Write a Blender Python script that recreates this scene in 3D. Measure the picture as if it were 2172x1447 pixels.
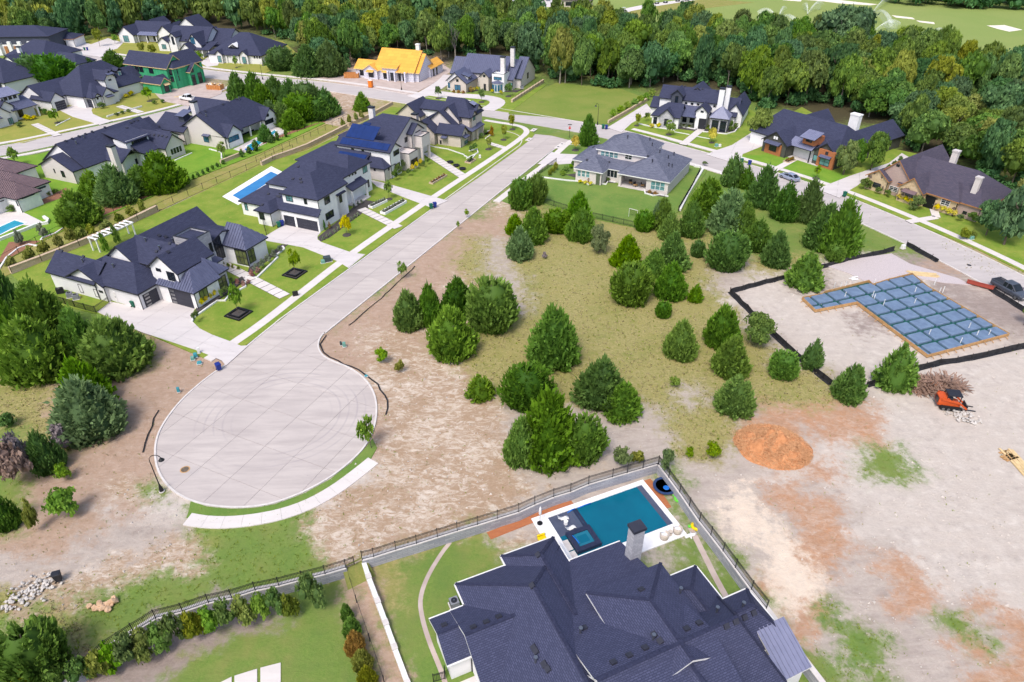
import bpy, bmesh, math, random
import numpy as np
from mathutils import Vector, Matrix, noise as mnoise
from mathutils.geometry import delaunay_2d_cdt, tessellate_polygon

for o in list(bpy.data.objects): bpy.data.objects.remove(o)
SC = bpy.context.scene
COL = SC.collection
rnd = random.Random(11)

# ------------------------------------------------------------------ camera, sky, sun, exposure
CAM_H, PITCH, FPX = 55.0, math.radians(34.2), 1447.0
cam = bpy.data.cameras.new('drone_camera'); cam.lens = 24; cam.sensor_width = 36; cam.clip_start = 1; cam.clip_end = 6000
camo = bpy.data.objects.new('drone_camera', cam); COL.objects.link(camo)
camo.location = (0, 0, CAM_H); camo.rotation_euler = (math.pi/2 - PITCH, 0, 0); SC.camera = camo
SUN_EL, SUN_AZ = math.radians(56), math.radians(205)          # azimuth clockwise from +Y: high, behind the camera
W = bpy.data.worlds.new('World'); SC.world = W; W.use_nodes = True
wn, wl = W.node_tree.nodes, W.node_tree.links
sky = wn.new('ShaderNodeTexSky'); sky.sky_type = 'NISHITA'; sky.sun_disc = False
sky.sun_elevation = SUN_EL; sky.sun_rotation = SUN_AZ; sky.dust_density = 4; sky.air_density = 1.0; sky.ozone_density = 1.0; sky.altitude = 200
wn['Background'].inputs[1].default_value = 0.15
wl.new(sky.outputs[0], wn['Background'].inputs[0])
sl = bpy.data.lights.new('sun', 'SUN'); sl.energy = 1.5; sl.angle = math.radians(16); sl.color = (1.0, .96, .90)
slo = bpy.data.objects.new('sun', sl); COL.objects.link(slo)
sd = Vector((math.sin(SUN_AZ)*math.cos(SUN_EL), math.cos(SUN_AZ)*math.cos(SUN_EL), math.sin(SUN_EL)))
slo.rotation_euler = sd.to_track_quat('Z', 'Y').to_euler(); slo.location = (0, -50, 120)
SC.view_settings.view_transform = 'Standard'; SC.view_settings.look = 'None'; SC.view_settings.gamma = 1
SC.view_settings.exposure = 0.58
SC.cycles.use_denoising = True; SC.cycles.max_bounces = 6; SC.cycles.transparent_max_bounces = 8
SC.cycles.diffuse_bounces = 3; SC.cycles.glossy_bounces = 2; SC.cycles.caustics_reflective = False; SC.cycles.caustics_refractive = False

# ------------------------------------------------------------------ survey: a point read off the photo -> its place on the site at height z
PW, PH = 2172, 1447
CP, SP = math.cos(PITCH), math.sin(PITCH)
def raydir(px, py):
    a = (px - PW/2)/FPX; b = (py - PH/2)/FPX
    return Vector((a, CP - b*SP, -SP - b*CP))
def G(px, py, z=0.0):
    d = raydir(px, py); k = (z - CAM_H)/d.z
    return Vector((d.x*k, d.y*k, z))
def topix(X, Y, Z=0.0):
    dz = Z - CAM_H; dep = Y*CP - dz*SP; dn = -Y*SP - dz*CP
    return PW/2 + FPX*X/dep, PH/2 + FPX*dn/dep
def zfor(X, Y, py):                                   # height over (X,Y) that reaches picture row py
    b = (py - PH/2)/FPX
    # (-Y*SP - dz*CP) = b*(Y*CP - dz*SP)
    dz = (-Y*SP - b*Y*CP)/(CP - b*SP)
    return dz + CAM_H

# ------------------------------------------------------------------ object helpers
def link(o, parent=None):
    COL.objects.link(o)
    if parent is not None: o.parent = parent
    return o
def mesh(name, v, f, mat=None, parent=None, smooth=False, uv=None, loc=None, rz=0, kind=None):
    me = bpy.data.meshes.new(name); me.from_pydata([tuple(p) for p in v], [], [tuple(q) for q in f]); me.update()
    if uv is None and isinstance(mat, str) and mat in UVM:      # metre-scaled planar mapping: u level, v up the surface
        uv = []
        for q in me.polygons:
            n = q.normal; t = Vector((-n.y, n.x, 0)) if abs(n.z) < .999 else Vector((1,0,0))
            t.normalize(); sdir = n.cross(t)
            for vi in q.vertices: c = me.vertices[vi].co; uv.append((c.dot(t), c.dot(sdir)))
    if uv is not None:
        L = me.uv_layers.new(name='UVMap'); L.data.foreach_set('uv', [c for p in uv for c in p])
    if smooth: me.polygons.foreach_set('use_smooth', [True]*len(me.polygons))
    if mat is not None: me.materials.append(MAT[mat] if isinstance(mat, str) else mat)
    o = link(bpy.data.objects.new(name, me), parent)
    if loc is not None: o.location = loc
    if rz: o.rotation_euler = (0, 0, rz)
    if kind: o['kind'] = kind
    return o
def empty(name, loc=(0,0,0), rz=0, parent=None):
    o = link(bpy.data.objects.new(name, None), parent); o.location = loc; o.rotation_euler = (0, 0, rz); o.empty_display_size = .2
    return o
def tag(o, label, cat, group=None):
    o['label'] = label; o['category'] = cat
    if group: o['group'] = group
    return o
BOXF = [(0,3,2,1),(4,5,6,7),(0,1,5,4),(1,2,6,5),(2,3,7,6),(3,0,4,7)]
def boxv(x0,y0,z0,x1,y1,z1): return [(x0,y0,z0),(x1,y0,z0),(x1,y1,z0),(x0,y1,z0),(x0,y0,z1),(x1,y0,z1),(x1,y1,z1),(x0,y1,z1)]
class MB:                                             # collects shapes that make up one part
    def __init__(s): s.v = []; s.f = []
    def add(s, v, f):
        n = len(s.v); s.v += [tuple(p) for p in v]; s.f += [tuple(i+n for i in q) for q in f]; return s
    def box(s, *a): return s.add(boxv(*a), BOXF)
    def bar(s, p, q, w, h=None, up=(0,0,1)):          # square bar from p to q
        p, q = Vector(p), Vector(q); d = (q-p)
        if d.length < 1e-6: return s
        d.normalize(); u = Vector(up)
        if abs(d.dot(u)) > .95: u = Vector((1,0,0))
        a = d.cross(u).normalized()*w/2; b = a.cross(d).normalized()*(h or w)/2
        v = [p-a-b,p+a-b,p+a+b,p-a+b,q-a-b,q+a-b,q+a+b,q-a+b]
        return s.add(v, BOXF)
    def tube(s, pts, rad, n=8, cap=True):
        rings = []; pts = [Vector(p) for p in pts]
        for i, p in enumerate(pts):
            d = (pts[min(i+1,len(pts)-1)] - pts[max(i-1,0)]).normalized()
            u = Vector((0,0,1)) if abs(d.z) < .9 else Vector((1,0,0))
            a = d.cross(u).normalized(); b = a.cross(d)
            r = rad[i] if isinstance(rad, (list,tuple)) else rad
            rings.append([p + a*math.cos(t)*r + b*math.sin(t)*r for t in (2*math.pi*k/n for k in range(n))])
        v = [p for R_ in rings for p in R_]; f = []
        for i in range(len(rings)-1):
            for k in range(n): f.append((i*n+k, i*n+(k+1)%n, (i+1)*n+(k+1)%n, (i+1)*n+k))
        if cap: f += [tuple(range(n))[::-1], tuple(range((len(rings)-1)*n, len(rings)*n))]
        return s.add(v, f)
    def lathe(s, prof, n=16, c=(0,0,0)):              # profile of (r,z)
        v = []; f = []
        for r, z in prof:
            for k in range(n): t = 2*math.pi*k/n; v.append((c[0]+r*math.cos(t), c[1]+r*math.sin(t), c[2]+z))
        for i in range(len(prof)-1):
            for k in range(n): f.append((i*n+k, i*n+(k+1)%n, (i+1)*n+(k+1)%n, (i+1)*n+k))
        f += [tuple(range(n))[::-1], tuple(range((len(prof)-1)*n, len(prof)*n))]
        return s.add(v, f)
    def prism(s, poly, z0, z1):                       # extruded outline, top face triangulated
        n = len(poly); a = sum(poly[i][0]*poly[(i+1)%n][1]-poly[(i+1)%n][0]*poly[i][1] for i in range(n))
        if a < 0: poly = poly[::-1]
        t = tessellate_polygon([[Vector((p[0],p[1],0)) for p in poly]])
        v = [(p[0],p[1],z0) for p in poly] + [(p[0],p[1],z1) for p in poly]
        f = []
        for q in t:
            A,B,C = (poly[i] for i in q); cr = (B[0]-A[0])*(C[1]-A[1])-(B[1]-A[1])*(C[0]-A[0])
            q = q if cr > 0 else q[::-1]
            f.append(tuple(i+n for i in q))
        f += [(i,(i+1)%n,(i+1)%n+n,i+n) for i in range(n)]
        return s.add(v, f)
    def build(s, name, mat, parent=None, smooth=False, kind=None, loc=None, rz=0):
        return mesh(name, s.v, s.f, mat, parent, smooth, loc=loc, rz=rz, kind=kind)
def copy_tree(o, parent=None):
    c = o.copy(); COL.objects.link(c); c.parent = parent
    for ch in o.children: copy_tree(ch, c)
    return c
def bevel(o, w, seg=2):
    m = o.modifiers.new('bevel', 'BEVEL'); m.width = w; m.segments = seg; m.limit_method = 'ANGLE'; return o

# ------------------------------------------------------------------ materials
MAT = {}; UVM = set()
def nodes(name):
    m = bpy.data.materials.new(name); m.use_nodes = True; nt = m.node_tree
    b = nt.nodes['Principled BSDF']; MAT[name] = m
    return m, nt, nt.nodes, nt.links, b
def N(nt, t, **k):
    n = nt.nodes.new(t)
    for a, v in k.items(): setattr(n, a, v)
    return n
def mixc(nt, fac, a, b, blend='MIX'):
    n = nt.nodes.new('ShaderNodeMix'); n.data_type = 'RGBA'; n.blend_type = blend
    for i, val in ((0, fac), (6, a), (7, b)):
        if hasattr(val, 'is_linked'): nt.links.new(val, n.inputs[i])
        elif i == 0: n.inputs[0].default_value = val
        else: n.inputs[i].default_value = (*val, 1)
    return n.outputs[2]
def math_(nt, op, a, b=None, c=None, clamp=False):
    n = nt.nodes.new('ShaderNodeMath'); n.operation = op; n.use_clamp = clamp
    for i, val in enumerate((a, b, c)):
        if val is None: continue
        if hasattr(val, 'is_linked'): nt.links.new(val, n.inputs[i])
        else: n.inputs[i].default_value = val
    return n.outputs[0]
def ramp(nt, fac, lo, hi):
    n = nt.nodes.new('ShaderNodeMapRange'); nt.links.new(fac, n.inputs[0]); n.inputs[1].default_value = lo; n.inputs[2].default_value = hi
    return n.outputs[0]
def noise(nt, vec, scale, detail=4, rough=.6, dist=0):
    n = nt.nodes.new('ShaderNodeTexNoise'); n.inputs['Scale'].default_value = scale; n.inputs['Detail'].default_value = detail
    n.inputs['Roughness'].default_value = rough; n.inputs['Distortion'].default_value = dist
    if vec is not None: nt.links.new(vec, n.inputs['Vector'])
    return n.outputs[0]
def coord(nt, kind):
    if kind == 'World': return nt.nodes.new('ShaderNodeNewGeometry').outputs['Position']
    return nt.nodes.new('ShaderNodeTexCoord').outputs[kind]
def bumpn(nt, h, strength, dist=.02):
    n = nt.nodes.new('ShaderNodeBump'); n.inputs['Strength'].default_value = strength; n.inputs['Distance'].default_value = dist
    nt.links.new(h, n.inputs['Height']); return n.outputs[0]
def M(name, c1, c2=None, scale=3, rough=.75, spec=.3, metal=0, bump=0, co='World', lo=.35, hi=.65, detail=4):
    m, nt, n, l, b = nodes(name)
    b.inputs['Roughness'].default_value = rough; b.inputs['Metallic'].default_value = metal; b.inputs['Specular IOR Level'].default_value = spec
    if c2 is None: c2 = tuple(x*.82 for x in c1)
    h = noise(nt, coord(nt, co), scale, detail)
    l.new(mixc(nt, ramp(nt, h, lo, hi), c1, c2), b.inputs['Base Color'])
    if bump: l.new(bumpn(nt, h, bump), b.inputs['Normal'])
    return m
def Mbrick(name, c1, c2, mortar, bw, bh, ms, rough=.85, bump=.3, co='UV', offs=.5, var=.5, mmix=.0, nscale=.35):
    m, nt, n, l, b = nodes(name); b.inputs['Roughness'].default_value = rough; b.inputs['Specular IOR Level'].default_value = .25
    UVM.add(name)
    t = N(nt, 'ShaderNodeTexBrick'); v = coord(nt, co); l.new(v, t.inputs['Vector'])
    t.inputs['Color1'].default_value = (*c1,1); t.inputs['Color2'].default_value = (*c2,1); t.inputs['Mortar'].default_value = (*mortar,1)
    t.inputs['Scale'].default_value = 1; t.inputs['Brick Width'].default_value = bw; t.inputs['Row Height'].default_value = bh
    t.inputs['Mortar Size'].default_value = ms; t.inputs['Mortar Smooth'].default_value = .2; t.offset = offs; t.inputs['Bias'].default_value = 0
    big = ramp(nt, noise(nt, v, nscale, 5), .3, .7)
    c = mixc(nt, math_(nt, 'MULTIPLY', big, var), t.outputs[0], tuple((a+b_)/2*.72 for a, b_ in zip(c1, c2)))
    l.new(c, b.inputs['Base Color'])
    l.new(bumpn(nt, math_(nt, 'SUBTRACT', 1, t.outputs[1]), bump, .02), b.inputs['Normal'])
    return m
Mbrick('shingle', (.056,.062,.114), (.036,.041,.079), (.023,.026,.053), .55, .16, .02, var=.4)
Mbrick('shingle_near', (.076,.083,.152), (.050,.056,.108), (.031,.035,.072), .36, .17, .03, var=.45, bump=.5)
Mbrick('shingle_grey', (.165,.175,.235), (.10,.108,.155), (.07,.075,.11), .6, .2, .02, var=.3)
Mbrick('shingle_dusk', (.10,.085,.115), (.065,.06,.09), (.04,.036,.06), .6, .2, .02, var=.35)
Mbrick('shingle_taupe', (.30,.24,.22), (.22,.18,.17), (.16,.13,.12), .6, .2, .02)
Mbrick('osb', (.80,.42,.075), (.70,.34,.06), (.50,.24,.05), 2.4, 1.2, .03, var=.2, bump=.1)
Mbrick('wall_white', (.80,.79,.80), (.77,.76,.775), (.70,.69,.70), .35, .1, .012, var=.15, bump=.15)
Mbrick('wall_cream', (.66,.58,.52), (.60,.52,.46), (.50,.45,.41), .4, .12, .015, var=.25, bump=.2)
Mbrick('wall_pinkwhite', (.70,.64,.61), (.66,.60,.58), (.56,.52,.51), .4, .12, .015, var=.2, bump=.2)
Mbrick('wall_rose', (.48,.32,.27), (.40,.27,.24), (.45,.40,.37), .35, .11, .02, var=.3, bump=.2)
Mbrick('wall_orange', (.50,.17,.06), (.42,.13,.05), (.30,.16,.1), .35, .11, .015, var=.3, bump=.2)
Mbrick('stone_grey', (.55,.54,.57), (.38,.38,.42), (.30,.30,.33), .7, .22, .02, var=.4, bump=.4)
Mbrick('stone_block', (.46,.46,.50), (.30,.31,.36), (.22,.22,.25), 1.1, .25, .02, var=.5, bump=.5, nscale=.8)
Mbrick('stone_ashlar', (.64,.50,.36), (.52,.38,.26), (.48,.38,.29), .6, .28, .03, var=.5, bump=.5, nscale=.9)
Mbrick('board_dark', (.085,.095,.125), (.07,.08,.11), (.04,.045,.06), .35, 9, .03, offs=0, bump=.4)
Mbrick('board_olive', (.10,.10,.085), (.085,.085,.075), (.05,.05,.045), .35, 9, .03, offs=0, bump=.4)
Mbrick('house_wrap', (.72,.72,.80), (.66,.66,.76), (.36,.36,.48), 1.1, .55, .04, var=.3, bump=.05)
Mbrick('sheathing_green', (.06,.42,.20), (.05,.35,.16), (.02,.15,.08), 1.2, 2.4, .03, offs=0, var=.4, bump=.1)
M('metal_roof', (.105,.115,.190), (.085,.093,.16), 1.2, rough=.42, spec=.5)
M('ridge_dark', (.034,.038,.078), (.022,.025,.055), 4, rough=.9)
M('metal_brown', (.17,.115,.125), (.14,.095,.105), 1.2, rough=.45, spec=.5)
M('metal_pale', (.21,.22,.33), (.18,.19,.29), 1.2, rough=.4, spec=.5)
M('trim_dark', (.025,.026,.035), rough=.5)
M('trim_white', (.78,.77,.76), (.7,.69,.68), rough=.6)
M('trim_wood', (.42,.20,.08), (.34,.15,.06), rough=.7)
M('stucco_white', (.84,.83,.83), (.76,.75,.76), 1.5, rough=.85)
M('chim_white', (.76,.73,.72), (.62,.58,.58), 2.5, rough=.9, bump=.2)
M('slab_concrete', (.62,.58,.56), (.52,.48,.47), .8, rough=.9)
M('garage_dark', (.040,.042,.060), (.032,.034,.050), .8, rough=.45)
M('steel', (.35,.36,.38), rough=.35, metal=.9)
M('black_metal', (.012,.012,.014), rough=.45, spec=.4)
M('vent_dark', (.035,.037,.055), rough=.6)
M('solar', (.010,.030,.14), (.008,.024,.11), .8, rough=.16, spec=.5)
M('wood_form', (.55,.33,.15), (.42,.24,.10), 2, rough=.8)
M('lumber', (.72,.55,.30), (.60,.43,.22), 2, rough=.8)
M('rebar_green', (.015,.10,.085), (.01,.07,.06), 3, rough=.6)
M('rubber', (.015,.015,.017), rough=.8)
def Mglass(name, c, rough=.06):
    m, nt, n, l, b = nodes(name); b.inputs['Roughness'].default_value = rough; b.inputs['Specular IOR Level'].default_value = .6
    v = coord(nt, 'World'); h = ramp(nt, noise(nt, v, .9, 3), .35, .65)
    l.new(mixc(nt, h, c, tuple(x*.55 for x in c)), b.inputs['Base Color'])
Mglass('glass_dark', (.014,.022,.034)); Mglass('glass_teal', (.15,.34,.36)); Mglass('glass_blue', (.05,.18,.30)); Mglass('glass_olive', (.16,.19,.07)); Mglass('car_glass', (.02,.025,.03))
def Mleaf(name, dark, light, hue=.018, val=.28, trans=.30, rough=.6):
    m, nt, n, l, b = nodes(name); b.inputs['Roughness'].default_value = rough; b.inputs['Specular IOR Level'].default_value = .18
    at = N(nt, 'ShaderNodeAttribute', attribute_name='tint')
    oi = N(nt, 'ShaderNodeObjectInfo'); hs = N(nt, 'ShaderNodeHueSaturation')
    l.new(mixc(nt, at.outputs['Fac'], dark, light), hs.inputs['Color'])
    r = oi.outputs['Random']
    l.new(math_(nt, 'MULTIPLY_ADD', r, 2*hue, .5-hue), hs.inputs['Hue'])
    r2 = math_(nt, 'FRACT', math_(nt, 'MULTIPLY', r, 7.13))
    l.new(math_(nt, 'MULTIPLY_ADD', r2, val, 1-val/2), hs.inputs['Value'])
    r3 = math_(nt, 'FRACT', math_(nt, 'MULTIPLY', r, 13.7))
    l.new(math_(nt, 'MULTIPLY_ADD', r3, .25, .85), hs.inputs['Saturation'])
    l.new(hs.outputs[0], b.inputs['Base Color'])
    tr = N(nt, 'ShaderNodeBsdfTranslucent'); l.new(hs.outputs[0], tr.inputs[0])
    mx = N(nt, 'ShaderNodeMixShader'); mx.inputs[0].default_value = trans
    l.new(b.outputs[0], mx.inputs[1]); l.new(tr.outputs[0], mx.inputs[2]); l.new(mx.outputs[0], n['Material Output'].inputs[0])
Mleaf('leaf_cedar', (.060,.150,.012), (.205,.370,.030), hue=.012)
Mleaf('leaf_cedar_dark', (.042,.112,.018), (.140,.275,.038), hue=.012)
Mleaf('leaf_cedar_blue', (.070,.145,.045), (.215,.335,.115), hue=.01)
Mleaf('leaf_oak', (.115,.165,.055), (.27,.34,.115))
Mleaf('leaf_forest', (.062,.130,.022), (.225,.360,.055), hue=.025, val=.5)
Mleaf('leaf_forest_teal', (.045,.115,.045), (.150,.285,.100), hue=.02, val=.4)
Mleaf('leaf_forest_yellow', (.140,.190,.025), (.37,.43,.07), hue=.02, val=.35)
Mleaf('leaf_bright', (.110,.215,.015), (.32,.48,.045), hue=.02, val=.25)
Mleaf('leaf_yellow', (.48,.42,.012), (.88,.74,.02), hue=.012, val=.2)
Mleaf('leaf_shrub', (.070,.135,.032), (.205,.305,.070))
Mleaf('leaf_olive', (.135,.175,.018), (.36,.39,.055))
Mleaf('leaf_rust', (.26,.14,.03), (.50,.32,.07))
Mleaf('leaf_sage', (.16,.20,.13), (.32,.36,.24))
Mleaf('leaf_pink', (.30,.12,.11), (.62,.38,.33))
Mleaf('twig_grey', (.16,.13,.14), (.34,.29,.30), trans=.05)
Mleaf('twig_brown', (.16,.10,.085), (.34,.235,.20), trans=.05)
M('bark', (.10,.075,.055), (.17,.14,.11), 4, rough=.9, co='Object')
M('bark_pale', (.30,.27,.23), (.20,.17,.14), 3, rough=.9, co='Object')
# ------------------------------------------------------------------ ground
LOW = -1.2                                            # the two yards at the front lie below the open lot
WALL_A = [(60,1520),(146,1445),(188,1411),(228,1376),(284,1340),(331,1311),(388,1297),(443,1278),(492,1268),(542,1252),(592,1242),(642,1229),(690,1217),(734,1204)]
WALL_B = [(769,1187),(793,1181),(840,1166),(884,1153),(928,1139),(970,1126),(1013,1113),(1055,1100),(1100,1086),(1134,1070),(1174,1054),(1210,1043),(1248,1027),(1299,1012),(1330,1003),(1396,984)]
WALL_C = [(1396,984),(1418,1013),(1441,1044),(1483,1105),(1507,1135),(1533,1169),(1559,1204),(1593,1250),(1625,1290),(1680,1365),(1760,1470)]
LOWPOLY = [G(*p) for p in WALL_A + WALL_B + WALL_C[1:] + [(1900,1640),(0,1640)]]
def inside(x, y, poly):
    c = False; n = len(poly); j = n-1
    for i in range(n):
        a, b = poly[i], poly[j]
        if (a[1] > y) != (b[1] > y) and x < (b[0]-a[0])*(y-a[1])/(b[1]-a[1]) + a[0]: c = not c
        j = i
    return c
def gz(x, y): return LOW if inside(x, y, LOWPOLY) else 0.0
def P(px, py):                                        # survey point on the ground, whichever level it is
    v = G(px, py)
    if inside(v.x, v.y, LOWPOLY): v = G(px, py, LOW)
    return v

# what covers the ground, read along survey rows: "x letter" means that cover from x on
#  g green grass, y dry meadow grass, b brown litter, p pale rubble with litter, w white caliche, r grey dirt, o orange wood chips, s cream sand, d dark soil, f forest floor
ROWS = {
 -40:"-400f 1000g", 60:"-400f 1050g", 110:"-400g 600f", 150:"-400g 440b 480g 700b 960g 1150f 1650f", 190:"-400g 330b 480g 560y 640p 740b 930g 1160g 1380f 1600f",
 220:"-400g 560y 600p 800y 860g 1080g 1160y 1240g 1420g 1640f", 250:"-400g 560y 620p 760y 840g 1100g 1180r 1260g 1700f 1800f 2100f", 280:"-400g 600y 640p 720y 800g 1900f",
 320:"-400g 560y 720g 1900f 2040f", 360:"-400g 420y 600g 2080f", 400:"-400g 360y 560g 1500g 2100g",
 440:"-400g 240y 360d 430y 480b 620g 1030p 1100y 1160g 1480g", 480:"-400g 100y 200b 300y 400g 940b 1090y 1300y 1500g 1860g 2040y 2172b",
 520:"-400g 0y 120g 600b 900b 985y 1035r 1085y 1500y 1560g 1980y 2080b", 560:"-400g 0g 860b 960y 1030r 1085y 1490y 1520r 1580y 1660y 1740w 1880d 1970b 2060y",
 600:"-400g 820b 960p 1000y 1055r 1110y 1490y 1510r 1570w 1680d 1760w 1960d 2040r", 640:"-400g 760b 860b 1000y 1075r 1120y 1500y 1540w 1700w 2000d",
 680:"-400g 700b 850p 1000y 1100y 1530y 1570r 1620w 1800d 1900w 2040d", 720:"-400b 0y 320b 430g 660b 760p 880b 920y 1530y 1630r 1680w 2120r",
 760:"-400y 0y 330b 430b 690b 780p 960y 1240y 1620y 1650r 1700w 2160w", 800:"-400y 130b 260b 440b 760p 980p 1000y 1340y 1500y 1760r 1820w",
 840:"-400y 110b 260b 800p 1050y 1350y 1430r 1500y 1700y 1790r 1840w", 880:"-400y 100b 240b 810p 1070r 1330r 1400y 1560r 1600o 1800o 1860w",
 920:"-400g 60y 210b 310b 810p 1070r 1280r 1420y 1540y 1570o 1690r 1730o 1870w", 960:"-400g 20y 160b 320b 800p 1050p 1280r 1430y 1550r 1600o 1710w 1830g 1910w",
 1000:"-400g 40b 240b 340w 800p 1040p 1100r 1300r 1372g 1430r 1560r 1620w 1700o 1790w 1830g 1950w", 1040:"-400g 60b 220p 300g 350w 720p 1150r 1385g 1450r 1550s 1590r 1620o 1700r 1760w 1960w",
 1080:"-400g 60b 210w 240b 300w 400g 660p 1100r 1200r 1430g 1480r 1520s 1620r 1660o 1780r 1840w", 1120:"-400g 40b 170b 220r 390g 640p 990y 1010g 1050r 1170r 1440g 1465r 1485g 1500r 1540s 1650r 1690o 1800w",
 1160:"-400b 100b 150r 330p 420g 600g 680p 845b 870y 910g 1050g 1075p 1140r 1350r 1400g 1470r 1480g 1530r 1610s 1690o 1820r 1900w", 1200:"-400r 210p 330p 420g 700p 740b 775y 840g 1060g 1380r 1440g 1500r 1515g 1570r 1620s 1720o 1780r 1850o 1950w",
 1240:"-400r 70p 130p 250g 735b 785b 800y 860g 980g 1500g 1600o 1640s 1740r 1880o 1990w", 1280:"-400y 30b 70g 130p 180g 430d 470d 600g 735b 785b 805y 850g 1640s 1700o 1740g 1770r 1890o 1990r 2060o 2120w",
 1320:"-400g 40p 80y 160g 330d 560d 600g 750b 800b 815g 900g 1660r 1690o 1750g 1840r 1990g 2060r 2110o", 1360:"-400g 130y 200g 260d 440d 470g 765b 820b 832g 1680o 1720r 1790g 1880r 2020o 2060g 2100r 2140o",
 1400:"-400g 120b 200d 360d 390g 780b 836b 846g 1700g 1760r 1800g 1860r 2080o", 1447:"-400b 180d 310d 340g 800b 855b 862g 1720g 1800r 1840g 1900r 2060o", 1560:"-400g 1700r 2100o"}
CL = 'gybpwrosdf'
RY = sorted(ROWS)
ROWSEG = {y: [(float(''.join(c for c in t if c in '-0123456789')), CL.index(t[-1])) for t in ROWS[y].split()] for y in RY}
def rowcls(y, x):
    k = ROWSEG[y][0][1]
    for x0, c in ROWSEG[y]:
        if x >= x0: k = c
        else: break
    return k
def cover(px, py):                                    # blend weights of the ten covers
    w = [0.0]*10
    py = max(RY[0], min(RY[-1]-.01, py))
    i = max(k for k in range(len(RY)-1) if RY[k] <= py); t = (py-RY[i])/(RY[i+1]-RY[i])
    for yy, s in ((RY[i], 1-t), (RY[i+1], t)):
        for dx, q in ((-26,.2),(-9,.3),(9,.3),(26,.2)): w[rowcls(yy, px+dx)] += s*q
    return w
def jit(x, y, s, k): return mnoise.noise(Vector((x/s, y/s, k)))
def cover_at(X, Y, Z=0.0):
    px, py = topix(X, Y, Z)
    sc = max(.15, min(1.4, (py+261)/1160))
    px += (jit(X, Y, 3.5, 1)*20 + jit(X, Y, 1.2, 5)*9)*sc; py += (jit(X, Y, 3.5, 9)*20 + jit(X, Y, 1.2, 13)*9)*sc
    return cover(px, py)

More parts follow.
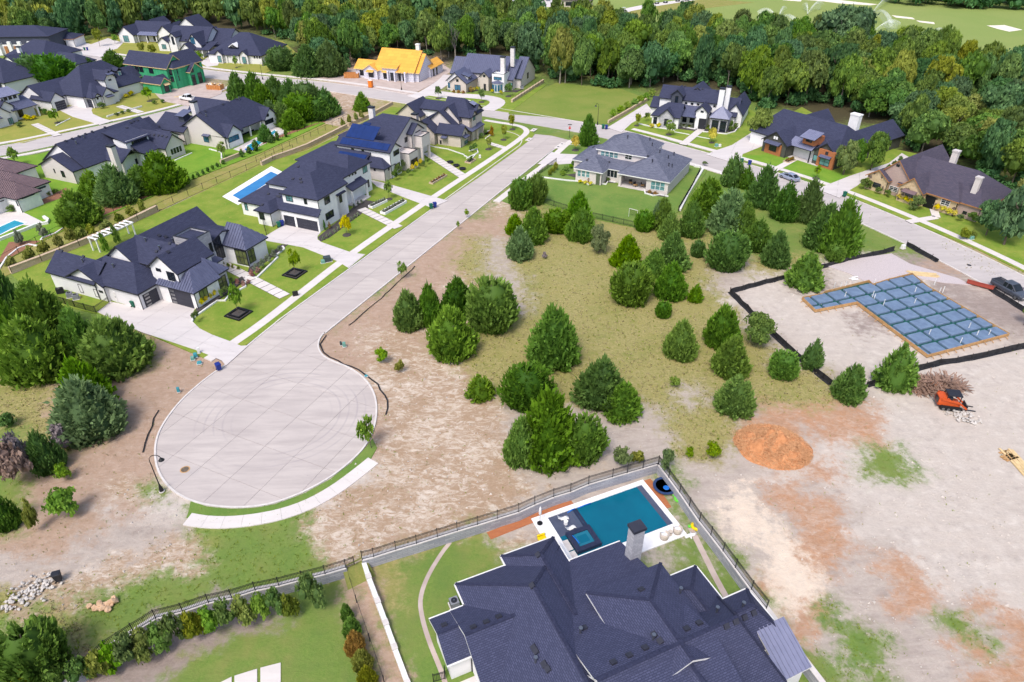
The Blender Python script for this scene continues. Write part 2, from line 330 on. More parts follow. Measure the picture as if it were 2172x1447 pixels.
def ground_material():
    m, nt, n, l, b = nodes('ground'); b.inputs['Roughness'].default_value = .95; b.inputs['Specular IOR Level'].default_value = .1
    p = coord(nt, 'World')
    at = [N(nt, 'ShaderNodeAttribute', attribute_name=a) for a in ('mA', 'mB', 'mC')]
    sep = []
    for a in at[:3]:
        q = N(nt, 'ShaderNodeSeparateColor'); l.new(a.outputs['Color'], q.inputs[0]); sep += [q.outputs[0], q.outputs[1], q.outputs[2], a.outputs['Alpha']]
    fine = noise(nt, p, 3.2, 6, .75); mid = noise(nt, p, .7, 5, .65); big = noise(nt, p, .12, 4, .6)
    mp = N(nt, 'ShaderNodeMapping'); l.new(p, mp.inputs[0]); mp.inputs['Rotation'].default_value = (0,0,.9); mp.inputs['Scale'].default_value = (.8,1.5,1)
    streak = noise(nt, mp.outputs[0], .9, 8, .80, .5)
    F = ramp(nt, fine, .32, .68); D = ramp(nt, mid, .33, .67); S = ramp(nt, streak, .35, .65); B = ramp(nt, big, .35, .65)
    flk = math_(nt, 'ADD', noise(nt, mp.outputs[0], 1.05, 10, .78, .9), math_(nt, 'MULTIPLY', math_(nt, 'SUBTRACT', noise(nt, p, .16, 3), .5), .35)); S2 = ramp(nt, flk, .46, .60)
    mp2 = N(nt, 'ShaderNodeMapping'); l.new(p, mp2.inputs[0]); mp2.inputs['Rotation'].default_value = (0,0,-.5); mp2.inputs['Scale'].default_value = (.35,1.5,1)
    T = ramp(nt, noise(nt, mp2.outputs[0], .6, 6, .65, 1.2), .38, .62)
    col = {
     'g': mixc(nt, D, mixc(nt, F, (.120,.205,.038), (.190,.262,.062)), mixc(nt, B, (.240,.248,.076), (.105,.195,.042))),
     'y': mixc(nt, S2, mixc(nt, F, (.200,.205,.058), (.420,.345,.165)), mixc(nt, mixc(nt, .5, D, B), (.185,.210,.055), (.345,.290,.110))),
     'b': mixc(nt, F, mixc(nt, D, (.355,.235,.165), (.43,.30,.22)), mixc(nt, S, (.29,.195,.13), (.50,.39,.32))),
     'p': mixc(nt, S2, mixc(nt, F, (.32,.215,.135), (.42,.305,.215)), mixc(nt, D, (.64,.56,.48), (.51,.41,.32))),
     'w': mixc(nt, T, mixc(nt, F, (.550,.485,.425), (.470,.405,.355)), mixc(nt, D, (.61,.55,.49), (.415,.355,.315))),
     'r': mixc(nt, T, mixc(nt, F, (.41,.345,.30), (.50,.43,.375)), mixc(nt, D, (.45,.385,.335), (.325,.27,.235))),
     'o': mixc(nt, F, mixc(nt, D, (.50,.26,.14), (.44,.29,.20)), mixc(nt, S2, (.37,.21,.13), (.50,.40,.33))),
     's': mixc(nt, F, mixc(nt, D, (.74,.62,.49), (.66,.53,.41)), mixc(nt, S, (.70,.60,.50), (.56,.46,.38))),
     'd': mixc(nt, T, mixc(nt, F, (.24,.19,.165), (.33,.265,.235)), mixc(nt, D, (.38,.32,.29), (.27,.215,.19))),
     'f': mixc(nt, F, (.055,.045,.028), (.09,.08,.04))}
    acc = None; tot = None
    for i, c in enumerate(CL):
        mpp = N(nt, 'ShaderNodeVectorMath', operation='ADD'); l.new(p, mpp.inputs[0]); mpp.inputs[1].default_value = (i*17.3, i*9.1, i*5.7)
        nn = noise(nt, mpp.outputs[0], .95, 8, .74)
        ww = math_(nt, 'MULTIPLY', math_(nt, 'POWER', sep[i], 1.4), math_(nt, 'POWER', 900000.0, math_(nt, 'SUBTRACT', nn, .5)))
        sc = N(nt, 'ShaderNodeVectorMath', operation='SCALE'); l.new(col[c], sc.inputs[0]); l.new(ww, sc.inputs['Scale'])
        if acc is None: acc, tot = sc.outputs[0], ww
        else:
            ad = N(nt, 'ShaderNodeVectorMath', operation='ADD'); l.new(acc, ad.inputs[0]); l.new(sc.outputs[0], ad.inputs[1]); acc = ad.outputs[0]
            tot = math_(nt, 'ADD', tot, ww)
    inv = math_(nt, 'DIVIDE', 1.0, math_(nt, 'MAXIMUM', tot, 1e-5))
    sc = N(nt, 'ShaderNodeVectorMath', operation='SCALE'); l.new(acc, sc.inputs[0]); l.new(inv, sc.inputs['Scale'])
    l.new(sc.outputs[0], b.inputs['Base Color'])
    hgt = math_(nt, 'ADD', math_(nt, 'MULTIPLY', fine, .5), streak)
    l.new(bumpn(nt, hgt, .8, .12), b.inputs['Normal'])
ground_material()
def build_ground():
    pts = []
    def grid(x0, x1, y0, y1, st, skip=None):
        x = x0
        while x <= x1:
            y = y0
            while y <= y1:
                if not (skip and skip[0] <= x <= skip[1] and skip[2] <= y <= skip[3]):
                    pts.append((x + rnd.uniform(-.2,.2)*st, y + rnd.uniform(-.2,.2)*st))
                y += st
            x += st
    grid(-72, 100, 24, 150, .8); grid(-200, 200, 0, 280, 4, (-74,102,22,152)); grid(-1500, 1500, -200, 2400, 60, (-205,205,-5,285))
    seg = [(p.x, p.y) for p in LOWPOLY]
    def near(x, y):
        if not (-60 < x < 60 and 20 < y < 75): return False
        for i in range(len(seg)):
            ax, ay = seg[i]; bx, by = seg[(i+1) % len(seg)]; dx, dy = bx-ax, by-ay
            t = max(0, min(1, ((x-ax)*dx+(y-ay)*dy)/(dx*dx+dy*dy)))
            if (x-ax-t*dx)**2 + (y-ay-t*dy)**2 < .09: return True
        return False
    pts = [q for q in pts if not near(*q)]
    n = len(seg)
    vc, _, fc, *_ = delaunay_2d_cdt([Vector(q) for q in seg + pts], [(i, (i+1) % n) for i in range(n)], [], 0, 1e-4, False)
    V = [(v.x, v.y) for v in vc]; ok = []
    for t in fc:
        cx = sum(V[i][0] for i in t)/3; cy = sum(V[i][1] for i in t)/3
        if not (-60 < cx < 60 and 15 < cy < 75 and inside(cx, cy, LOWPOLY)): ok.append(t)
    zz = [.05*jit(x, y, 6, 3)*(1 if abs(x) < 120 and y < 160 else 0) - .05 for x, y in V]
    o = mesh('ground', [(x, y, z) for (x, y), z in zip(V, zz)], ok, 'ground', kind='structure', smooth=True)
    W3 = [[], [], []]
    for x, y in V:
        w = cover_at(x, y) + [0, 0]
        for k in range(3): W3[k] += w[4*k:4*k+4]
    for k, nm in enumerate(('mA', 'mB', 'mC')):
        a = o.data.attributes.new(nm, 'FLOAT_COLOR', 'POINT'); a.data.foreach_set('color', W3[k])
    return o
build_ground()

def Mlawn(name, c1, c2, c3, patch=.28):
    m, nt, n, l, b = nodes(name); b.inputs['Roughness'].default_value = .95; b.inputs['Specular IOR Level'].default_value = .1
    p = coord(nt, 'World'); f = noise(nt, p, 6, 4, .7); d = noise(nt, p, patch, 5, .6, .4); e = noise(nt, p, 1.3, 4, .65)
    c = mixc(nt, ramp(nt, d, .36, .64), c1, c2)
    c = mixc(nt, math_(nt, 'MULTIPLY', ramp(nt, e, .55, .72), .75), c, c3)
    c = mixc(nt, math_(nt, 'MULTIPLY', ramp(nt, f, .3, .7), .45), c, tuple(x*.62 for x in c1))
    l.new(c, b.inputs['Base Color']); l.new(bumpn(nt, f, .5, .05), b.inputs['Normal'])
Mlawn('lawn', (.165,.265,.034), (.275,.325,.060), (.36,.31,.080))
Mlawn('lawn_lush', (.150,.300,.032), (.215,.345,.042), (.255,.315,.052))
Mlawn('lawn_dry', (.265,.295,.060), (.345,.320,.080), (.40,.31,.100))
Mlawn('lawn_low', (.155,.215,.048), (.250,.245,.072), (.330,.250,.095), .16)
Mlawn('lawn_green', (.130,.230,.048), (.200,.275,.065), (.255,.255,.085), .15)
Mlawn('fairway', (.235,.315,.085), (.285,.335,.105), (.33,.34,.13), .02)
Mlawn('lawn_vacant', (.170,.245,.045), (.245,.275,.065), (.33,.27,.11), .1)
Mlawn('rough_grass', (.24,.26,.06), (.34,.29,.10), (.39,.33,.2), .35)
M('bed_mulch', (.055,.048,.048), (.085,.075,.07), 5, rough=.95, bump=.4)
M('bed_brown', (.30,.145,.085), (.23,.11,.07), 4, rough=.95, bump=.4)
M('site_dirt', (.52,.43,.39), (.42,.335,.30), .5, rough=.95, bump=.4)
M('gravel', (.56,.49,.49), (.44,.385,.39), 6, rough=.95, bump=.8)
M('sand', (.80,.72,.62), (.74,.66,.57), .4, rough=.95)
def Mconc(name, c1, c2, c3, tracks=False):
    m, nt, n, l, b = nodes(name); b.inputs['Roughness'].default_value = .85; b.inputs['Specular IOR Level'].default_value = .25
    p = coord(nt, 'World'); oi = N(nt, 'ShaderNodeObjectInfo')
    mp = N(nt, 'ShaderNodeMapping'); l.new(p, mp.inputs[0]); mp.inputs['Rotation'].default_value = (0,0,math.radians(-65)); mp.inputs['Scale'].default_value = (.16,1.1,1)
    st = noise(nt, mp.outputs[0], .8, 6, .65); bl = noise(nt, p, .13, 5, .6, .5); f = noise(nt, p, 5, 4, .7); sp = noise(nt, p, 1.7, 3, .55)
    c = mixc(nt, ramp(nt, bl, .35, .65), c1, c2); c = mixc(nt, math_(nt, 'MULTIPLY', ramp(nt, st, .42, .66), .75), c, c3)
    c = mixc(nt, math_(nt, 'MULTIPLY', ramp(nt, f, .35, .7), .12), c, tuple(x*.6 for x in c1))
    c = mixc(nt, math_(nt, 'MULTIPLY', ramp(nt, sp, .70, .76), .35), c, (.16,.14,.15))
    if tracks:                                        # tyre marks curving round the turning circle
        cv = N(nt, 'ShaderNodeVectorMath', operation='DISTANCE'); l.new(p, cv.inputs[0]); cv.inputs[1].default_value = (CDS.x+.6, CDS.y+.3, 0)
        wob = math_(nt, 'ADD', cv.outputs['Value'], math_(nt, 'MULTIPLY', noise(nt, p, .045, 1), 3.0))
        ring = math_(nt, 'ABSOLUTE', math_(nt, 'SINE', math_(nt, 'MULTIPLY', wob, 3.1)))
        thin = ramp(nt, ring, .90, 1.0)
        zone = math_(nt, 'MULTIPLY', ramp(nt, wob, 7.2, 8.4), math_(nt, 'SUBTRACT', 1.0, ramp(nt, wob, 11.0, 12.4)))
        br = ramp(nt, noise(nt, p, .10, 3), .44, .60)
        c = mixc(nt, math_(nt, 'MULTIPLY', math_(nt, 'MULTIPLY', thin, zone), math_(nt, 'MULTIPLY', br, .34)), c, (.24,.21,.25))
    c = mixc(nt, math_(nt, 'MULTIPLY', oi.outputs['Random'], .38), c, c3)
    l.new(c, b.inputs['Base Color']); l.new(bumpn(nt, f, .15, .01), b.inputs['Normal'])
CDS = Vector((-29.0, 64.0, 0))
Mconc('road_concrete', (.560,.500,.465), (.500,.445,.420), (.400,.350,.335), True)
Mconc('road_grey', (.540,.490,.470), (.49,.445,.435), (.41,.37,.36))
Mconc('walk_concrete', (.70,.655,.62), (.66,.615,.59), (.60,.55,.53))
Mconc('drive_concrete', (.66,.615,.60), (.62,.575,.565), (.545,.50,.495))
M('kerb', (.66,.62,.59), (.56,.52,.50), 1.5, rough=.9)
M('joint_dark', (.20,.17,.17), rough=.95)

# low yards
def build_yard():
    seg = [(p.x, p.y) for p in LOWPOLY]; pts = []; x = min(p[0] for p in seg)
    while x < max(p[0] for p in seg):
        y = min(p[1] for p in seg)
        while y < max(p[1] for p in seg):
            if inside(x, y, LOWPOLY): pts.append((x+rnd.uniform(-.1,.1), y+rnd.uniform(-.1,.1)))
            y += .55
        x += .55
    n = len(seg); vc, _, fc, *_ = delaunay_2d_cdt([Vector(q) for q in seg+pts], [(i,(i+1)%n) for i in range(n)], [], 1, 1e-4, False)
    o = mesh('sunken_yard_lawn', [(v.x,v.y,LOW+.02*jit(v.x,v.y,3,2)) for v in vc], fc, 'ground', kind='structure', smooth=True); W3 = [[],[],[]]
    for v in vc:
        w = cover_at(v.x, v.y, LOW) + [0,0]
        for k in range(3): W3[k] += w[4*k:4*k+4]
    for k, nm in enumerate(('mA','mB','mC')): a = o.data.attributes.new(nm,'FLOAT_COLOR','POINT'); a.data.foreach_set('color', W3[k])
build_yard()

def sheet(name, pix, z, mat, parent=None, z0=None, low=False, kind='structure'):
    pts = [G(*p, LOW if low else 0) for p in pix]; b = LOW if low else 0
    return MB().prism([(p.x, p.y) for p in pts], b + (z0 if z0 is not None else -.1), b + z).build(name, mat, parent, kind=kind)
def wline(pix, z=0.0): return [G(*p, z) for p in pix]
def smooth_line(p, k=3):
    for _ in range(k):
        q = [p[0]]
        for a, b in zip(p, p[1:]): q += [a*.75+b*.25, a*.25+b*.75]
        p = q + [p[-1]]
    return p
def offset_line(p, d):
    out = []
    for i, a in enumerate(p):
        t = (p[min(i+1,len(p)-1)] - p[max(i-1,0)]); t.z = 0; t.normalize(); out.append(a + Vector((-t.y, t.x, 0))*d)
    return out
def strip(name, line, width, z, mat, panel=None, parent=None, gap=.02, z0=-.1):
    """a paved strip along a line, as separate panels when panel length is given"""
    L, R_ = offset_line(line, width/2), offset_line(line, -width/2)
    if panel is None:
        return MB().prism([(p.x,p.y) for p in L + R_[::-1]], z0, z).build(name, mat, parent, kind='structure')
    root = parent or empty(name); root['kind'] = 'structure'
    d = [0]
    for a, b in zip(line, line[1:]): d.append(d[-1] + (b-a).length)
    def at(q, s):
        s = max(0, min(d[-1], s))
        for i in range(len(d)-1):
            if s <= d[i+1]: t = (s-d[i])/max(1e-6, d[i+1]-d[i]); return q[i].lerp(q[i+1], t)
        return q[-1]
    k = max(1, round(d[-1]/panel))
    for i in range(k):
        a, b = d[-1]*i/k + gap/2, d[-1]*(i+1)/k - gap/2
        pl = [(v.x, v.y) for v in (at(L,a), at(L,(a+b)/2), at(L,b), at(R_,b), at(R_,(a+b)/2), at(R_,a))]
        MB().prism(pl, z0, z + rnd.uniform(-.003,.003)).build('concrete_panel', mat, root)
    return root
def clip_convex(sub, cell):
    for i in range(len(cell)):
        a, b = cell[i], cell[(i+1) % len(cell)]; out = []
        def side(p): return (b[0]-a[0])*(p[1]-a[1]) - (b[1]-a[1])*(p[0]-a[0])
        for j in range(len(sub)):
            p, q = sub[j], sub[(j+1) % len(sub)]; sp, sq = side(p), side(q)
            if sp >= 0: out.append(p)
            if (sp >= 0) != (sq >= 0): t = sp/(sp-sq); out.append((p[0]+(q[0]-p[0])*t, p[1]+(q[1]-p[1])*t))
        sub = out
        if len(sub) < 3: return []
    return sub
def parea(p): return abs(sum(p[i][0]*p[(i+1)%len(p)][1]-p[(i+1)%len(p)][0]*p[i][1] for i in range(len(p))))/2
def paved(name, poly, ang, sx, sy, org, z, mat, gap=.035):
    root = empty(name); root['kind'] = 'structure'
    MB().prism(poly, -.1, z-.03).build('joint_bed', 'joint_dark', root)
    c, s = math.cos(ang), math.sin(ang); loc = [((p[0]-org[0])*c+(p[1]-org[1])*s, -(p[0]-org[0])*s+(p[1]-org[1])*c) for p in poly]
    x0, x1 = min(p[0] for p in loc), max(p[0] for p in loc); y0, y1 = min(p[1] for p in loc), max(p[1] for p in loc)
    for i in range(math.floor(x0/sx), math.ceil(x1/sx)):
        for j in range(math.floor(y0/sy), math.ceil(y1/sy)):
            q = clip_convex(loc, [(i*sx+gap/2, j*sy+gap/2), ((i+1)*sx-gap/2, j*sy+gap/2), ((i+1)*sx-gap/2, (j+1)*sy-gap/2), (i*sx+gap/2, (j+1)*sy-gap/2)])
            q = [a for k, a in enumerate(q) if math.hypot(a[0]-q[k-1][0], a[1]-q[k-1][1]) > 1e-4]
            if len(q) < 3 or parea(q) < .05: continue
            w = [(org[0]+a[0]*c-a[1]*s, org[1]+a[0]*s+a[1]*c) for a in q]
            MB().prism(w, z-.06, z + rnd.uniform(-.004,.004)).build('concrete_panel', mat, root)
    return root

# streets: the cul-de-sac with its street, the cross street, the street of the far row
CUL = [(592,680),(526,733),(477,777),(461,786),(425,813),(387,847),(361,878),(338,914),(329,947),(331,986),(345,1017),(369,1043),(402,1061),(440,1072),(490,1077),(540,1075),(584,1067),(643,1045),(700,1014),(746,978),(777,945),(795,906),(800,868),(795,837),(782,813),(764,795),(741,780),(715,770),(692,760),(680,749),(674,734),(678,718),(688,706)]
ST2 = smooth_line(wline([(-120,105),(100,112),(200,120),(300,137),(430,157),(560,171),(700,184),(865,211),(1037,238),(1180,262),(1290,281),(1445,325),(1600,368),(1746,417),(1917,490),(2050,553),(2172,618),(2330,700)]), 2)
ST3 = smooth_line(wline([(-160,352),(-60,332),(0,321),(60,311),(200,280),(330,252),(430,225),(490,203),(530,186),(556,170)]), 2)
s1a, s1b = G(640,693), G(1165,292)
d1 = (s1b - s1a).normalized(); n1 = Vector((-d1.y, d1.x, 0)); A1 = math.atan2(d1.y, d1.x)
PZ = .02
cul = [G(*p) for p in CUL]
left = [s1a + n1*4.25, s1b + n1*4.25 - d1*9]; right = [s1a - n1*4.25, s1b - n1*4.25 - d1*9]
junction_l = [s1b + n1*5.2 - d1*5, s1b + n1*8 - d1*1.5 , s1b + n1*12]
junction_r = [s1b - n1*5.2 - d1*5, s1b - n1*8 - d1*2.5, s1b - n1*13 - d1*2]
road1 = [(p.x,p.y) for p in cul + right[1:] + junction_r + [s1b + d1*1.5] + junction_l[::-1] + left[1:2]]
paved('cul_de_sac_road', road1, A1, 5.6, 4.25, (s1a.x, s1a.y), PZ, 'road_concrete')
strip('cross_street', ST2, 8.5, PZ+.004, 'road_grey', panel=6)
strip('far_row_street', ST3, 8.0, PZ, 'road_grey', panel=8)
def kerb(name, line, d=0, h=.11, w=.22):
    l = offset_line(line, d) if d else line
    a, b = offset_line(l, w/2), offset_line(l, -w/2)
    MB().prism([(p.x,p.y) for p in a + b[::-1]], -.08, h).build(name, 'kerb', kind='structure')
kerb('kerb', smooth_line([left[1], left[0]] + cul, 2)); kerb('kerb', smooth_line([cul[-1], right[0]], 1)); kerb('kerb', smooth_line([right[0], right[1]] + junction_r, 2)); kerb('kerb', smooth_line([left[1]] + junction_l, 2))
kerb('kerb', ST2[:14], -4.3); kerb('kerb', ST2, 4.35); kerb('kerb', ST2[24:34], -4.35); kerb('kerb', ST2[45:], -4.35); kerb('kerb', ST3, 4.1); kerb('kerb', ST3, -4.1)

# grassed bank that closes the gap between the two front walls
ga, gb_ = G(734,1204), G(769,1187); gd = (gb_-ga).normalized(); gn = Vector((gd.y,-gd.x,0))
mesh('grass_bank', [ga-gd*.3-gn*.3+Vector((0,0,.02)), gb_+gd*.3-gn*.3+Vector((0,0,.02)), gb_+gd*.6+gn*1.6+Vector((0,0,LOW-.02)), ga-gd*.6+gn*1.6+Vector((0,0,LOW-.02))], [(0,1,2,3)], 'lawn_low', kind='structure')
# ------------------------------------------------------------------ lots: lawns, drives, walks, beds
LZ, WZ, DZ, BZ = .09, .112, .104, .125
def lawn(pix, mat='lawn', z=LZ): return sheet('lawn', pix, z, mat)
lawn([(500,750),(560,704),(592,682),(648,637),(857,484),(1014,378),(1092,322),(1126,296),(1134,286),(1122,274),(1060,262),(960,246),(890,232),(830,228),(740,277),(652,320),(560,347),(490,380),(335,452),(26,584),(90,640),(215,668),(330,716),(440,763)], 'lawn')
lawn([(1062,426),(1150,354),(1180,330),(1196,314),(1208,301),(1225,293),(1262,297),(1400,334),(1500,362),(1440,450),(1350,484),(1255,464),(1150,432),(1100,440)], 'lawn_green')
lawn([(1500,364),(1600,388),(1668,412),(1700,430),(1640,440),(1530,420),(1470,420)], 'lawn_green', LZ-.01)
lawn([(1296,270),(1340,236),(1385,222),(1560,215),(1640,262),(1700,228),(1830,300),(1900,318),(2010,340),(2172,440),(2172,578),(2060,524),(1917,466),(1754,396),(1600,344),(1446,303)], 'lawn')
lawn([(1612,330),(1640,322),(1680,330),(1770,366),(1804,374),(1756,394),(1690,368),(1560,332)], 'lawn_lush', LZ+.008)
lawn([(862,222),(905,206),(960,194),(1075,205),(1160,180),(1080,240),(1030,232),(950,222)], 'lawn', LZ)
lawn([(-120,352),(-40,342),(85,328),(200,297),(330,266),(430,240),(510,208),(566,186),(610,236),(690,262),(560,322),(392,388),(302,427),(211,464),(139,488),(80,518),(0,560),(-120,610)], 'lawn_lush')
lawn([(-120,325),(0,304),(51,304),(193,267),(320,240),(400,219),(470,196),(430,176),(330,172),(250,160),(60,205),(-120,225)], 'lawn_dry')
lawn([(0,100),(160,86),(262,74),(430,64),(600,88),(640,122),(560,158),(430,144),(300,124),(200,108),(100,100),(0,94)], 'lawn_dry')
lawn([(1078,243),(1092,215),(1180,176),(1320,190),(1372,210),(1290,264),(1230,257),(1150,248)], 'lawn_vacant', .03)
lawn([(0,562),(80,519),(139,489),(211,465),(302,428),(392,389),(560,323),(690,263),(740,274),(652,317),(560,344),(490,377),(335,449),(26,580),(-60,620),(-60,590)], 'rough_grass', .05)
lawn([(405,1062),(402,1080),(396,1098),(470,1106),(560,1100),(640,1080),(720,1040),(780,985),(800,950),(790,930),(777,948),(746,981),(700,1017),(643,1048),(584,1070),(540,1078),(490,1080),(440,1075)], 'lawn_green', .03)
# sidewalks, as panels
strip('sidewalk', smooth_line(wline([(441,764),(500,726),(555,688),(638,623),(736,546),(836,476),(927,414),(1017,355),(1079,313),(1104,295),(1119,282),(1114,273),(1098,267),(1065,262),(1028,256)]), 2), 1.5, WZ, 'walk_concrete', panel=3.0)
strip('sidewalk', smooth_line(wline([(1053,429),(1126,372),(1155,351),(1180,327),(1206,303),(1218,297),(1235,298),(1270,303)]), 2), 1.5, WZ, 'walk_concrete', panel=3.0)
strip('sidewalk', smooth_line(wline([(398,1101),(430,1107),(480,1109),(540,1103),(600,1091),(660,1069),(715,1037),(760,1003),(792,977)]), 2), 1.6, .06, 'walk_concrete', panel=1.9)
strip('sidewalk', offset_line(ST2, 6.9)[42:], 1.5, WZ, 'walk_concrete', panel=3.0)
strip('sidewalk', offset_line(ST2, 6.9)[8:33], 1.5, WZ, 'walk_concrete', panel=3.0)
strip('sidewalk', smooth_line(wline([(1436,341),(1490,355),(1560,377),(1620,396)]), 2), 1.5, WZ, 'walk_concrete', panel=3.0)
strip('sidewalk', offset_line(ST3, 6.6), 1.5, WZ, 'walk_concrete', panel=3.0)
strip('sidewalk', offset_line(ST3, -6.6), 1.5, WZ, 'walk_concrete', panel=3.0)
# driveways
def drive(pix, mat='drive_concrete', ang=None):
    pts = [G(*p) for p in pix]
    return paved('driveway', [(p.x,p.y) for p in pts], math.radians(-23.5) if ang is None else math.radians(ang), 4.2, 4.2, (pts[0].x,pts[0].y), DZ+.016, mat, gap=.03)
drive([(207,663),(235,641),(304,655),(340,631),(366,636),(418,650),(408,668),(410,684),(424,698),(450,711),(488,725),(512,735),(528,734),(480,777),(471,766),(448,756),(423,746),(299,705)])
drive([(562,503),(604,478),(681,494),(674,502),(674,509),(682,515),(746,537),(775,541),(740,570),(718,556),(643,526),(565,512)])
drive([(782,381),(829,393),(921,419),(950,427),(916,442),(860,421),(800,397)])
drive([(1140,349),(1170,323),(1180,327),(1225,329),(1216,348),(1172,351)])
drive([(1288,272),(1371,221),(1385,238),(1340,262),(1318,282)])
drive([(1616,268),(1552,309),(1516,321),(1497,329),(1567,350),(1575,328),(1622,309),(1645,285)])
drive([(1730,402),(1760,391),(1803,374),(1885,347),(1912,326),(1926,334),(1900,352),(1840,376),(1818,395),(1794,409),(1780,421)])
drive([(125,234),(145,228),(168,223),(200,227),(195,235),(198,243),(218,252),(240,258),(213,266),(155,249)])
strip('driveway', smooth_line(wline([(874,207),(915,197),(965,203),(1015,206),(1046,210),(1058,217),(1050,226),(1033,234)]), 2), 4.6, DZ+.016, 'drive_concrete', panel=4)
strip('driveway', smooth_line(wline([(900,201),(925,186),(946,172),(956,160)]), 2), 5.0, DZ+.02, 'drive_concrete', panel=4)
drive([(112,95),(150,88),(165,84),(182,92),(228,104),(232,124),(180,118),(150,106)])
drive([(186,98),(230,82),(262,92),(250,104),(225,112)])
drive([(425,134),(445,120),(470,128),(462,140),(440,143)])
sheet('patio', [(472,418),(506,436),(608,370),(576,354)], .1, 'stucco_white')
sheet('patio', [(-30,470),(0,452),(45,449),(58,455),(92,472),(70,480),(40,478),(0,500),(-30,515)], .1, 'walk_concrete')
sheet('patio', [(495,318),(545,292),(590,266),(612,270),(600,290),(520,325)], .1, 'slab_concrete')
# loose-laid walks of separate slabs
def pads(p0, p1, n, w, gap=.14, mat='walk_concrete', z=.135):
    a, b = G(*p0), G(*p1); d = b-a; L = d.length; d.normalize(); t = Vector((-d.y,d.x,0))*w/2; root = empty('paver_walk', ((a+b)/2)); root['kind'] = 'structure'; c = (a+b)/2
    MB().prism([((a+t*1.06-c).x,(a+t*1.06-c).y),((b+t*1.06-c).x,(b+t*1.06-c).y),((b-t*1.06-c).x,(b-t*1.06-c).y),((a-t*1.06-c).x,(a-t*1.06-c).y)], -.1, z-.03).build('gravel_bed', 'bed_mulch', root)
    for i in range(n):
        s0, s1 = L*i/n+gap/2, L*(i+1)/n-gap/2
        q = [a+d*s0+t-c, a+d*s1+t-c, a+d*s1-t-c, a+d*s0-t-c]
        MB().prism([(v.x,v.y) for v in q], z-.05, z).build('paver', mat, root)
pads((474,562),(605,630),10,1.9); pads((766,444),(846,484),9,1.9); pads((905,325),(985,377),12,2.2); pads((1038,305),(1073,316),4,1.6)
pads((1488,275),(1448,308),9,1.9,.08); pads((253,226),(300,240),7,2,.2); pads((74,264),(124,289),9,1.8,.2); pads((1686,338),(1640,363),4,1.6,.04)
pads((1975,432),(1985,462),4,1.5,.04); pads((1985,462),(1925,472),5,1.5,.04)
# planting beds
def bed(pix, mat='bed_mulch', low=False, z=None): return sheet('planting_bed', pix, BZ if z is None else z, mat, low=low)
bed([(674,505),(680,514),(700,505),(800,430),(768,424),(720,468),(690,492)]); bed([(425,640),(412,672),(480,628),(520,598),(515,590),(470,618)],z=.36); bed([(530,566),(522,590),(580,545),(612,520),(598,520),(560,550)])
bed([(1200,372),(1245,385),(1305,390),(1300,378),(1230,368)]); bed([(1366,405),(1372,414),(1415,420),(1410,410)])
bed([(1360,265),(1440,275),(1520,285),(1560,280),(1570,270),(1500,275)]); bed([(945,190),(985,198),(1020,192),(990,190)]); bed([(1060,195),(1095,196),(1110,190)])
bed([(20,515),(60,512),(88,512),(60,528),(0,560),(0,550)],'bed_brown'); bed([(42,452),(135,420),(150,404),(140,400),(60,440)],'bed_brown'); bed([(90,510),(140,480),(215,440),(300,405),(385,380),(392,386),(302,424),(211,462),(139,486),(84,514)],'bed_brown')
bed([(545,312),(620,284),(690,258),(640,272),(560,300)],'bed_brown')
# low edging walls of white stone along the beds
def edging(pix, h=.32, w=.28, mat='trim_white', label=None, z=.02):
    l = wline(pix); a, b = offset_line(l, w/2), offset_line(l, -w/2)
    o = MB().prism([(p.x,p.y) for p in a+b[::-1]], z, h).build('edging_wall', mat)
    return tag(o, label, 'edging')
edging([(408,685),(412,676),(462,640),(478,640),(488,628),(522,610),(520,600)], label='white stone edging round the yellow flower bed of the nearest left house')
edging([(522,590),(545,592),(590,548),(585,545),(604,530),(600,525)], label='stepped white edging round the shrub bed beside the metal hip roof')
edging([(1150,378),(1205,385),(1237,387),(1248,394),(1262,390),(1285,393),(1290,386),(1305,389)], label='curved white edging along the back bed of the grey hip-roof house')
edging([(1366,404),(1368,412),(1385,417),(1400,415),(1417,419)], label='curved white edging under the triple window of the grey hip-roof house')
edging([(1355,264),(1378,270),(1430,278),(1440,270),(1475,276)], label='white edging left of the entrance walk of the white house with turret')
edging([(1490,281),(1540,286),(1558,281),(1567,270)], label='white edging right of the entrance walk of the white house with turret')
edging([(1430,281),(1462,287)], .2, label='short white border stone left of the striped walk'); edging([(1478,291),(1505,296)], .2, label='short white border stone right of the striped walk')
edging([(1472,355),(1486,357),(1490,362),(1482,376),(1460,412),(1442,448)], .5, .4, label='white stone wall beside the screened fence of the grey hip-roof yard')
edging([(0,572),(15,548),(40,528),(62,520),(80,523)], .25, label='left curved white border of the brown bed by the lower fence'); edging([(95,515),(88,510),(92,505),(118,497),(140,482)], .25, label='right curved white border of the brown bed by the lower fence')
edging([(0,512),(80,480),(102,476),(104,470),(95,464)], .6, .5, label='white planter wall round the pool terrace of the brown metal-roof house')
edging([(900,308),(925,314),(950,318),(985,330)], .25, label='low stone border along the side yard of the corner house'); edging([(985,332),(1000,340),(1008,330)], .3, label='low stone border at the foot of the corner house lawn')
edging([(995,322),(1012,318),(1014,326),(990,338)], .3, label='white corner edging under the teal window of the corner house')
edging([(1022,288),(1040,278),(1046,284),(1030,296)], .3, label='white corner edging round the red shrub of the corner house')
edging([(445,318),(470,325),(471,338)], .3, label='white L-shaped edging in the rear lawn beside the pool house'); edging([(372,342),(408,326)], .25, label='white edging under the four-pane window gable')
edging([(150,253),(120,268)], .25, label='white edging beside the far driveway'); edging([(228,250),(262,240),(302,228)], .5, label='white garden wall along the far sidewalk')
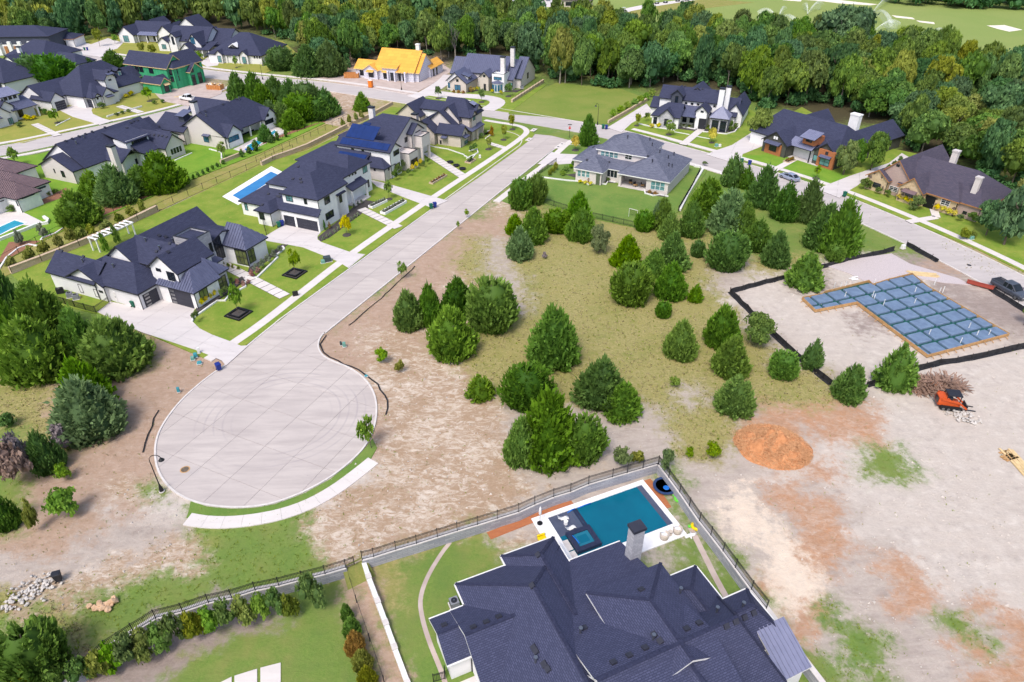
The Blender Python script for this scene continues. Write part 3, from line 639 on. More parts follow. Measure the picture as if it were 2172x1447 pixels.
# stone walls between the terraces
def stone_wall(pix, h, w, mat, label, cat='wall', z=-.1, steps=0):
    l = wline(pix); root = empty('retaining_wall', l[0]); o0 = l[0]
    for i in range(len(l)-1):
        a, b = l[i]-o0, l[i+1]-o0; t = (b-a).normalized(); nn = Vector((-t.y,t.x,0))*w/2
        ext = t*.12
        pl = [a-ext+nn, b+ext+nn, b+ext-nn, a-ext-nn]; hh = h + (steps*i)
        MB().prism([(v.x,v.y) for v in pl], z, hh+rnd.uniform(-.002,.002)*i).build('wall_course', mat, root)
        MB().prism([(v.x,v.y) for v in [a-ext+nn*1.25, b+ext+nn*1.25, b+ext-nn*1.25, a-ext-nn*1.25]], hh+.004, hh+.1+.002*(i%3)).build('coping', 'kerb' if mat == 'stone_block' else mat, root)
    return tag(root, label, cat)
stone_wall([(26,580),(90,556),(170,524),(250,490),(335,448)], 1.1, .5, 'stone_ashlar', 'tan stone retaining wall behind the nearest left house')
stone_wall([(556,352),(585,338),(620,326),(652,314),(700,290),(735,272)], .9, .5, 'stone_ashlar', 'tan stone wall behind the house with solar panels')
stone_wall([(740,268),(780,250),(832,222)], .7, .5, 'stone_ashlar', 'short tan wall beside the corner house rear')
stone_wall([(1086,218),(1120,196),(1152,175)], .8, .5, 'stone_ashlar', 'tan wall between the metal-roof house and the empty green lot')
stone_wall([(1290,262),(1322,244),(1372,214)], .7, .4, 'stone_ashlar', 'stone wall along the driveway of the white house with turret')
stone_wall([(470,348),(515,330),(512,322)], .8, .4, 'stone_ashlar', 'tan planter wall at the rear corner of the pool house lawn')
def low_wall(pix, label, top=.08, w=.42, mat='stone_block'):
    l = wline(pix); root = empty('retaining_wall', (l[0].x,l[0].y,LOW)); o0 = l[0]
    for i in range(len(l)-1):
        a, b = l[i]-o0, l[i+1]-o0; t = (b-a).normalized(); nn = Vector((-t.y,t.x,0))*w/2; ext = t*.06
        MB().prism([(v.x,v.y) for v in (a-ext+nn,b+ext+nn,b+ext-nn,a-ext-nn)], -.1, -LOW+top).build('wall_course', mat, root)
        MB().prism([(v.x,v.y) for v in (a+nn*1.2,b+nn*1.2,b-nn*1.2,a-nn*1.2)], -LOW+top+.003, -LOW+top+.09).build('coping', 'kerb', root)
    return tag(root, label, 'wall')
low_wall(WALL_A, 'grey stone retaining wall behind the long shrub hedge'); low_wall(WALL_B, 'grey stone retaining wall between the open lot and the pool yard'); low_wall(WALL_C, 'pale stone retaining wall on the dirt side of the pool yard')
lw = [G(*p, LOW) for p in [(769,1190),(786,1240),(805,1290),(822,1335),(840,1385),(868,1460)]]
root = empty('block_wall', lw[0])
for i in range(len(lw)-1):
    a, b = lw[i]-lw[0], lw[i+1]-lw[0]; t = (b-a).normalized(); nn = Vector((-t.y,t.x,0))*.22
    MB().prism([(v.x,v.y) for v in (a+nn,b+nn,b-nn,a-nn)], -.1, .95-.13*i).build('wall_step', 'trim_white', root)
    MB().box(-.3,-.25,.95-.13*i+.003,.3,.25,1.02-.13*i).build('step_cap', 'kerb', root, loc=b-t*.3, rz=math.atan2(t.y,t.x))
tag(root, 'stepped white block wall on the left side of the pool yard', 'wall')
# worn paths in the pool yard, brick walks, yard slabs
def lowstrip(name, pix, w, z, mat):
    l = smooth_line([G(*p, LOW) for p in pix], 2); a, b = offset_line(l, w/2), offset_line(l, -w/2)
    o = MB().prism([(p.x,p.y) for p in a+b[::-1]], LOW-.1, LOW+z).build(name, mat, kind='structure'); return o
lowstrip('dirt_path', [(955,1150),(935,1175),(905,1225),(890,1270),(895,1310),(910,1360),(935,1420),(945,1450)], .42, .012, 'site_dirt')
lowstrip('dirt_path', [(1465,1120),(1480,1150),(1500,1190),(1520,1230),(1545,1275)], .6, .012, 'site_dirt')
lowstrip('brick_walk', [(1037,1137),(1130,1100),(1215,1067)], 1.0, .05, 'wall_orange'); lowstrip('brick_walk', [(1372,1018),(1395,1046),(1416,1078)], .9, .05, 'wall_orange')
for q in ([(498,1447),(498,1434),(546,1419),(546,1447)], [(553,1447),(553,1417),(596,1406),(596,1447)], [(456,1455),(456,1446),(492,1436),(492,1455)]):
    sheet('patio_slab', [(x,y+(8 if y>1440 else 0)) for x,y in q], .08, 'walk_concrete', low=True)
# the gravel drive of the new plot, golf course beyond the wood
sheet('gravel_drive', [(1740,560),(1890,538),(1930,560),(2030,590),(2060,605),(2000,600),(1945,590),(1925,585),(1880,597),(1850,605),(1800,580)], .03, 'gravel')
sheet('golf_course', [(1030,-70),(1040,10),(1220,50),(1330,90),(1500,120),(1800,140),(2172,200),(2500,290),(2600,-70)], .02, 'fairway')
for q in ([(1680,-2),(1730,-6),(1790,2),(1862,10),(1845,12),(1780,8),(1740,3)], [(1890,33),(1935,38),(1940,42),(1900,38)], [(1942,44),(1980,48),(1982,52),(1950,48)], [(2092,55),(2130,54),(2168,64),(2140,68),(2115,62)], [(1660,-4),(1700,1),(1698,4),(1660,1)]):
    sheet('sand_bunker', q, .05, 'sand')
sheet('golf_ground_worn', [(1290,28),(1390,8),(1500,-2),(1600,6),(1500,18),(1420,26),(1340,42)], .04, 'rough_grass')
sheet('cart_path', [(1288,30),(1330,18),(1370,10),(1480,-4),(1500,-3),(1390,14),(1340,24),(1300,36)], .06, 'walk_concrete')
sheet('parking_lot', [(1010,-8),(1240,-8),(1250,14),(1020,18)], .05, 'drive_concrete')
sheet('construction_plot', [(326,196),(345,216),(400,226),(470,200),(474,186),(430,176),(340,184)], .10+.02, 'site_dirt')
sheet('construction_plot', [(640,168),(700,172),(870,203),(915,180),(960,150),(930,132),(740,148),(650,150)], .03, 'site_dirt')
# ------------------------------------------------------------------ house kit
class House:
    def __init__(s, label, org, ang, z=0.0, cat='house', name='house', group=None):
        s.z = z; s.o = G(*org, z); s.a = math.radians(ang); s.c, s.s = math.cos(s.a), math.sin(s.a)
        s.e = empty(name, s.o, s.a); tag(s.e, label, cat, group); s.tris = []; s.w = []
    def ray(s, px, py):                               # site ray in the house frame
        d = raydir(px, py); o = Vector((0,0,CAM_H)) - s.o
        r = lambda v: Vector((v.x*s.c+v.y*s.s, -v.x*s.s+v.y*s.c, v.z))
        return r(o), r(d)
    def part(s, mb, name, mat, parent=None, smooth=False): return mb.build(name, mat, parent or s.e, smooth)
    def box(s, name, x0,y0,z0,x1,y1,z1, mat, parent=None): return s.part(MB().box(x0,y0,z0,x1,y1,z1), name, mat, parent)
    def roof(s, top, mat, fascia='trim_dark', t=.22, seams=None, gutter=False):
        """top: polygons of the upper surface; gives a roof with fascia and soffit below, and raised seams on metal"""
        idx = {}; V = []; F = []
        def vi(p):
            k = tuple(round(c, 3) for c in p)
            if k not in idx: idx[k] = len(V); V.append(k)
            return idx[k]
        for poly in top:
            q = [vi(p) for p in poly]
            if len(set(q)) < 3: continue
            n = (Vector(V[q[1]])-Vector(V[q[0]])).cross(Vector(V[q[2]])-Vector(V[q[0]]))
            if n.z < 0: q = q[::-1]
            F.append(q)
        r = mesh('roof', V, F, mat, s.e)
        for q in F:
            for i in range(1, len(q)-1): s.tris.append((Vector(V[q[0]]), Vector(V[q[i]]), Vector(V[q[i+1]])))
        ed = {}
        for q in F:
            for i in range(len(q)):
                k = (q[i], q[(i+1)%len(q)]); ed[k] = ed.get(k, 0) + 1
        m = MB(); low = [(x,y,z-t) for x,y,z in V]
        for (a, b) in ed:
            if (b, a) not in ed: m.add([V[a], V[b], low[b], low[a]], [(0,3,2,1)])
        for q in F: m.add([low[i] for i in q], [tuple(range(len(q)))[::-1]])
        m.build('fascia', fascia, r)
        if gutter:
            for (a, b) in ed:
                if (b, a) not in ed and abs(V[a][2]-V[b][2]) < .01:
                    A_, B_ = Vector(V[a]), Vector(V[b]); t_ = (B_-A_).normalized(); o_ = Vector((t_.y,-t_.x,0))*.07 + Vector((0,0,-.07)); MB().bar(A_+o_, B_+o_, .12, .12).build('gutter', 'trim_white', r)
        if mat == 'shingle_near':                     # cap shingles over ridges and hips
            fn = {}
            for q in F:
                nn = (Vector(V[q[1]])-Vector(V[q[0]])).cross(Vector(V[q[2]])-Vector(V[q[0]])).normalized(); cc = sum((Vector(V[i]) for i in q), Vector())/len(q)
                for i in range(len(q)): fn.setdefault(tuple(sorted((q[i], q[(i+1)%len(q)]))), []).append((nn, cc))
            for (a, b), l_ in fn.items():
                if len(l_) == 2:
                    A_, B_ = Vector(V[a]), Vector(V[b]); up = (l_[0][0]+l_[1][0]).normalized(); L_ = (B_-A_).length; k_ = max(1, int(L_/.3))
                    if L_ < .5: continue
                    m = MB()
                    for i in range(k_): m.bar(A_.lerp(B_, i/k_)+up*(.015+.012*(i%2)), A_.lerp(B_, (i+.96)/k_)+up*(.03+.012*(i%2)), .30, .03, up)
                    m.build('ridge_cap', 'ridge_dark', r)
        if seams:
            for q in F:
                P_ = [Vector(V[i]) for i in q]; n = (P_[1]-P_[0]).cross(P_[2]-P_[0]).normalized()
                tdir = Vector((-n.y, n.x, 0))
                if tdir.length < 1e-3: continue
                tdir.normalize(); sdir = n.cross(tdir).normalized()
                T = [p.dot(tdir) for p in P_]; u = math.ceil((min(T)+.12)/seams)*seams
                while u < max(T)-.05:
                    hits = []
                    for i in range(len(P_)):
                        a, b = P_[i], P_[(i+1)%len(P_)]; ta, tb = T[i]-u, T[(i+1)%len(P_)]-u
                        if ta*tb < 0: hits.append(a.lerp(b, ta/(ta-tb)))
                    if len(hits) >= 2 and (hits[0]-hits[1]).length > .3:
                        MB().bar(hits[0]+n*.04, hits[1]+n*.04, .07, .10, n).build('seam', mat, r)
                    u += seams
        return r
    def wing(s, x0,y0,x1,y1, ze, ridge='x', pitch=.75, hips=(0,0), oh=.4, zb=0.0, wall='wall_white', roof='shingle', fascia='trim_dark', seams=None, walls=True, hip_k=1.0, gutter=False):
        if ridge == 'x':
            h = (y1-y0)/2; ym = (y0+y1)/2; zr = ze+pitch*h
            a, b = x0+min(h*hip_k,(x1-x0)/2)*hips[0], x1-min(h*hip_k,(x1-x0)/2)*hips[1]
            A,B,C_,D = (x0,y0,ze),(x1,y0,ze),(x1,y1,ze),(x0,y1,ze); R0,R1 = (a,ym,zr),(b,ym,zr)
            top = [[A,B,R1,R0],[C_,D,R0,R1]]
            if hips[0]: top.append([D,A,R0])
            if hips[1]: top.append([B,C_,R1])
        else:
            h = (x1-x0)/2; xm = (x0+x1)/2; zr = ze+pitch*h
            a, b = y0+min(h*hip_k,(y1-y0)/2)*hips[0], y1-min(h*hip_k,(y1-y0)/2)*hips[1]
            A,B,C_,D = (x0,y0,ze),(x1,y0,ze),(x1,y1,ze),(x0,y1,ze); R0,R1 = (xm,a,zr),(xm,b,zr)
            top = [[B,C_,R1,R0],[D,A,R0,R1]]
            if hips[0]: top.append([A,B,R0])
            if hips[1]: top.append([C_,D,R1])
        s.roof(top, roof, fascia, seams=seams, gutter=gutter)
        w = dict(x0=x0+oh, y0=y0+oh, x1=x1-oh, y1=y1-oh, ze=ze)
        if walls:
            t = .23; zt = ze+pitch*oh-t; X0,Y0,X1,Y1 = w['x0'],w['y0'],w['x1'],w['y1']; zp = zr-t-.02
            m = MB(); xm, ym = (X0+X1)/2, (Y0+Y1)/2
            def face(p, q, pk):
                v = [(*p,zb),(*q,zb),(*q,zt)] + ([(*pk,zp)] if pk else []) + [(*p,zt)]
                m.add(v, [tuple(range(len(v)))])
            face((X0,Y0),(X1,Y0), (xm,Y0) if ridge=='y' and not hips[0] else None)
            face((X1,Y0),(X1,Y1), (X1,ym) if ridge=='x' and not hips[1] else None)
            face((X1,Y1),(X0,Y1), (xm,Y1) if ridge=='y' and not hips[1] else None)
            face((X0,Y1),(X0,Y0), (X0,ym) if ridge=='x' and not hips[0] else None)
            s.part(m, 'wall', wall)
            c = MB()                                   # downpipe at a visible corner
            c.bar((X1+.06,Y0-.06,zb),(X1+.06,Y0-.06,zt),.09); 
            if zb == 0: s.part(c, 'downpipe', 'trim_dark')
        s.w.append(w); return w
    def shed(s, x0,y0,x1,y1, zlo, zhi, side, roof='metal_roof', fascia='trim_dark', seams=None):
        z = {'-y':(zlo,zlo,zhi,zhi),'+y':(zhi,zhi,zlo,zlo),'+x':(zhi,zlo,zlo,zhi),'-x':(zlo,zhi,zhi,zlo)}[side]
        return s.roof([[(x0,y0,z[0]),(x1,y0,z[1]),(x1,y1,z[2]),(x0,y1,z[3])]], roof, fascia, t=.16, seams=seams)
    def flat(s, x0,y0,x1,y1, z0, z1, wall='stucco_white', cap='trim_dark', deck=None, rim=.18):
        s.box('wall', x0,y0,z0,x1,y1,z1-.35, wall)
        if deck: s.box('roof_deck', x0+rim+.01,y0+rim+.01,z1-.348,x1-rim-.01,y1-rim-.01,z1-.30, deck)
        m = MB(); m.box(x0,y0,z1-.345,x1,y0+rim,z1); m.box(x0,y1-rim,z1-.345,x1,y1,z1); m.box(x0,y0+rim+.002,z1-.345,x0+rim,y1-rim-.002,z1); m.box(x1-rim,y0+rim+.002,z1-.345,x1,y1-rim-.002,z1)
        p = s.part(m, 'parapet', wall)
        m = MB(); k = .05; m.box(x0-k,y0-k,z1+.003,x1+k,y0+rim+k,z1+.07); m.box(x0-k,y1-rim-k,z1+.003,x1+k,y1+k,z1+.07); m.box(x0-k,y0+rim+k+.002,z1+.003,x0+rim+k,y1-rim-k-.002,z1+.07); m.box(x1-rim-k,y0+rim+k+.002,z1+.003,x1+k,y1-rim-k-.002,z1+.07)
        s.part(m, 'cap', cap, p)
        w = dict(x0=x0,y0=y0,x1=x1,y1=y1,ze=z1); s.w.append(w); return w
    def plane(s, side, c, px, py):                    # where a photo point lies on a wall plane: (along, up)
        o, d = s.ray(px, py); ax = 0 if side[1] == 'x' else 1
        k = (c - o[ax])/d[ax]; p = o + d*k
        return (p.y if ax == 0 else p.x), p.z
    def panel(s, name, side, c, u0, z0, u1, z1, t0, t1, mat, parent=None):
        sg = 1 if side[0] == '+' else -1; a, b = c+sg*t0, c+sg*t1; a, b = min(a,b), max(a,b)
        if side[1] == 'x': return s.box(name, a,u0,z0,b,u1,z1, mat, parent)
        return s.box(name, u0,a,z0,u1,b,z1, mat, parent)
    def win(s, w, side, px, cols=1, rows=1, glass='glass_dark', frame='trim_dark', f=.09, name='window', blind=None):
        c = w if isinstance(w, (int, float)) else w[{'+x':'x1','-x':'x0','+y':'y1','-y':'y0'}[side]]
        (u0, z1), (u1, z0) = s.plane(side, c, px[0], px[1]), s.plane(side, c, px[2], px[3])
        if u1 < u0: u0, u1 = u1, u0
        if z1 < z0: z0, z1 = z1, z0
        z0 = max(z0, .06); s.winm(c, side, u0, z0, u1, z1, cols, rows, glass, frame, f, name)
    def winm(s, c, side, u0, z0, u1, z1, cols=1, rows=1, glass='glass_dark', frame='trim_dark', f=.09, name='window'):
        m = MB(); sg = 1 if side[0] == '+' else -1
        def bx(a0, b0, a1, b1):
            t = sorted((c+sg*.004, c+sg*.075))
            if side[1] == 'x': m.box(t[0],a0,b0,t[1],a1,b1)
            else: m.box(a0,t[0],b0,a1,t[1],b1)
        bx(u0,z0,u1,z0+f); bx(u0,z1-f,u1,z1); bx(u0,z0+f,u0+f,z1-f); bx(u1-f,z0+f,u1,z1-f)
        for i in range(1, cols): q = u0+(u1-u0)*i/cols; bx(q-f*.4,z0+f,q+f*.4,z1-f)
        for j in range(1, rows): q = z0+(z1-z0)*j/rows; bx(u0+f,q-f*.3,u1-f,q+f*.3)
        e = s.part(m, name, frame)
        for i in range(cols):
            a0, a1 = u0+(u1-u0)*i/cols+.02, u0+(u1-u0)*(i+1)/cols-.02
            s.panel('pane', side, c, a0, z0+.02, a1, z1-.02, .006, .032, glass, e)
    def garage(s, w, side, px, n=4, mat='garage_dark', lites=False):
        c = w if isinstance(w, (int, float)) else w[{'+x':'x1','-x':'x0','+y':'y1','-y':'y0'}[side]]
        (u0, z1), (u1, _) = s.plane(side, c, px[0], px[1]), s.plane(side, c, px[2], px[3])
        if u1 < u0: u0, u1 = u1, u0
        e = empty('garage_door', (0,0,0), 0, s.e); h = max(2.1, min(2.7, z1))
        for i in range(n): s.panel('door_panel', side, c, u0, .06+h*i/n, u1, .06+h*(i+1)/n-.035, .005, .06, mat, e)
        if lites:
            for i in range(n): s.panel('lite', side, c, u0+.25, .06+h*i/n+.12, u0+1.1, .06+h*(i+1)/n-.16, .062, .075, 'steel', e)
        s.panel('header', side, c, u0-.12, h+.07, u1+.12, h+.2, .005, .08, 'trim_white', e)
    def door(s, w, side, px, mat='trim_dark'):
        c = w if isinstance(w, (int, float)) else w[{'+x':'x1','-x':'x0','+y':'y1','-y':'y0'}[side]]
        (u0, z1), (u1, _) = s.plane(side, c, px[0], px[1]), s.plane(side, c, px[2], px[3])
        if u1 < u0: u0, u1 = u1, u0
        d = s.panel('door', side, c, u0, .06, u1, max(2, min(2.9, z1)), .005, .07, mat)
        s.panel('handle', side, c, u1-.22, 1.0, u1-.14, 1.25, .072, .12, 'steel', d)
    def chimney(s, x, y, w, d, z0, z1, mat='chim_white', cap='trim_dark'):
        c = s.box('chimney', x-w/2,y-d/2,z0,x+w/2,y+d/2,z1, mat); s.box('chimney_cap', x-w/2-.1,y-d/2-.1,z1+.004,x+w/2+.1,y+d/2+.1,z1+.32, cap, c)
    def hit(s, px, py):
        o, d = s.ray(px, py); best = None
        for a, b, c in s.tris:
            e1, e2 = b-a, c-a; p = d.cross(e2); det = e1.dot(p)
            if abs(det) < 1e-9: continue
            t_ = o-a; u = t_.dot(p)/det
            if u < -1e-6 or u > 1+1e-6: continue
            q = t_.cross(e1); v = d.dot(q)/det
            if v < -1e-6 or u+v > 1+1e-6: continue
            k = e2.dot(q)/det
            if k > 0 and (best is None or k < best[0]): best = (k, e1.cross(e2).normalized())
        if best is None: return None, None
        return o + d*best[0], best[1]
    def vents(s, pts, kind='box'):
        for px, py in pts:
            p, n = s.hit(px, py)
            if p is None: continue
            if kind == 'box':
                u = Vector((-n.y,n.x,0)).normalized(); v = n.cross(u)
                c = [p+u*a+v*b+n*h for h in (-.02,.16) for a, b in ((-.24,-.22),(.24,-.22),(.24,.22),(-.24,.22))]
                mesh('roof_vent', c, BOXF, 'vent_dark', s.e)
            else:
                m = MB(); m.tube([p-Vector((0,0,.2)), p+Vector((0,0,.55))], .09, 8); m.tube([p+Vector((0,0,.56)), p+Vector((0,0,.72))], .17, 8)
                m.build('flue_pipe', 'steel' if kind == 'pipe' else 'vent_dark', s.e)
    def solar(s, quad, nu, nv):
        P_ = [s.hit(*q) for q in quad]
        if any(p[0] is None for p in P_): return
        n = P_[0][1]; p0, p1, p2, p3 = (q[0] for q in P_)
        u = Vector((-n.y,n.x,0)).normalized(); v = n.cross(u)
        o = p0; U = [(p-o).dot(u) for p in (p0,p1,p2,p3)]; V = [(p-o).dot(v) for p in (p0,p1,p2,p3)]
        u0, u1 = (min(U[0],U[3],U[1],U[2])*.5+.5*sorted(U)[1]), (max(U)*.5+.5*sorted(U)[2]); v0, v1 = sorted(V)[0]*.5+sorted(V)[1]*.5, sorted(V)[2]*.5+sorted(V)[3]*.5
        e = empty('solar_array', (0,0,0), 0, s.e)
        for i in range(nu):
            for j in range(nv):
                a0, a1 = u0+(u1-u0)*i/nu+.012, u0+(u1-u0)*(i+1)/nu-.012; b0, b1 = v0+(v1-v0)*j/nv+.012, v0+(v1-v0)*(j+1)/nv-.012
                c = [o+u*a+v*b+n*h for h in (.05,.12) for a, b in ((a0,b0),(a1,b0),(a1,b1),(a0,b1))]
                mesh('solar_panel', c, BOXF, 'solar', e)
# ------------------------------------------------------------------ houses
def Mrubble(name, c1, c2, c3, scale):
    m, nt, n, l, b = nodes(name); b.inputs['Roughness'].default_value = .9
    v = N(nt, 'ShaderNodeTexVoronoi'); v.inputs['Scale'].default_value = scale; l.new(coord(nt, 'Object'), v.inputs['Vector'])
    e = N(nt, 'ShaderNodeTexVoronoi', feature='DISTANCE_TO_EDGE'); e.inputs['Scale'].default_value = scale; l.new(coord(nt, 'Object'), e.inputs['Vector'])
    sp = N(nt, 'ShaderNodeSeparateColor'); l.new(v.outputs['Color'], sp.inputs[0])
    c = mixc(nt, sp.outputs[0], c1, c2); c = mixc(nt, ramp(nt, sp.outputs[1], .80, .84), c, c3)
    c = mixc(nt, ramp(nt, e.outputs['Distance'], .0, .05), tuple(x*1.0 for x in c1), c)
    l.new(c, b.inputs['Base Color']); l.new(bumpn(nt, e.outputs['Distance'], .3, .05), b.inputs['Normal'])
Mrubble('stone_tan', (.58,.45,.29), (.46,.34,.20), (.14,.10,.08), 2.2)

def column(h, x, y, z1, w=.35, mat='stucco_white', z0=0): h.box('column', x-w/2,y-w/2,z0,x+w/2,y+w/2,z1, mat)

# 1 nearest on the left of the street
h = House('two-storey white house with black roofs and three metal hip roofs nearest the cul-de-sac', (304,657), -23.5)
b = h.wing(-18.9,-.95,-8,5.1, 3.0, 'x', .83)
g = h.wing(-14.6,-.9,-6.2,5, 3.0, 'y', .55)
g1 = h.wing(-9.2,-.45,.6,6.8, 3.05, 'x', .8, (0,1))
h.wing(-10.2,3.3,-2.3,20.2, 5.0, 'y', .77, (0,0), wall='stucco_white')
cr = h.wing(-6.5,4.0,2.3,10.8, 5.55, 'x', .78, (0,0), wall='stucco_white')
g2 = h.wing(-.8,3.4,5.5,11.0, 5.6, 'y', .78, wall='stucco_white')
tw = h.flat(-2.6,11.0,1.5,14.7, 0, 7.1, wall='stone_grey', deck='shingle')
md = h.wing(-5,14.3,1.5,20.2, 5.2, 'x', .3, (0,0), wall='stucco_white')
h3 = h.wing(.4,16.85,6.15,22.45, 3.6, 'x', 1.05, (0,1), roof='metal_roof', seams=.55, wall='stucco_white')
h1 = h.wing(3.4,2.9,8.4,8.6, 3.2, 'y', .95, (1,0), roof='metal_roof', seams=.5, wall='stucco_white')
h2 = h.wing(1.6,6.25,7.75,11.2, 3.4, 'x', 1.0, (0,1), roof='metal_roof', seams=.5, wall='stone_grey')
h.shed(.6,2.95,4.4,4.3, 3.15, 4.1, '-y', 'metal_roof', seams=.5); h.box('wall', .8,3.3,0,3.795,7,3.2, 'stucco_white'); h.shed(1.2,11.2,3.2,14.6, 2.5, 2.75, '+x', 'metal_roof')
h.win(4.4,'-y',(296,561,323,574),2); h.win(g2,'-y',(330.6,568,343,577)); h.win(g2,'-y',(352.7,575,375.5,598),2)
h.win(g,'-y',(165,602,180,622)); h.win(g,'-y',(198,612,212,631)); h.win(g,'-y',(210,615,220,622)); h.door(g1,'-y',(239.8,619,248.8,632),'trim_white')
h.garage(g1,'+x',(302,627,340,635), lites=True); h.garage(3.3,'-y',(357,611,411,647), lites=True)
h.win(h1,'+x',(421,619,444,629),2,1,'glass_olive'); h.win(h2,'+x',(452.6,597,484,607),3,2,'glass_olive')
h.win(h3,'-y',(497,528,529,564),3,2,'glass_olive'); h.win(h3,'+x',(524,533,544,552),2,2,'glass_olive'); h.win(md,'+x',(449,506,472,524),2); h.win(md,'+x',(456,526,479,545),3); h.win(tw,'+x',(442,517,453.8,534))
h.vents([(338,500),(352,503),(368,506),(385,509),(132,533),(156,539),(178,545),(203,551),(361,517),(333,534),(357,535)]); h.vents([(310,513),(368,514),(340,530),(177,557)],'pipe'); h.vents([(242,568)],'pipe')
# 2 white stucco with three-car garage
h = House('two-storey white stucco house with hip roofs, black garage doors and a long pool behind', (680.8,493.8), -23.5)
S = dict(wall='stucco_white')
a = h.wing(-8.8,.55,.1,10, 6.2, 'y', .70, (1,0), **S)
c = h.wing(-14.5,3.6,-2.2,16.2, 6.2, 'x', .54, (1,1), hip_k=.7, **S)
r = h.wing(-12,13.6,-2.4,22.2, 6.2, 'x', .55, (1,1), hip_k=.6, **S)
h.shed(-8.9,-.2,.2,.96, 3.2, 4.3, '-y', 'shingle'); h.box('wall', -8.6,.05,0,-.1,1.2,3.15, 'stucco_white')
l1 = h.wing(-19.3,.35,-8,9, 3.0, 'x', .6, (1,0), **S); l2 = h.wing(-13.5,-2,-9.4,4, 3.0, 'y', .6, (1,0), **S)
h.wing(-17,8.5,-9,17, 3.2, 'y', .5, (0,1), **S)
h.shed(-3.6,12.6,-1.1,18.2, 3.4, 4.8, '+x', 'shingle'); h.shed(-2.3,6.3,.1,9.1, 4.9, 5.9, '+x', 'shingle'); h.box('wall', -2.6,6.5,0,-.3,8.9,5.0, 'stucco_white')
column(h,-1.4,12.9,3.4); column(h,-1.4,17.9,3.4); h.box('porch_floor',-3,12.6,0,-.9,18.2,.3,'slab_concrete')
h.win(a,'-y',(605.7,413.6,622.6,429),2,2,'glass_teal'); h.win(a,'-y',(644,420,652.8,434)); h.win(a,'+x',(687,421,700.7,429),2,1,'glass_dark'); h.win(a,'+x',(690,454,708.8,458),2)
h.garage(.05,'-y',(602,457,627.8,481)); h.garage(.05,'-y',(629,462,676.4,491))
h.win(-.3,'+x',(718,412,726.5,428),1,3); h.win(r,'+x',(768.5,355,779.5,364),2,1,'glass_teal'); h.win(r,'+x',(777,384,784,396),1,3)
for x in (739,745.5,752): h.win(c,'+x',(x,366-(x-739)*.4,x+4,374-(x-739)*.4))
h.win(l1,'-y',(518,431,527.6,447),1,2,'glass_teal'); h.win(l2,'-y',(549,450,563,467)); h.door(r,'+x',(749,404,754,415))
h.vents([(633,354),(638,380),(640,387),(570,412),(590,417),(594,418),(557,435),(622,380)])
# 3 solar panels
h = House('cream two-storey house with rows of solar panels on its black roof', (845,423), -23.5)
S = dict(wall='wall_pinkwhite')
lo = h.wing(-29,4.2,-12,18, 3.0, 'x', .45, (1,0), **S)
m_ = h.wing(-24,14.2,-8.9,29.5, 6.2, 'x', .5, (1,0), **S)
g1 = h.wing(-21.2,8.9,-6.8,13.7, 6.0, 'x', .64, (0,0), wall='stucco_white'); g2 = h.wing(-14,19.8,-7.7,25.4, 6.7, 'x', .66, (0,0), **S)
sm = h.wing(-14,6.8,-7.2,11.2, 3.0, 'x', .75, (0,1), **S)
b1 = h.flat(-9.5,14.8,-5.8,18.6, 0, 4.0, wall='wall_pinkwhite'); b2 = h.flat(-9.5,21.2,-6.1,24.9, 3.4, 6.0, wall='wall_pinkwhite')
for y in (21.5,24.6): column(h,-6.4,y,3.4,.5,'wall_pinkwhite')
h.chimney(-22.6,26.5,1.3,1.0,5,9.4)
h.win(g1,'+x',(834,322,846.7,326),3,2); h.win(g1,'+x',(837,350,848.8,353),2); h.win(m_,'+x',(858,293,872,296),3); h.win(g2,'+x',(881,281,891.7,277),3); h.win(g1,'-y',(745,313,752,324)); h.win(g1,'-y',(766.5,315.7,773.5,327))
h.win(b1,'+x',(871,341,886,344),3); h.win(m_,'+x',(881,301,892,312),2,1,'glass_dark'); h.win(sm,'-y',(792.5,357,797,363)); h.win(sm,'+x',(823,357,826,361))
z = lambda *p: [(620+x/7.233, 230+y/7.233) for x, y in p]
h.solar(z((735,550),(1465,655),(1515,545),(765,455)),9,1); h.solar(z((895,450),(1180,490),(1220,400),(935,360)),4,1); h.solar(z((1195,495),(1305,515),(1355,415),(1225,405)),2,1)
h.solar(z((1015,355),(1185,385),(1230,285),(1055,265)),3,1); h.solar(z((1090,255),(1195,270),(1210,235),(1105,215)),2,1); h.solar(z((670,765),(1160,790),(1175,740),(715,670)),6,1)
h.solar(z((170,780),(400,805),(435,715),(215,695)),3,1); h.solar(z((245,690),(435,710),(460,655),(280,640)),3,1)
h.vents([(797,283),(803,284),(678,308),(757,380),(716,388)])
# 4 corner house
h = House('cream brick corner house with stacked black gables by the street junction', (979.7,320.5), -23.5)
S = dict(wall='wall_cream')
f = h.wing(-7.9,1.4,-.7,5.9, 3.0, 'x', .85, **S); h.wing(-14.8,.8,-7.6,10, 3.0, 'y', .8, **S); h.wing(-12.5,3.8,-3.4,14, 4.0, 'y', .8, wall='wall_pinkwhite')
h.wing(-9.6,5.8,-3.3,14, 5.2, 'y', 1.05, wall='wall_pinkwhite'); u = h.wing(-9,6.7,-.8,14.5, 6.0, 'x', .9, (0,1), hip_k=.85, **S)
ug = h.wing(-4,7.0,-.5,10.4, 6.1, 'x', .8, **S); u2 = h.wing(-4.2,10.3,-.9,14.0, 6.7, 'x', .75, **S)
h.wing(-24.5,10,-17,18.5, 3.5, 'y', .8, **S); h.wing(-18.5,12.5,-8,19, 5.0, 'x', .5, wall='stucco_white')
h.shed(-3.4,5.7,.1,12.95, 3.0, 4.3, '+x', 'metal_roof', seams=.6); column(h,-.3,9.4,3.0,.4,'wall_cream'); column(h,-.3,12.6,3.0,.4,'wall_cream')
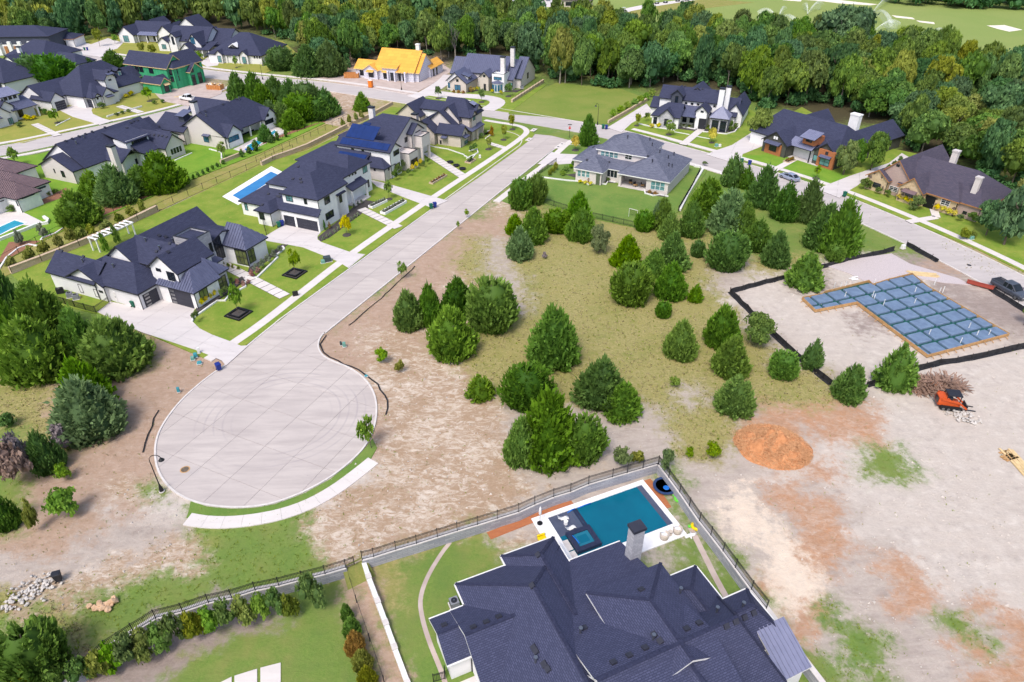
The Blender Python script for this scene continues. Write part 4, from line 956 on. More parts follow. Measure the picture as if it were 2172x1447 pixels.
h.shed(-1.1,2.4,-.1,5.0, 2.35, 2.7, '+x', 'metal_roof'); h.chimney(-14.9,4,1.4,1.1,0,6.0,'wall_cream')
h.win(f,'+x',(985,300,992,303),3,1,'glass_teal'); h.win(f,'-y',(933,297.5,937,306)); h.win(f,'+x',(985.5,281,988,286)); h.win(ug,'+x',(1003,249,1008,254),2,1,'glass_teal'); h.win(u2,'+x',(1011.5,234,1016.5,240),2,1,'glass_teal')
h.shed(-3,10.6,-1.6,12.6, 8.0, 8.6, '+x', 'metal_pale'); h.door(-3.4,'+x',(1005,288,1009,297)); h.vents([(906,249)])
h.shed(-6.2,.7,-4.6,1.9, 2.2, 2.6, '-y', 'metal_roof')
# 5 brown metal roof, left edge
h = House('white house with brown standing-seam metal roof and turquoise pool at the left edge', (50,450), -23.5)
S = dict(wall='stucco_white', roof='metal_brown', fascia='trim_dark')
a = h.wing(-6.5,-.75,.8,4.6, 3.0, 'x', .8, (0,1), seams=.5, **S); b_ = h.wing(-15,-.1,-2,8.8, 3.0, 'x', .6, (0,1), seams=.55, **S); c = h.wing(-16,-9,-2.8,.6, 3.0, 'x', .5, (0,1), seams=.55, **S)
h.wing(-24,6,-13,14, 3.0, 'x', .5, (0,1), seams=.7, **S)
h.win(a,'+x',(45,419,74,413),3,1,'glass_teal'); h.win(b_,'+x',(80,400,98,397),2,2,'glass_teal'); h.win(a,'-y',(34,427,41,438),1,1,'glass_teal'); h.win(c,'+x',(1,428,9,425))
# 6 seen from behind, tall white chimney
h = House('white house with black gable roof, tall white chimney and ribbon dormer seen from behind', (168,389), -23.5)
S = dict(wall='wall_pinkwhite')
m_ = h.wing(-12,1.6,1.2,24, 3.0, 'y', .68, (0,0), wall='stucco_white'); lw_ = h.wing(-10,-1,.8,3.2, 3.0, 'y', .5, **S)
po = h.wing(-1,7.2,5.9,13.6, 3.0, 'x', .63, (0,0), walls=False); h.box('wall',-1,7.5,0,3.2,13.2,3.0,'stucco_white'); column(h,5.4,7.7,3.1,.5,'wall_pinkwhite'); column(h,5.4,13.1,3.1)
h.shed(.8,13.2,5.5,18.2, 3.0, 5.4, '+x', 'shingle'); h.box('wall',1,13.2,0,4.4,18,3.0,'stucco_white')
h.shed(-4,11.9,2.9,18.9, 5.6, 7.1, '+x', 'shingle'); dw = h.box('dormer_wall',-1.5,12.3,3.5,2.3,18.5,5.75,'stucco_white')
rg = h.wing(-5,17.9,7.4,24, 3.0, 'x', .9, **S); h.chimney(6.3,5.6,1.4,1.1,0,7.2,'wall_pinkwhite'); h.wing(-3,22,3,27, 3.2, 'x', .6, wall='stucco_white'); h.wing(-10,19,-2,27, 3.0, 'y', .9)
h.win(2.3,'+x',(278,300,315,304),4,1); h.win(rg,'+x',(360,317,388,321),4,1,'glass_dark','trim_white'); h.win(lw_,'-y',(113.6,358,119.5,368)); h.win(lw_,'-y',(128.6,362,140.8,377)); h.win(3.2,'+x',(286,338,298,346)); h.door(4.4,'+x',(306,330,317,340))
h.vents([(140,300),(154,295),(168,290),(182,285),(196,280),(209,275),(223,271),(270,272),(278,261),(292,256),(284,258),(328,287),(337,288),(345,289),(354,291),(338,269)]); h.vents([(179,293),(163,306)],'pipe')
# 7 pool house row two
h = House('white gabled house with black roof, metal-capped chimney and small rear pool', (488,311), -23.5)
S = dict(wall='wall_pinkwhite')
gl = h.wing(-13.6,-2.6,1.6,4, 3.2, 'y', .6, (0,0), **S); fg = h.wing(-4,-2.2,2.1,3.4, 3.0, 'x', .87, wall='stucco_white'); mm = h.wing(-12,-1,-.1,20, 3.0, 'y', .85, (0,1), walls=False)
h.box('wall',-11.5,8,0,-3,19.5,3.2,'stucco_white'); rg = h.wing(-7,12.9,.6,18.3, 3.0, 'x', .95, wall='stucco_white'); h.wing(-24,11,-9,19, 3.0, 'x', .75, **S); h.wing(-20,-4,-10,6, 3.3, 'x', .55, **S)
for y in (4.2,8.4,12.4): column(h,-.6,y,3.1)
h.chimney(-9,.4,1.3,1.2,4,9.6); h.box('dormer_wall',-13.5,-1.2,4.5,-11.8,.8,6.4,'board_dark'); h.shed(-14,-1.8,-11.2,1.4,6.4,7.2,'-y','metal_roof')
h.win(fg,'+x',(484,293,508,295),3,1,'glass_blue'); h.win(gl,'-y',(431,289,445,303),1,1,'glass_blue'); h.win(gl,'-y',(390,283,397,295)); h.win(rg,'+x',(561,257,581,259),3,1); h.win(rg,'+x',(565,243,571,247)); h.win(-3,'+x',(512,285,540,283),4,1)
h.shed(-5.3,-3.1,-3.1,-2.3, 2.9, 3.2, '-y', 'metal_roof'); h.vents([(501,211),(473,222),(436,237),(538,210)]); h.vents([(508,212),(438,248)],'pipe')
# 8 far row, two garages
h = House('large white far-row house with dark hip roof and two black garage doors', (200,228), -23.5)
S = dict(wall='wall_white')
g1 = h.wing(-14,-8.5,-5.4,-3.9, 3.0, 'x', .9, **S); ga = h.wing(-7,-1.2,2,8, 3.0, 'x', .6, (0,1), **S); g4 = h.wing(-5,1.6,2.9,5.9, 3.0, 'x', .95, **S); up = h.wing(-7,5.6,.4,10, 6.2, 'x', 1.05, **S)
h.wing(-15,-2,-.5,20, 3.2, 'y', .92, (1,1), **S); h.wing(-19.5,-8,-8,6, 3.0, 'y', .6, (0,0), **S); g3 = h.wing(-3,-.6,2.3,2, 3.0, 'x', .8, **S)
h.shed(-4.5,9.9,-1.3,16.2, 3.0, 5.2, '+x', 'metal_roof', seams=.7); pw = h.box('wall',-6,10,0,-2.4,16,3.0,'wall_white')
for y in (11.4,14): 
    h.box('dormer_wall',-6,y-.7,5,-3.2,y+.7,7,'board_dark'); h.winm(-3.2,'+x',y-.5,5.4,y+.5,6.8,1,1,'glass_teal','trim_white'); h.roof([[(-6.4,y-1,7),(-2.9,y-1,7),(-2.9,y,7.8),(-6.4,y,7.8)],[(-6.4,y+1,7),(-2.9,y+1,7),(-2.9,y,7.8),(-6.4,y,7.8)]],'shingle')
h.garage(g1,'+x',(116,218,138,214)); h.garage(-.8,'-y',(168,208,199,226)); h.win(g4,'+x',(226,202,238,201),2,1,'glass_teal'); h.win(up,'+x',(230,169,237,171),2,1); h.win(g3,'+x',(205,208,210,211)); 
for y in (10.8,12.4,14,15.5): h.winm(-2.4,'+x',y-.35,.5,y+.35,2.6)
h.win(ga,'-y',(100,222,108,232)); h.shed(2.3,2.6,3.6,5,2.5,2.9,'+x','metal_roof'); h.shed(.2,6.6,1.2,9,7.6,8,'+x','metal_roof')
# 9 left edge, metal porch roof
h = House('white twin-gable house with metal porch roof cut by the left edge in the far row', (52,261), -23.5)
S = dict(wall='wall_white')
a = h.wing(-9,-9,-.5,-2.0, 3.2, 'x', .85, **S); b_ = h.wing(-9,-4,-1.8,.4, 4.2, 'x', .85, **S); h.wing(-22,-12,-7,9, 3.2, 'y', .7, (1,1), **S)
h.shed(-6.5,-.8,-1.6,6.4, 3.1, 5.2, '+x', 'metal_roof', seams=.6); h.shed(-9,-1,-4.4,4.8, 6.3, 7.6, '+x', 'metal_pale', seams=.6); dw = h.box('dormer_wall',-8,-.4,4.2,-4.9,4.2,6.3,'wall_white')
for y in (.6,1.9,3.2): h.winm(-4.9,'+x',y-.45,5.2,y+.45,6.0)
h.box('wall',-9,0,0,-3.5,6.2,3.2,'wall_white'); h.winm(-3.5,'+x',1.5,.6,2.9,2.6,2); h.winm(-3.5,'+x',-.1,.6,.7,2.6); h.win(a,'+x',(16,252,31,262),2,1,'glass_teal'); h.shed(-.9,-8,.3,-5,2.7,3.1,'+x','metal_roof'); column(h,-1.9,6.1,3.1)
h.winm(-1.0,'+x',-6.2,4.0,-5.6,5.4); h.winm(-2.3,'+x',-2.2,5.2,-1.6,6.4)
# 10 green sheathing
h = House('unfinished house wrapped in green sheathing with a curved corner and black roof', (347,198), -23.5)
S = dict(wall='sheathing_green', fascia='lumber')
m1 = h.wing(-19,3.9,-.5,11.5, 6.2, 'x', .9, **S); m2 = h.wing(-6.5,5,1,17.5, 6.2, 'y', .95, (1,0), **S); gb = h.wing(-3,9.8,2.4,15.6, 4.2, 'x', .85, **S)
lo = h.wing(-6.5,-1.8,1.8,2.4, 3.0, 'x', .8, **S); h.wing(-5,0,-.8,6, 3.0, 'y', .75, **S); h.wing(-18.8,-.6,-12.3,5.7, 3.0, 'y', .95, **S)
h.part(MB().lathe([(3.3,0),(3.3,6.0)],20,(-2.6,7.7,0)), 'curved_wall', 'sheathing_green', smooth=False); h.roof([[(-6,4.2,6.0),(-2,4.2,6.0),(.6,6,6.0),(.9,10,6.0),(-4,9,9)]],'shingle','lumber')
for q in ((-14.5,-12.8),(-12.6,-11),(-8.6,-6.8)): h.winm(4.3,'-y',q[0],4.2,q[1],6.0)
h.winm(.6,'+x',13.9,4.4,16,6.0,2); h.winm(2.0,'+x',13,.1,14.6,3.4,2); h.winm(2.0,'+x',10.5,.1,11.8,3.2); h.winm(2.0,'+x',10.8,3.9,11.8,5.4); h.winm(1.4,'+x',-.3,.4,1.4,2.2); h.shed(1.4,-.5,2.3,1.6,2.5,3.0,'+x','lumber')
for k in range(3):
    t = math.radians(-75+k*26); 
    for z0 in (2.2,4.1):
        c = Vector((-2.6+3.33*math.cos(t), 7.7+3.33*math.sin(t), z0)); h.part(MB().box(-.5,-.05,0,.5,.05,1.6),'window','glass_dark').location = c; h.e.children[-1].rotation_euler = (0,0,t+math.pi/2)
# 11 hip-roof cottage pair behind the round trees
h = House('long hip-roofed white house with leaning white chimney in the far left rows', (60,130), -20)
a = h.wing(-2,-6.5,16,10.5, 3.0, 'x', .5, (1,1), hip_k=.7, roof='shingle'); h.wing(22.5,-8.8,34,-.2, 3.0, 'x', .6, (0,1), roof='shingle'); h.chimney(6.2,-6.2,1.2,1.0,0,6.2,'stucco_white'); h.box('wall',16,-3,0,24,3,2.9,'stucco_white'); h.wing(4,-12,9,-5, 3.0, 'y', .6)
# 12 modern house
h = House('modern white house with low dark hip roof and orange wood panels at the upper left', (60,85), 4)
a = h.wing(-30,-28,23.5,-12, 6.0, 'x', .33, (1,1), wall='board_dark'); b_ = h.flat(-10,-30,6,-26.4, 0, 4.2); c = h.wing(17,-17.8,27,-8, 3.2, 'x', .4, (0,1), wall='stucco_white', fascia='trim_wood'); h.flat(6,-29,17,-26.6,0,3.6); h.flat(-18,-33,-6,-27,0,5.2)
for x in (7,10.5,14): h.box('cladding',x,-29.4,.2,x+1.1,-29.05,3.0,'trim_wood')
for x in (8.8,12.4,16): h.box('fin_wall',x,-29.9,0,x+1.2,-29.02,4.6,'stucco_white')
for x in (-9,-6.5,-4): h.winm(-33,'-y',x-7,1.5,x-5.6,2.4)
h.winm(-17.4,'-y',21,.8,23.6,2.6,2); h.winm(-27.6,'-y',2,4.4,5,5.8,3,1,'glass_teal')
# 13-15 the row under the wood
h = House('white gabled farmhouse-style house with dark roof and metal porch under the wood', (300,88), -12)
a = h.wing(-6.4,-4.8,1,6, 3.0, 'y', .85, wall='wall_white'); h.wing(-3,-1,13,9, 3.0, 'x', .8, wall='wall_white'); h.wing(-4,8,4,18, 3.2, 'y', .9); b_ = h.wing(9.5,-2,16,10, 3.6, 'y', .9, wall='wall_white'); h.wing(12,6,24,16, 3.6, 'y', .8); h.shed(.8,-3,10,.6, 2.9, 3.9, '-y', 'metal_pale', seams=.8)
h.winm(-4.4,'-y',-4.2,.4,-1.8,2.8,2,1,'glass_teal'); h.winm(-.6,'-y',3,.4,4.4,2.6); h.winm(-.6,'-y',6.5,.4,8.4,2.6,2); h.winm(-1.6,'-y',11.8,.8,13.6,2.4); 
for x in (1.2,5,9.4): column(h,x,-2.6,2.9,.3)
h = House('white multi-gabled two-storey house with carport in the middle of the far row', (400,103), -12)
a = h.wing(-1,-10,15.5,2, 4.6, 'x', .72, wall='wall_white'); h.wing(9,-13.5,15.5,3, 4.0, 'y', 1.2, wall='wall_white'); lo = h.wing(8.4,-17,13.5,-8, 3.0, 'y', .9, wall='wall_white'); g0 = h.wing(-8,-7.2,-2.6,2, 3.0, 'y', .75, wall='wall_white'); h.wing(13,-8,22,8, 3.0, 'x', .6); h.wing(1.2,-12,4.4,-5, 6.2, 'y', .9, wall='wall_white'); h.shed(13,-15,19,-8,2.9,4.6,'-y','shingle')
for x in (13.6,16,18.6): column(h,x,-14.6,2.9,.3)
h.winm(-6.8,'-y',-6.2,.8,-4.4,2.5,2,1,'glass_teal'); h.winm(-13.1,'-y',11.2,4.4,12.9,6.8,2,1,'glass_blue'); h.winm(-16.6,'-y',9.6,.1,12.4,2.4); h.winm(-11.6,'-y',2.3,3.6,3.3,6.4); h.winm(-9.6,'-y',.2,4.4,1,5.2); h.winm(-9.6,'-y',6.4,4.4,7.2,5.2)
h = House('wide white house with dark hip roof and twin front gables in the far row', (500,132), -10)
a = h.wing(-9,-2.6,12,18, 3.0, 'x', .55, (1,1), hip_k=.85, wall='wall_white'); h.wing(-5.6,-3.6,-2.4,3, 3.0, 'y', .9, wall='wall_white'); h.wing(3.6,-3.4,7.2,3, 3.0, 'y', .9, wall='wall_white'); h.shed(-2.2,-2.8,3.6,-.4, 2.8, 3.7, '-y', 'metal_roof'); h.roof([[(-1.6,-.2,5),(2.2,-.2,5),(.3,-.2,6.2)],[(-1.6,-.2,5),(.3,-.2,6.2),(.3,4,6.2)],[(2.2,-.2,5),(.3,-.2,6.2),(.3,4,6.2)]],'wall_white')
for x in (-4,5.4): h.winm(-3.2,'-y',x-.7,.4,x+.7,2.6,2,1,'glass_teal')
for x in (-1.6,.6,3): column(h,x,-2.5,2.8,.3)
for x in (9,10,11): h.winm(-2.2,'-y',x-.3,2,x+.3,2.7)
# 16, 17 cut by the frame
h = House('taupe-roofed cream house in the top left corner beyond the trees', (10,55), -5)
a = h.wing(-30,2,14,22, 6.0, 'x', .55, (0,1), roof='shingle_taupe', wall='wall_cream', fascia='trim_white'); h.wing(-12,-4,4,10, 6.0, 'y', .8, roof='shingle_taupe', wall='wall_cream', fascia='trim_white'); h.winm(-3.6,'-y',-6,5,-1,7,4,1,'glass_dark','trim_white')
h = House('dark hip roof with an open garage at the left edge between the far rows', (5,205), -23.5)
a = h.wing(-18,2,0,16, 3.4, 'y', .6, (1,1)); h.box('wall',-5,1.4,0,-2,2.2,3.2,'board_dark')
# 18 orange decking
h = House('house under construction with bare orange roof decking and white wrap', (822,173), -20)
S = dict(wall='house_wrap', roof='osb', fascia='lumber')
m_ = h.wing(-5.5,1.2,9.3,15, 3.0, 'x', .8, **S); l1 = h.wing(-13,1.3,-4,8.5, 2.8, 'x', .65, **S); g1 = h.wing(-9.4,.4,-3.5,7, 2.8, 'y', .62, **S); r = h.wing(6,2.1,10.7,13.6, 2.8, 'x', .85, **S); h.wing(6.5,9,11.6,19, 2.8, 'y', .7, **S); h.wing(-1,10,7,18, 3.2, 'y', .95, **S)
h.shed(-2.4,.4,3.4,5.6, 4.0, 5.6, '-y', 'osb', 'lumber'); h.box('wall',-2.1,.9,0,3.1,4,4.0,'house_wrap'); h.shed(3,.2,7,2.6,3.0,3.5,'-y','osb','lumber'); h.shed(-7.6,-.4,-5,.9,2.5,2.9,'-y','osb','lumber'); h.shed(-2,0,.2,1,2.7,3.1,'-y','osb','lumber')
for x in (.2,2.7,6.4): column(h,x,.3,3.2,.5,'house_wrap')
h.chimney(6.5,10.6,1.2,1.0,6,9.6,'stucco_white','stucco_white')
h.winm(1.7,'-y',-11,.7,-9,2.4,2); h.winm(.8,'-y',-7.2,.6,-5.4,2.2,2); h.winm(.9,'-y',-1.8,.5,-.3,2.3,2); h.winm(.9,'-y',.8,.1,2.0,2.6); h.winm(1.6,'-y',3.3,.1,4.2,2.5); h.winm(1.6,'-y',4.8,.1,6,2.5,2); h.winm(11.2,'+x',11,.1,12,2.3); h.winm(11.2,'+x',13.4,.1,14.4,2.3); h.winm(1.7,'-y',-8.7,1.6,-7.7,2.1)
# 19 standing seam
h = House('pale brick house with dark standing-seam roof, two chimneys and curved drive', (986,196), -20)
S = dict(wall='wall_pinkwhite', roof='metal_roof')
m_ = h.wing(-4.5,7.3,10.6,20, 4.2, 'x', .68, seams=.65, **S); h.wing(-8.6,8,-4,18, 3.2, 'x', .85, seams=.65, **S); g = h.wing(-4.9,-1.2,1.3,9, 2.8, 'y', .72, seams=.65, wall='wall_cream', roof='metal_roof'); g2 = h.wing(-6.6,.4,-.4,8.5, 2.8, 'y', .9, wall='wall_white', roof='metal_roof')
en = h.wing(3.2,3.5,6.8,9, 4.0, 'y', .9, seams=.65, wall='wall_cream', roof='metal_roof'); ba = h.flat(7.4,4.3,11.4,9, 0, 5.2); h.wing(9,7,13.4,23, 3.0, 'x', .56, seams=.65, **S); r2 = h.wing(12,9.6,15.2,24.4, 3.0, 'x', .68, seams=.65, **S)
h.part(MB().lathe([(1.7,0),(1.7,2.7)],14,(9.3,4.2,0)), 'bay', 'wall_white'); h.part(MB().lathe([(1.95,2.7),(.2,3.3)],14,(9.3,4.2,0)), 'bay_roof', 'metal_roof')
h.chimney(9.9,7.4,1.3,1.2,3,9.4); h.chimney(11.4,12,1.2,1.1,6,11.4)
h.winm(-.8,'-y',-3,.6,-1,2.2,2,1,'glass_blue'); h.winm(.8,'-y',-6,.6,-4.8,2.2,1,1,'glass_blue'); h.winm(-.8,'-y',-2.4,3.1,-1.6,3.9); h.winm(4.3,'-y',8,3.4,10.6,4.3,3,1,'glass_blue'); h.door(3.9,'-y',(1026,181,1031,190)); h.winm(3.9,'-y',4.6,4,5.4,4.7); h.winm(7.4,'-y',11.8,.8,13,2.2,1,1,'glass_teal'); h.winm(14.8,'+x',16,1.6,17.4,3.4)
for k in range(5):
    t = math.radians(-150+k*30); o = h.part(MB().box(-.32,-.05,.4,.32,.05,2.3),'window','glass_blue'); o.location = (9.3+1.72*math.cos(t), 4.2+1.72*math.sin(t), 0); o.rotation_euler = (0,0,t+math.pi/2)
h.shed(-1.6,1.2,1.0,4,4.3,5.0,'+x','metal_roof'); h.box('dormer_wall',-1.8,1.6,3.2,.5,3.6,4.4,'wall_white'); h.winm(.5,'+x',2,3.4,3.2,4.1)
# 20 white, turret
h = House('white and black house with a seam-roofed turret and twin white chimneys by the wood', (1480,275), -24)
S = dict(wall='stucco_white')
m_ = h.wing(-12.4,4.6,3.8,13, 5.8, 'x', .6, **S); fg = h.wing(-10.3,-3,-5.9,6, 3.0, 'y', .95, wall='stone_grey'); ll = h.wing(-12.4,-2.5,-4.5,4.8, 3.0, 'x', .78, (1,0), **S); dt = h.wing(-9.2,3.6,-5.5,9, 7.0, 'y', .85, wall='board_dark', zb=3.4)
h.shed(-6.1,-.4,-.9,4.9, 3.0, 4.6, '-y', 'metal_roof', seams=.5); en = h.wing(-1.5,-.3,2.1,7, 4.5, 'y', .9, **S); tu = h.wing(2.5,-.4,7.6,4.7, 3.5, 'x', 1.0, (1,1), wall='stone_grey', roof='metal_pale', seams=.5)
r = h.wing(1.5,4.5,8.7,15, 3.0, 'x', .68, **S); r2 = h.wing(5.6,5.4,10.3,20, 3.2, 'y', 1.2, **S); h.wing(-14.6,5,-11,12, 3.0, 'x', .6); h.chimney(4.0,4.8,1.3,1.2,3,9.6,'stucco_white'); h.chimney(5.3,6.6,1.2,1.1,4,9.8,'stucco_white'); h.wing(-7,8,1,16, 5.6, 'y', .75, **S)
for x in (-4.9,-3.3,-1.7,2.6): h.winm(5.0,'-y',x-.35,4.75,x+.35,5.3)
h.winm(4.0,'-y',-7.8,4.8,-6.9,6.9); h.winm(-2.6,'-y',-8.6,.7,-7.5,2.5); h.winm(-2.1,'-y',-11.6,.7,-10.6,2.5); h.door(.1,'-y',(1483,250,1496,266)); h.winm(.1,'-y',.0,4.4,.8,4.9); h.winm(0,'-y',3.3,.1,5,2.9,2,2); h.winm(0,'-y',5.4,.1,7,2.9,2,2); h.winm(2.9,'-x',.6,.1,3,2.9,2,2)
h.box('porch_wall',-5.9,3.0,0,-1.2,3.3,3.2,'stucco_white'); h.winm(3.0,'-y',-5,.6,-3.8,2.2); h.winm(3.0,'-y',-3,.6,-1.8,2.2)
for x in (-5.8,-1.3): column(h,x,0,2.95,.2,'trim_dark')
h.vents([(1421,179),(1428,181),(1441,180),(1490,189),(1521,193),(1453,184),(1568,205)])
# 21 brick and olive boards
h = House('orange brick and olive board house with dark roof and seam-metal dormer', (1661,332), -54)
S = dict(wall='board_olive')
m_ = h.wing(-12,1.8,12,17, 3.0, 'x', .62, (1,1), hip_k=.45, wall='wall_white'); g1 = h.wing(-5.9,-1.5,1.4,8, 3.0, 'y', .72, **S); g2 = h.wing(6.4,.7,12.8,9, 3.0, 'y', .8, **S); h.wing(-8,10,-.6,22, 3.0, 'y', 1.0, **S); h.wing(5,12,13,29, 3.0, 'y', .75, **S)
h.shed(.3,.2,6.6,2.6, 3.0, 4.5, '-y', 'metal_pale', seams=.45); h.shed(3.1,-.3,7,3.2, 5.6, 6.7, '-y', 'metal_pale', seams=.45); h.box('dormer_wall',3.5,.8,4.0,6.6,4.5,5.7,'wall_orange'); h.winm(.8,'-y',4.3,4.6,5.9,5.5,2)
h.box('brick_front',-4.6,-1.32,0,-.2,-1.104,2.7,'wall_orange'); h.winm(-1.32,'-y',-3.4,.9,-1.4,2.2,2); h.shed(-4.6,-2.3,-.4,-1.2, 2.7, 3.2, '-y', 'metal_roof', seams=.5)
h.box('brick_front',8.2,.55,0,12.3,1.096,4.0,'wall_orange'); h.winm(.55,'-y',9,.6,11.4,2.3,2,2,'glass_teal'); h.shed(8.8,-.2,11.6,.55,2.5,2.9,'-y','metal_roof'); h.winm(.55,'-y',9.9,3.1,10.6,3.8)
h.box('porch_wall',.8,2.6,0,6.5,2.9,3.4,'wall_orange'); h.winm(2.6,'-y',1.1,.5,2.0,2.5); h.door(2.6,'-y',(1694,316,1701,331)); h.winm(2.6,'-y',4.4,.1,5.4,2.5); h.box('porch_floor',.2,.2,0,9,2.6,.15,'slab_concrete'); column(h,.6,.5,3.0,.22,'trim_dark'); column(h,6.3,.5,3.0,.22,'trim_dark'); h.winm(1.1,'-y',6.9,.8,8,2.2,1,1,'glass_teal'); h.winm(-1.1,'-y',-3,3.6,-1.6,4.5,2,1,'stucco_white')
h.chimney(7.8,13.6,2.2,1.4,4,9.2,'stucco_white','stucco_white')
# 22 tan stone
h = House('tan stone house with steep dusky roof, rose brick gable and two brick chimneys', (2025,455), -54)
S = dict(roof='shingle_dusk', fascia='trim_wood')
m_ = h.wing(-12,-1.2,4.6,13, 3.0, 'x', .62, (0,1), hip_k=.75, wall='wall_rose', **S); pk = h.wing(-17.2,-1.3,-8.8,16, 3.2, 'y', 1.02, wall='wall_rose', **S); g2 = h.wing(-11,-3.2,-5.7,4, 3.0, 'y', 1.0, wall='stone_tan', **S); g1 = h.wing(-18.5,-2.3,-13.3,3, 3.0, 'y', .72, wall='stone_tan', **S)
en = h.wing(-7.2,-1.9,.6,5, 3.1, 'x', .8, (1,1), hip_k=.8, wall='stone_tan', **S); h.chimney(1.2,1.6,1.0,.9,2,7.4,'wall_pinkwhite','slab_concrete'); h.chimney(-6.4,7,1.1,1.0,4,9.4,'wall_pinkwhite','slab_concrete')
h.win(pk,'-y',(1887.5,393,1902,409),2,3,'glass_dark','trim_white'); h.door(en,'-y',(1965,413,1981,433),'black_metal'); h.win(en,'-y',(1998,420,2012,439),2,3,'glass_dark','trim_white'); h.win(g2,'-y',(1921,408,1935,420)); h.win(g1,'-y',(1853,386,1865,401)); h.win(m_,'-y',(2042.5,447,2049,456)); h.win(pk,'-y',(1902,348,1907,355))
h.shed(-9.8,-3.7,-7,-2.9, 2.5, 3.0, '-y', 'metal_brown')
# 23 grey hip roof with patio
h = House('white two-storey house with pale grey hip roof and covered patio in the middle', (1415,417), -28.5)
S = dict(roof='shingle_grey', fascia='trim_white', wall='wall_pinkwhite')
R_ = h.wing(-11.4,0,.2,16.3, 3.0, 'y', .55, (1,1), walls=False, **S); L_ = h.wing(-20.8,-1.5,-14,5.3, 3.0, 'y', .72, (1,1), **S); h.wing(-23.4,3.3,-13,13.5, 3.0, 'y', .55, (1,1), **S); U = h.wing(-18.6,5.2,-6.5,16.2, 5.6, 'x', .53, (1,1), hip_k=.9, **S)
h.shed(-16.5,1.6,-9,5.75, 3.0, 4.0, '-y', 'shingle_grey', 'trim_white')
h.box('wall',-4.9,.4,0,-.2,15.9,3.0,'wall_pinkwhite'); h.box('wall',-11,4.4,0,-4.903,15.9,3.0,'wall_pinkwhite'); h.box('wall',-14.3,2.0,0,-11.003,6,3.0,'wall_pinkwhite'); column(h,-10.8,.7,3.0,.5,'wall_pinkwhite'); h.box('patio_floor',-11.1,.2,0,-4.9,4.4,.14,'slab_concrete')
for k in range(4): h.win(5.6,'-y',(1274.5+9.3*k,320+k*1.2,1282.5+9.3*k,333+k*1.2),1,2,'glass_teal','trim_white',.07)
h.win(5.6,'-y',(1326,327,1340,340),2,2,'glass_dark','trim_white',.07)
for k in range(3): h.win(L_,'-y',(1225+9.2*k,360.5+k*1.2,1232+9.2*k,375+k*1.2),1,2,'glass_teal','trim_white',.07)
for k in range(3): h.win(.4,'-y',(1381+10*k,383.5+k*1.5,1389+10*k,403+k*1.5),1,2,'glass_teal','trim_white',.07)
h.win(2.0,'-y',(1288,359,1309,379),3,1,'glass_dark','trim_white'); h.winm(4.4,'-y',-9.8,2.0,-5.6,2.7,4,1); h.door(L_,'-y',(1265,367,1272,385),'steel')
h.vents([(1383,310),(1383,345),(1399,325),(1331,294),(1429,330),(1417,337),(1418,353),(1425,355),(1378,299)],'dark'); h.vents([(1374,332),(1259,313),(1249,312),(1245,340),(1292,345),(1353,336)])
# 24 the nearest house, its roof below the camera
h = House('near house with large blue-black shingle roof, tall white brick chimney and rear pool', (1130,1290), 24, LOW)
S = dict(roof='shingle_near', fascia='trim_white', wall='wall_white')
GU = dict(gutter=True, **S)
h.wing(-6.3,-25,4.3,3.3, 3.0, 'y', .66, (0,1), **GU)
h.wing(-1.3,-6,4.3,4.42, 3.05, 'y', .72, (0,1), **GU)
h.wing(-.6,-25,9.95,1.35, 3.0, 'x', .32, (0,0), **GU)
h.wing(-7.7,-6.9,-1,.88, 3.0, 'x', .52, (0,0), **GU); h.wing(-9.6,-3.75,-7,.86, 2.98, 'x', .50, (0,0), **GU)
h.wing(3.0,-13.5,10.6,-4.0, 5.75, 'y', .46, (0,1), zb=0, **S)
h.wing(9.2,-12,14.9,-3.95, 3.0, 'y', .62, (0,1), **GU)
h.wing(-.6,-16.2,14.6,-7.6, 3.2, 'x', 1.0, (0,1), hip_k=.55, **S); h.wing(9,-13.3,17.5,-8.0, 3.2, 'x', .9, (0,1), hip_k=.8, **GU)
h.shed(14.3,-15.8,17.8,-13.9, 2.6, 3.5, '-y', 'metal_pale', 'trim_white', seams=.42); h.box('wall',14.6,-15.5,0,17.4,-12,2.7,'wall_white'); h.shed(14.8,-13.9,17.8,-12.0,3.5,4.3,'-y','metal_pale','trim_white',seams=.42)
h.roof([[(5.2,-16.2,5.0),(6.7,-12.6,7.0),(6.9,-16.4,6.6)],[(8.6,-16.2,5.0),(6.7,-12.6,7.0),(6.9,-16.4,6.6)]],'shingle_near','trim_white')
h.chimney(9.75,-1.1,1.15,.95,2,7.6,'stone_grey','garage_dark')
h.box('porch_floor',-9.4,-9,0,-6.6,-3.9,.1,'slab_concrete')
zz = lambda L: [(900+x/2.826,1130+y/2.826) for x, y in L]; z2 = lambda L: [(1300+x/2.8256,1130+y/2.8256) for x, y in L]
h.vents(zz([(683,133),(648,317),(120,555),(295,567),(372,537),(447,505),(658,690),(671,710),(720,788),(742,817),(957,573),(1133,778)]) + z2([(170,342),(442,577),(517,543),(677,558),(733,531),(787,506),(841,479),(193,691),(98,736),(284,650),(248,612)]))
h.vents(zz([(935,600),(667,775)]) + z2([(402,360),(620,475),(240,640),(776,447)]), 'pipe')
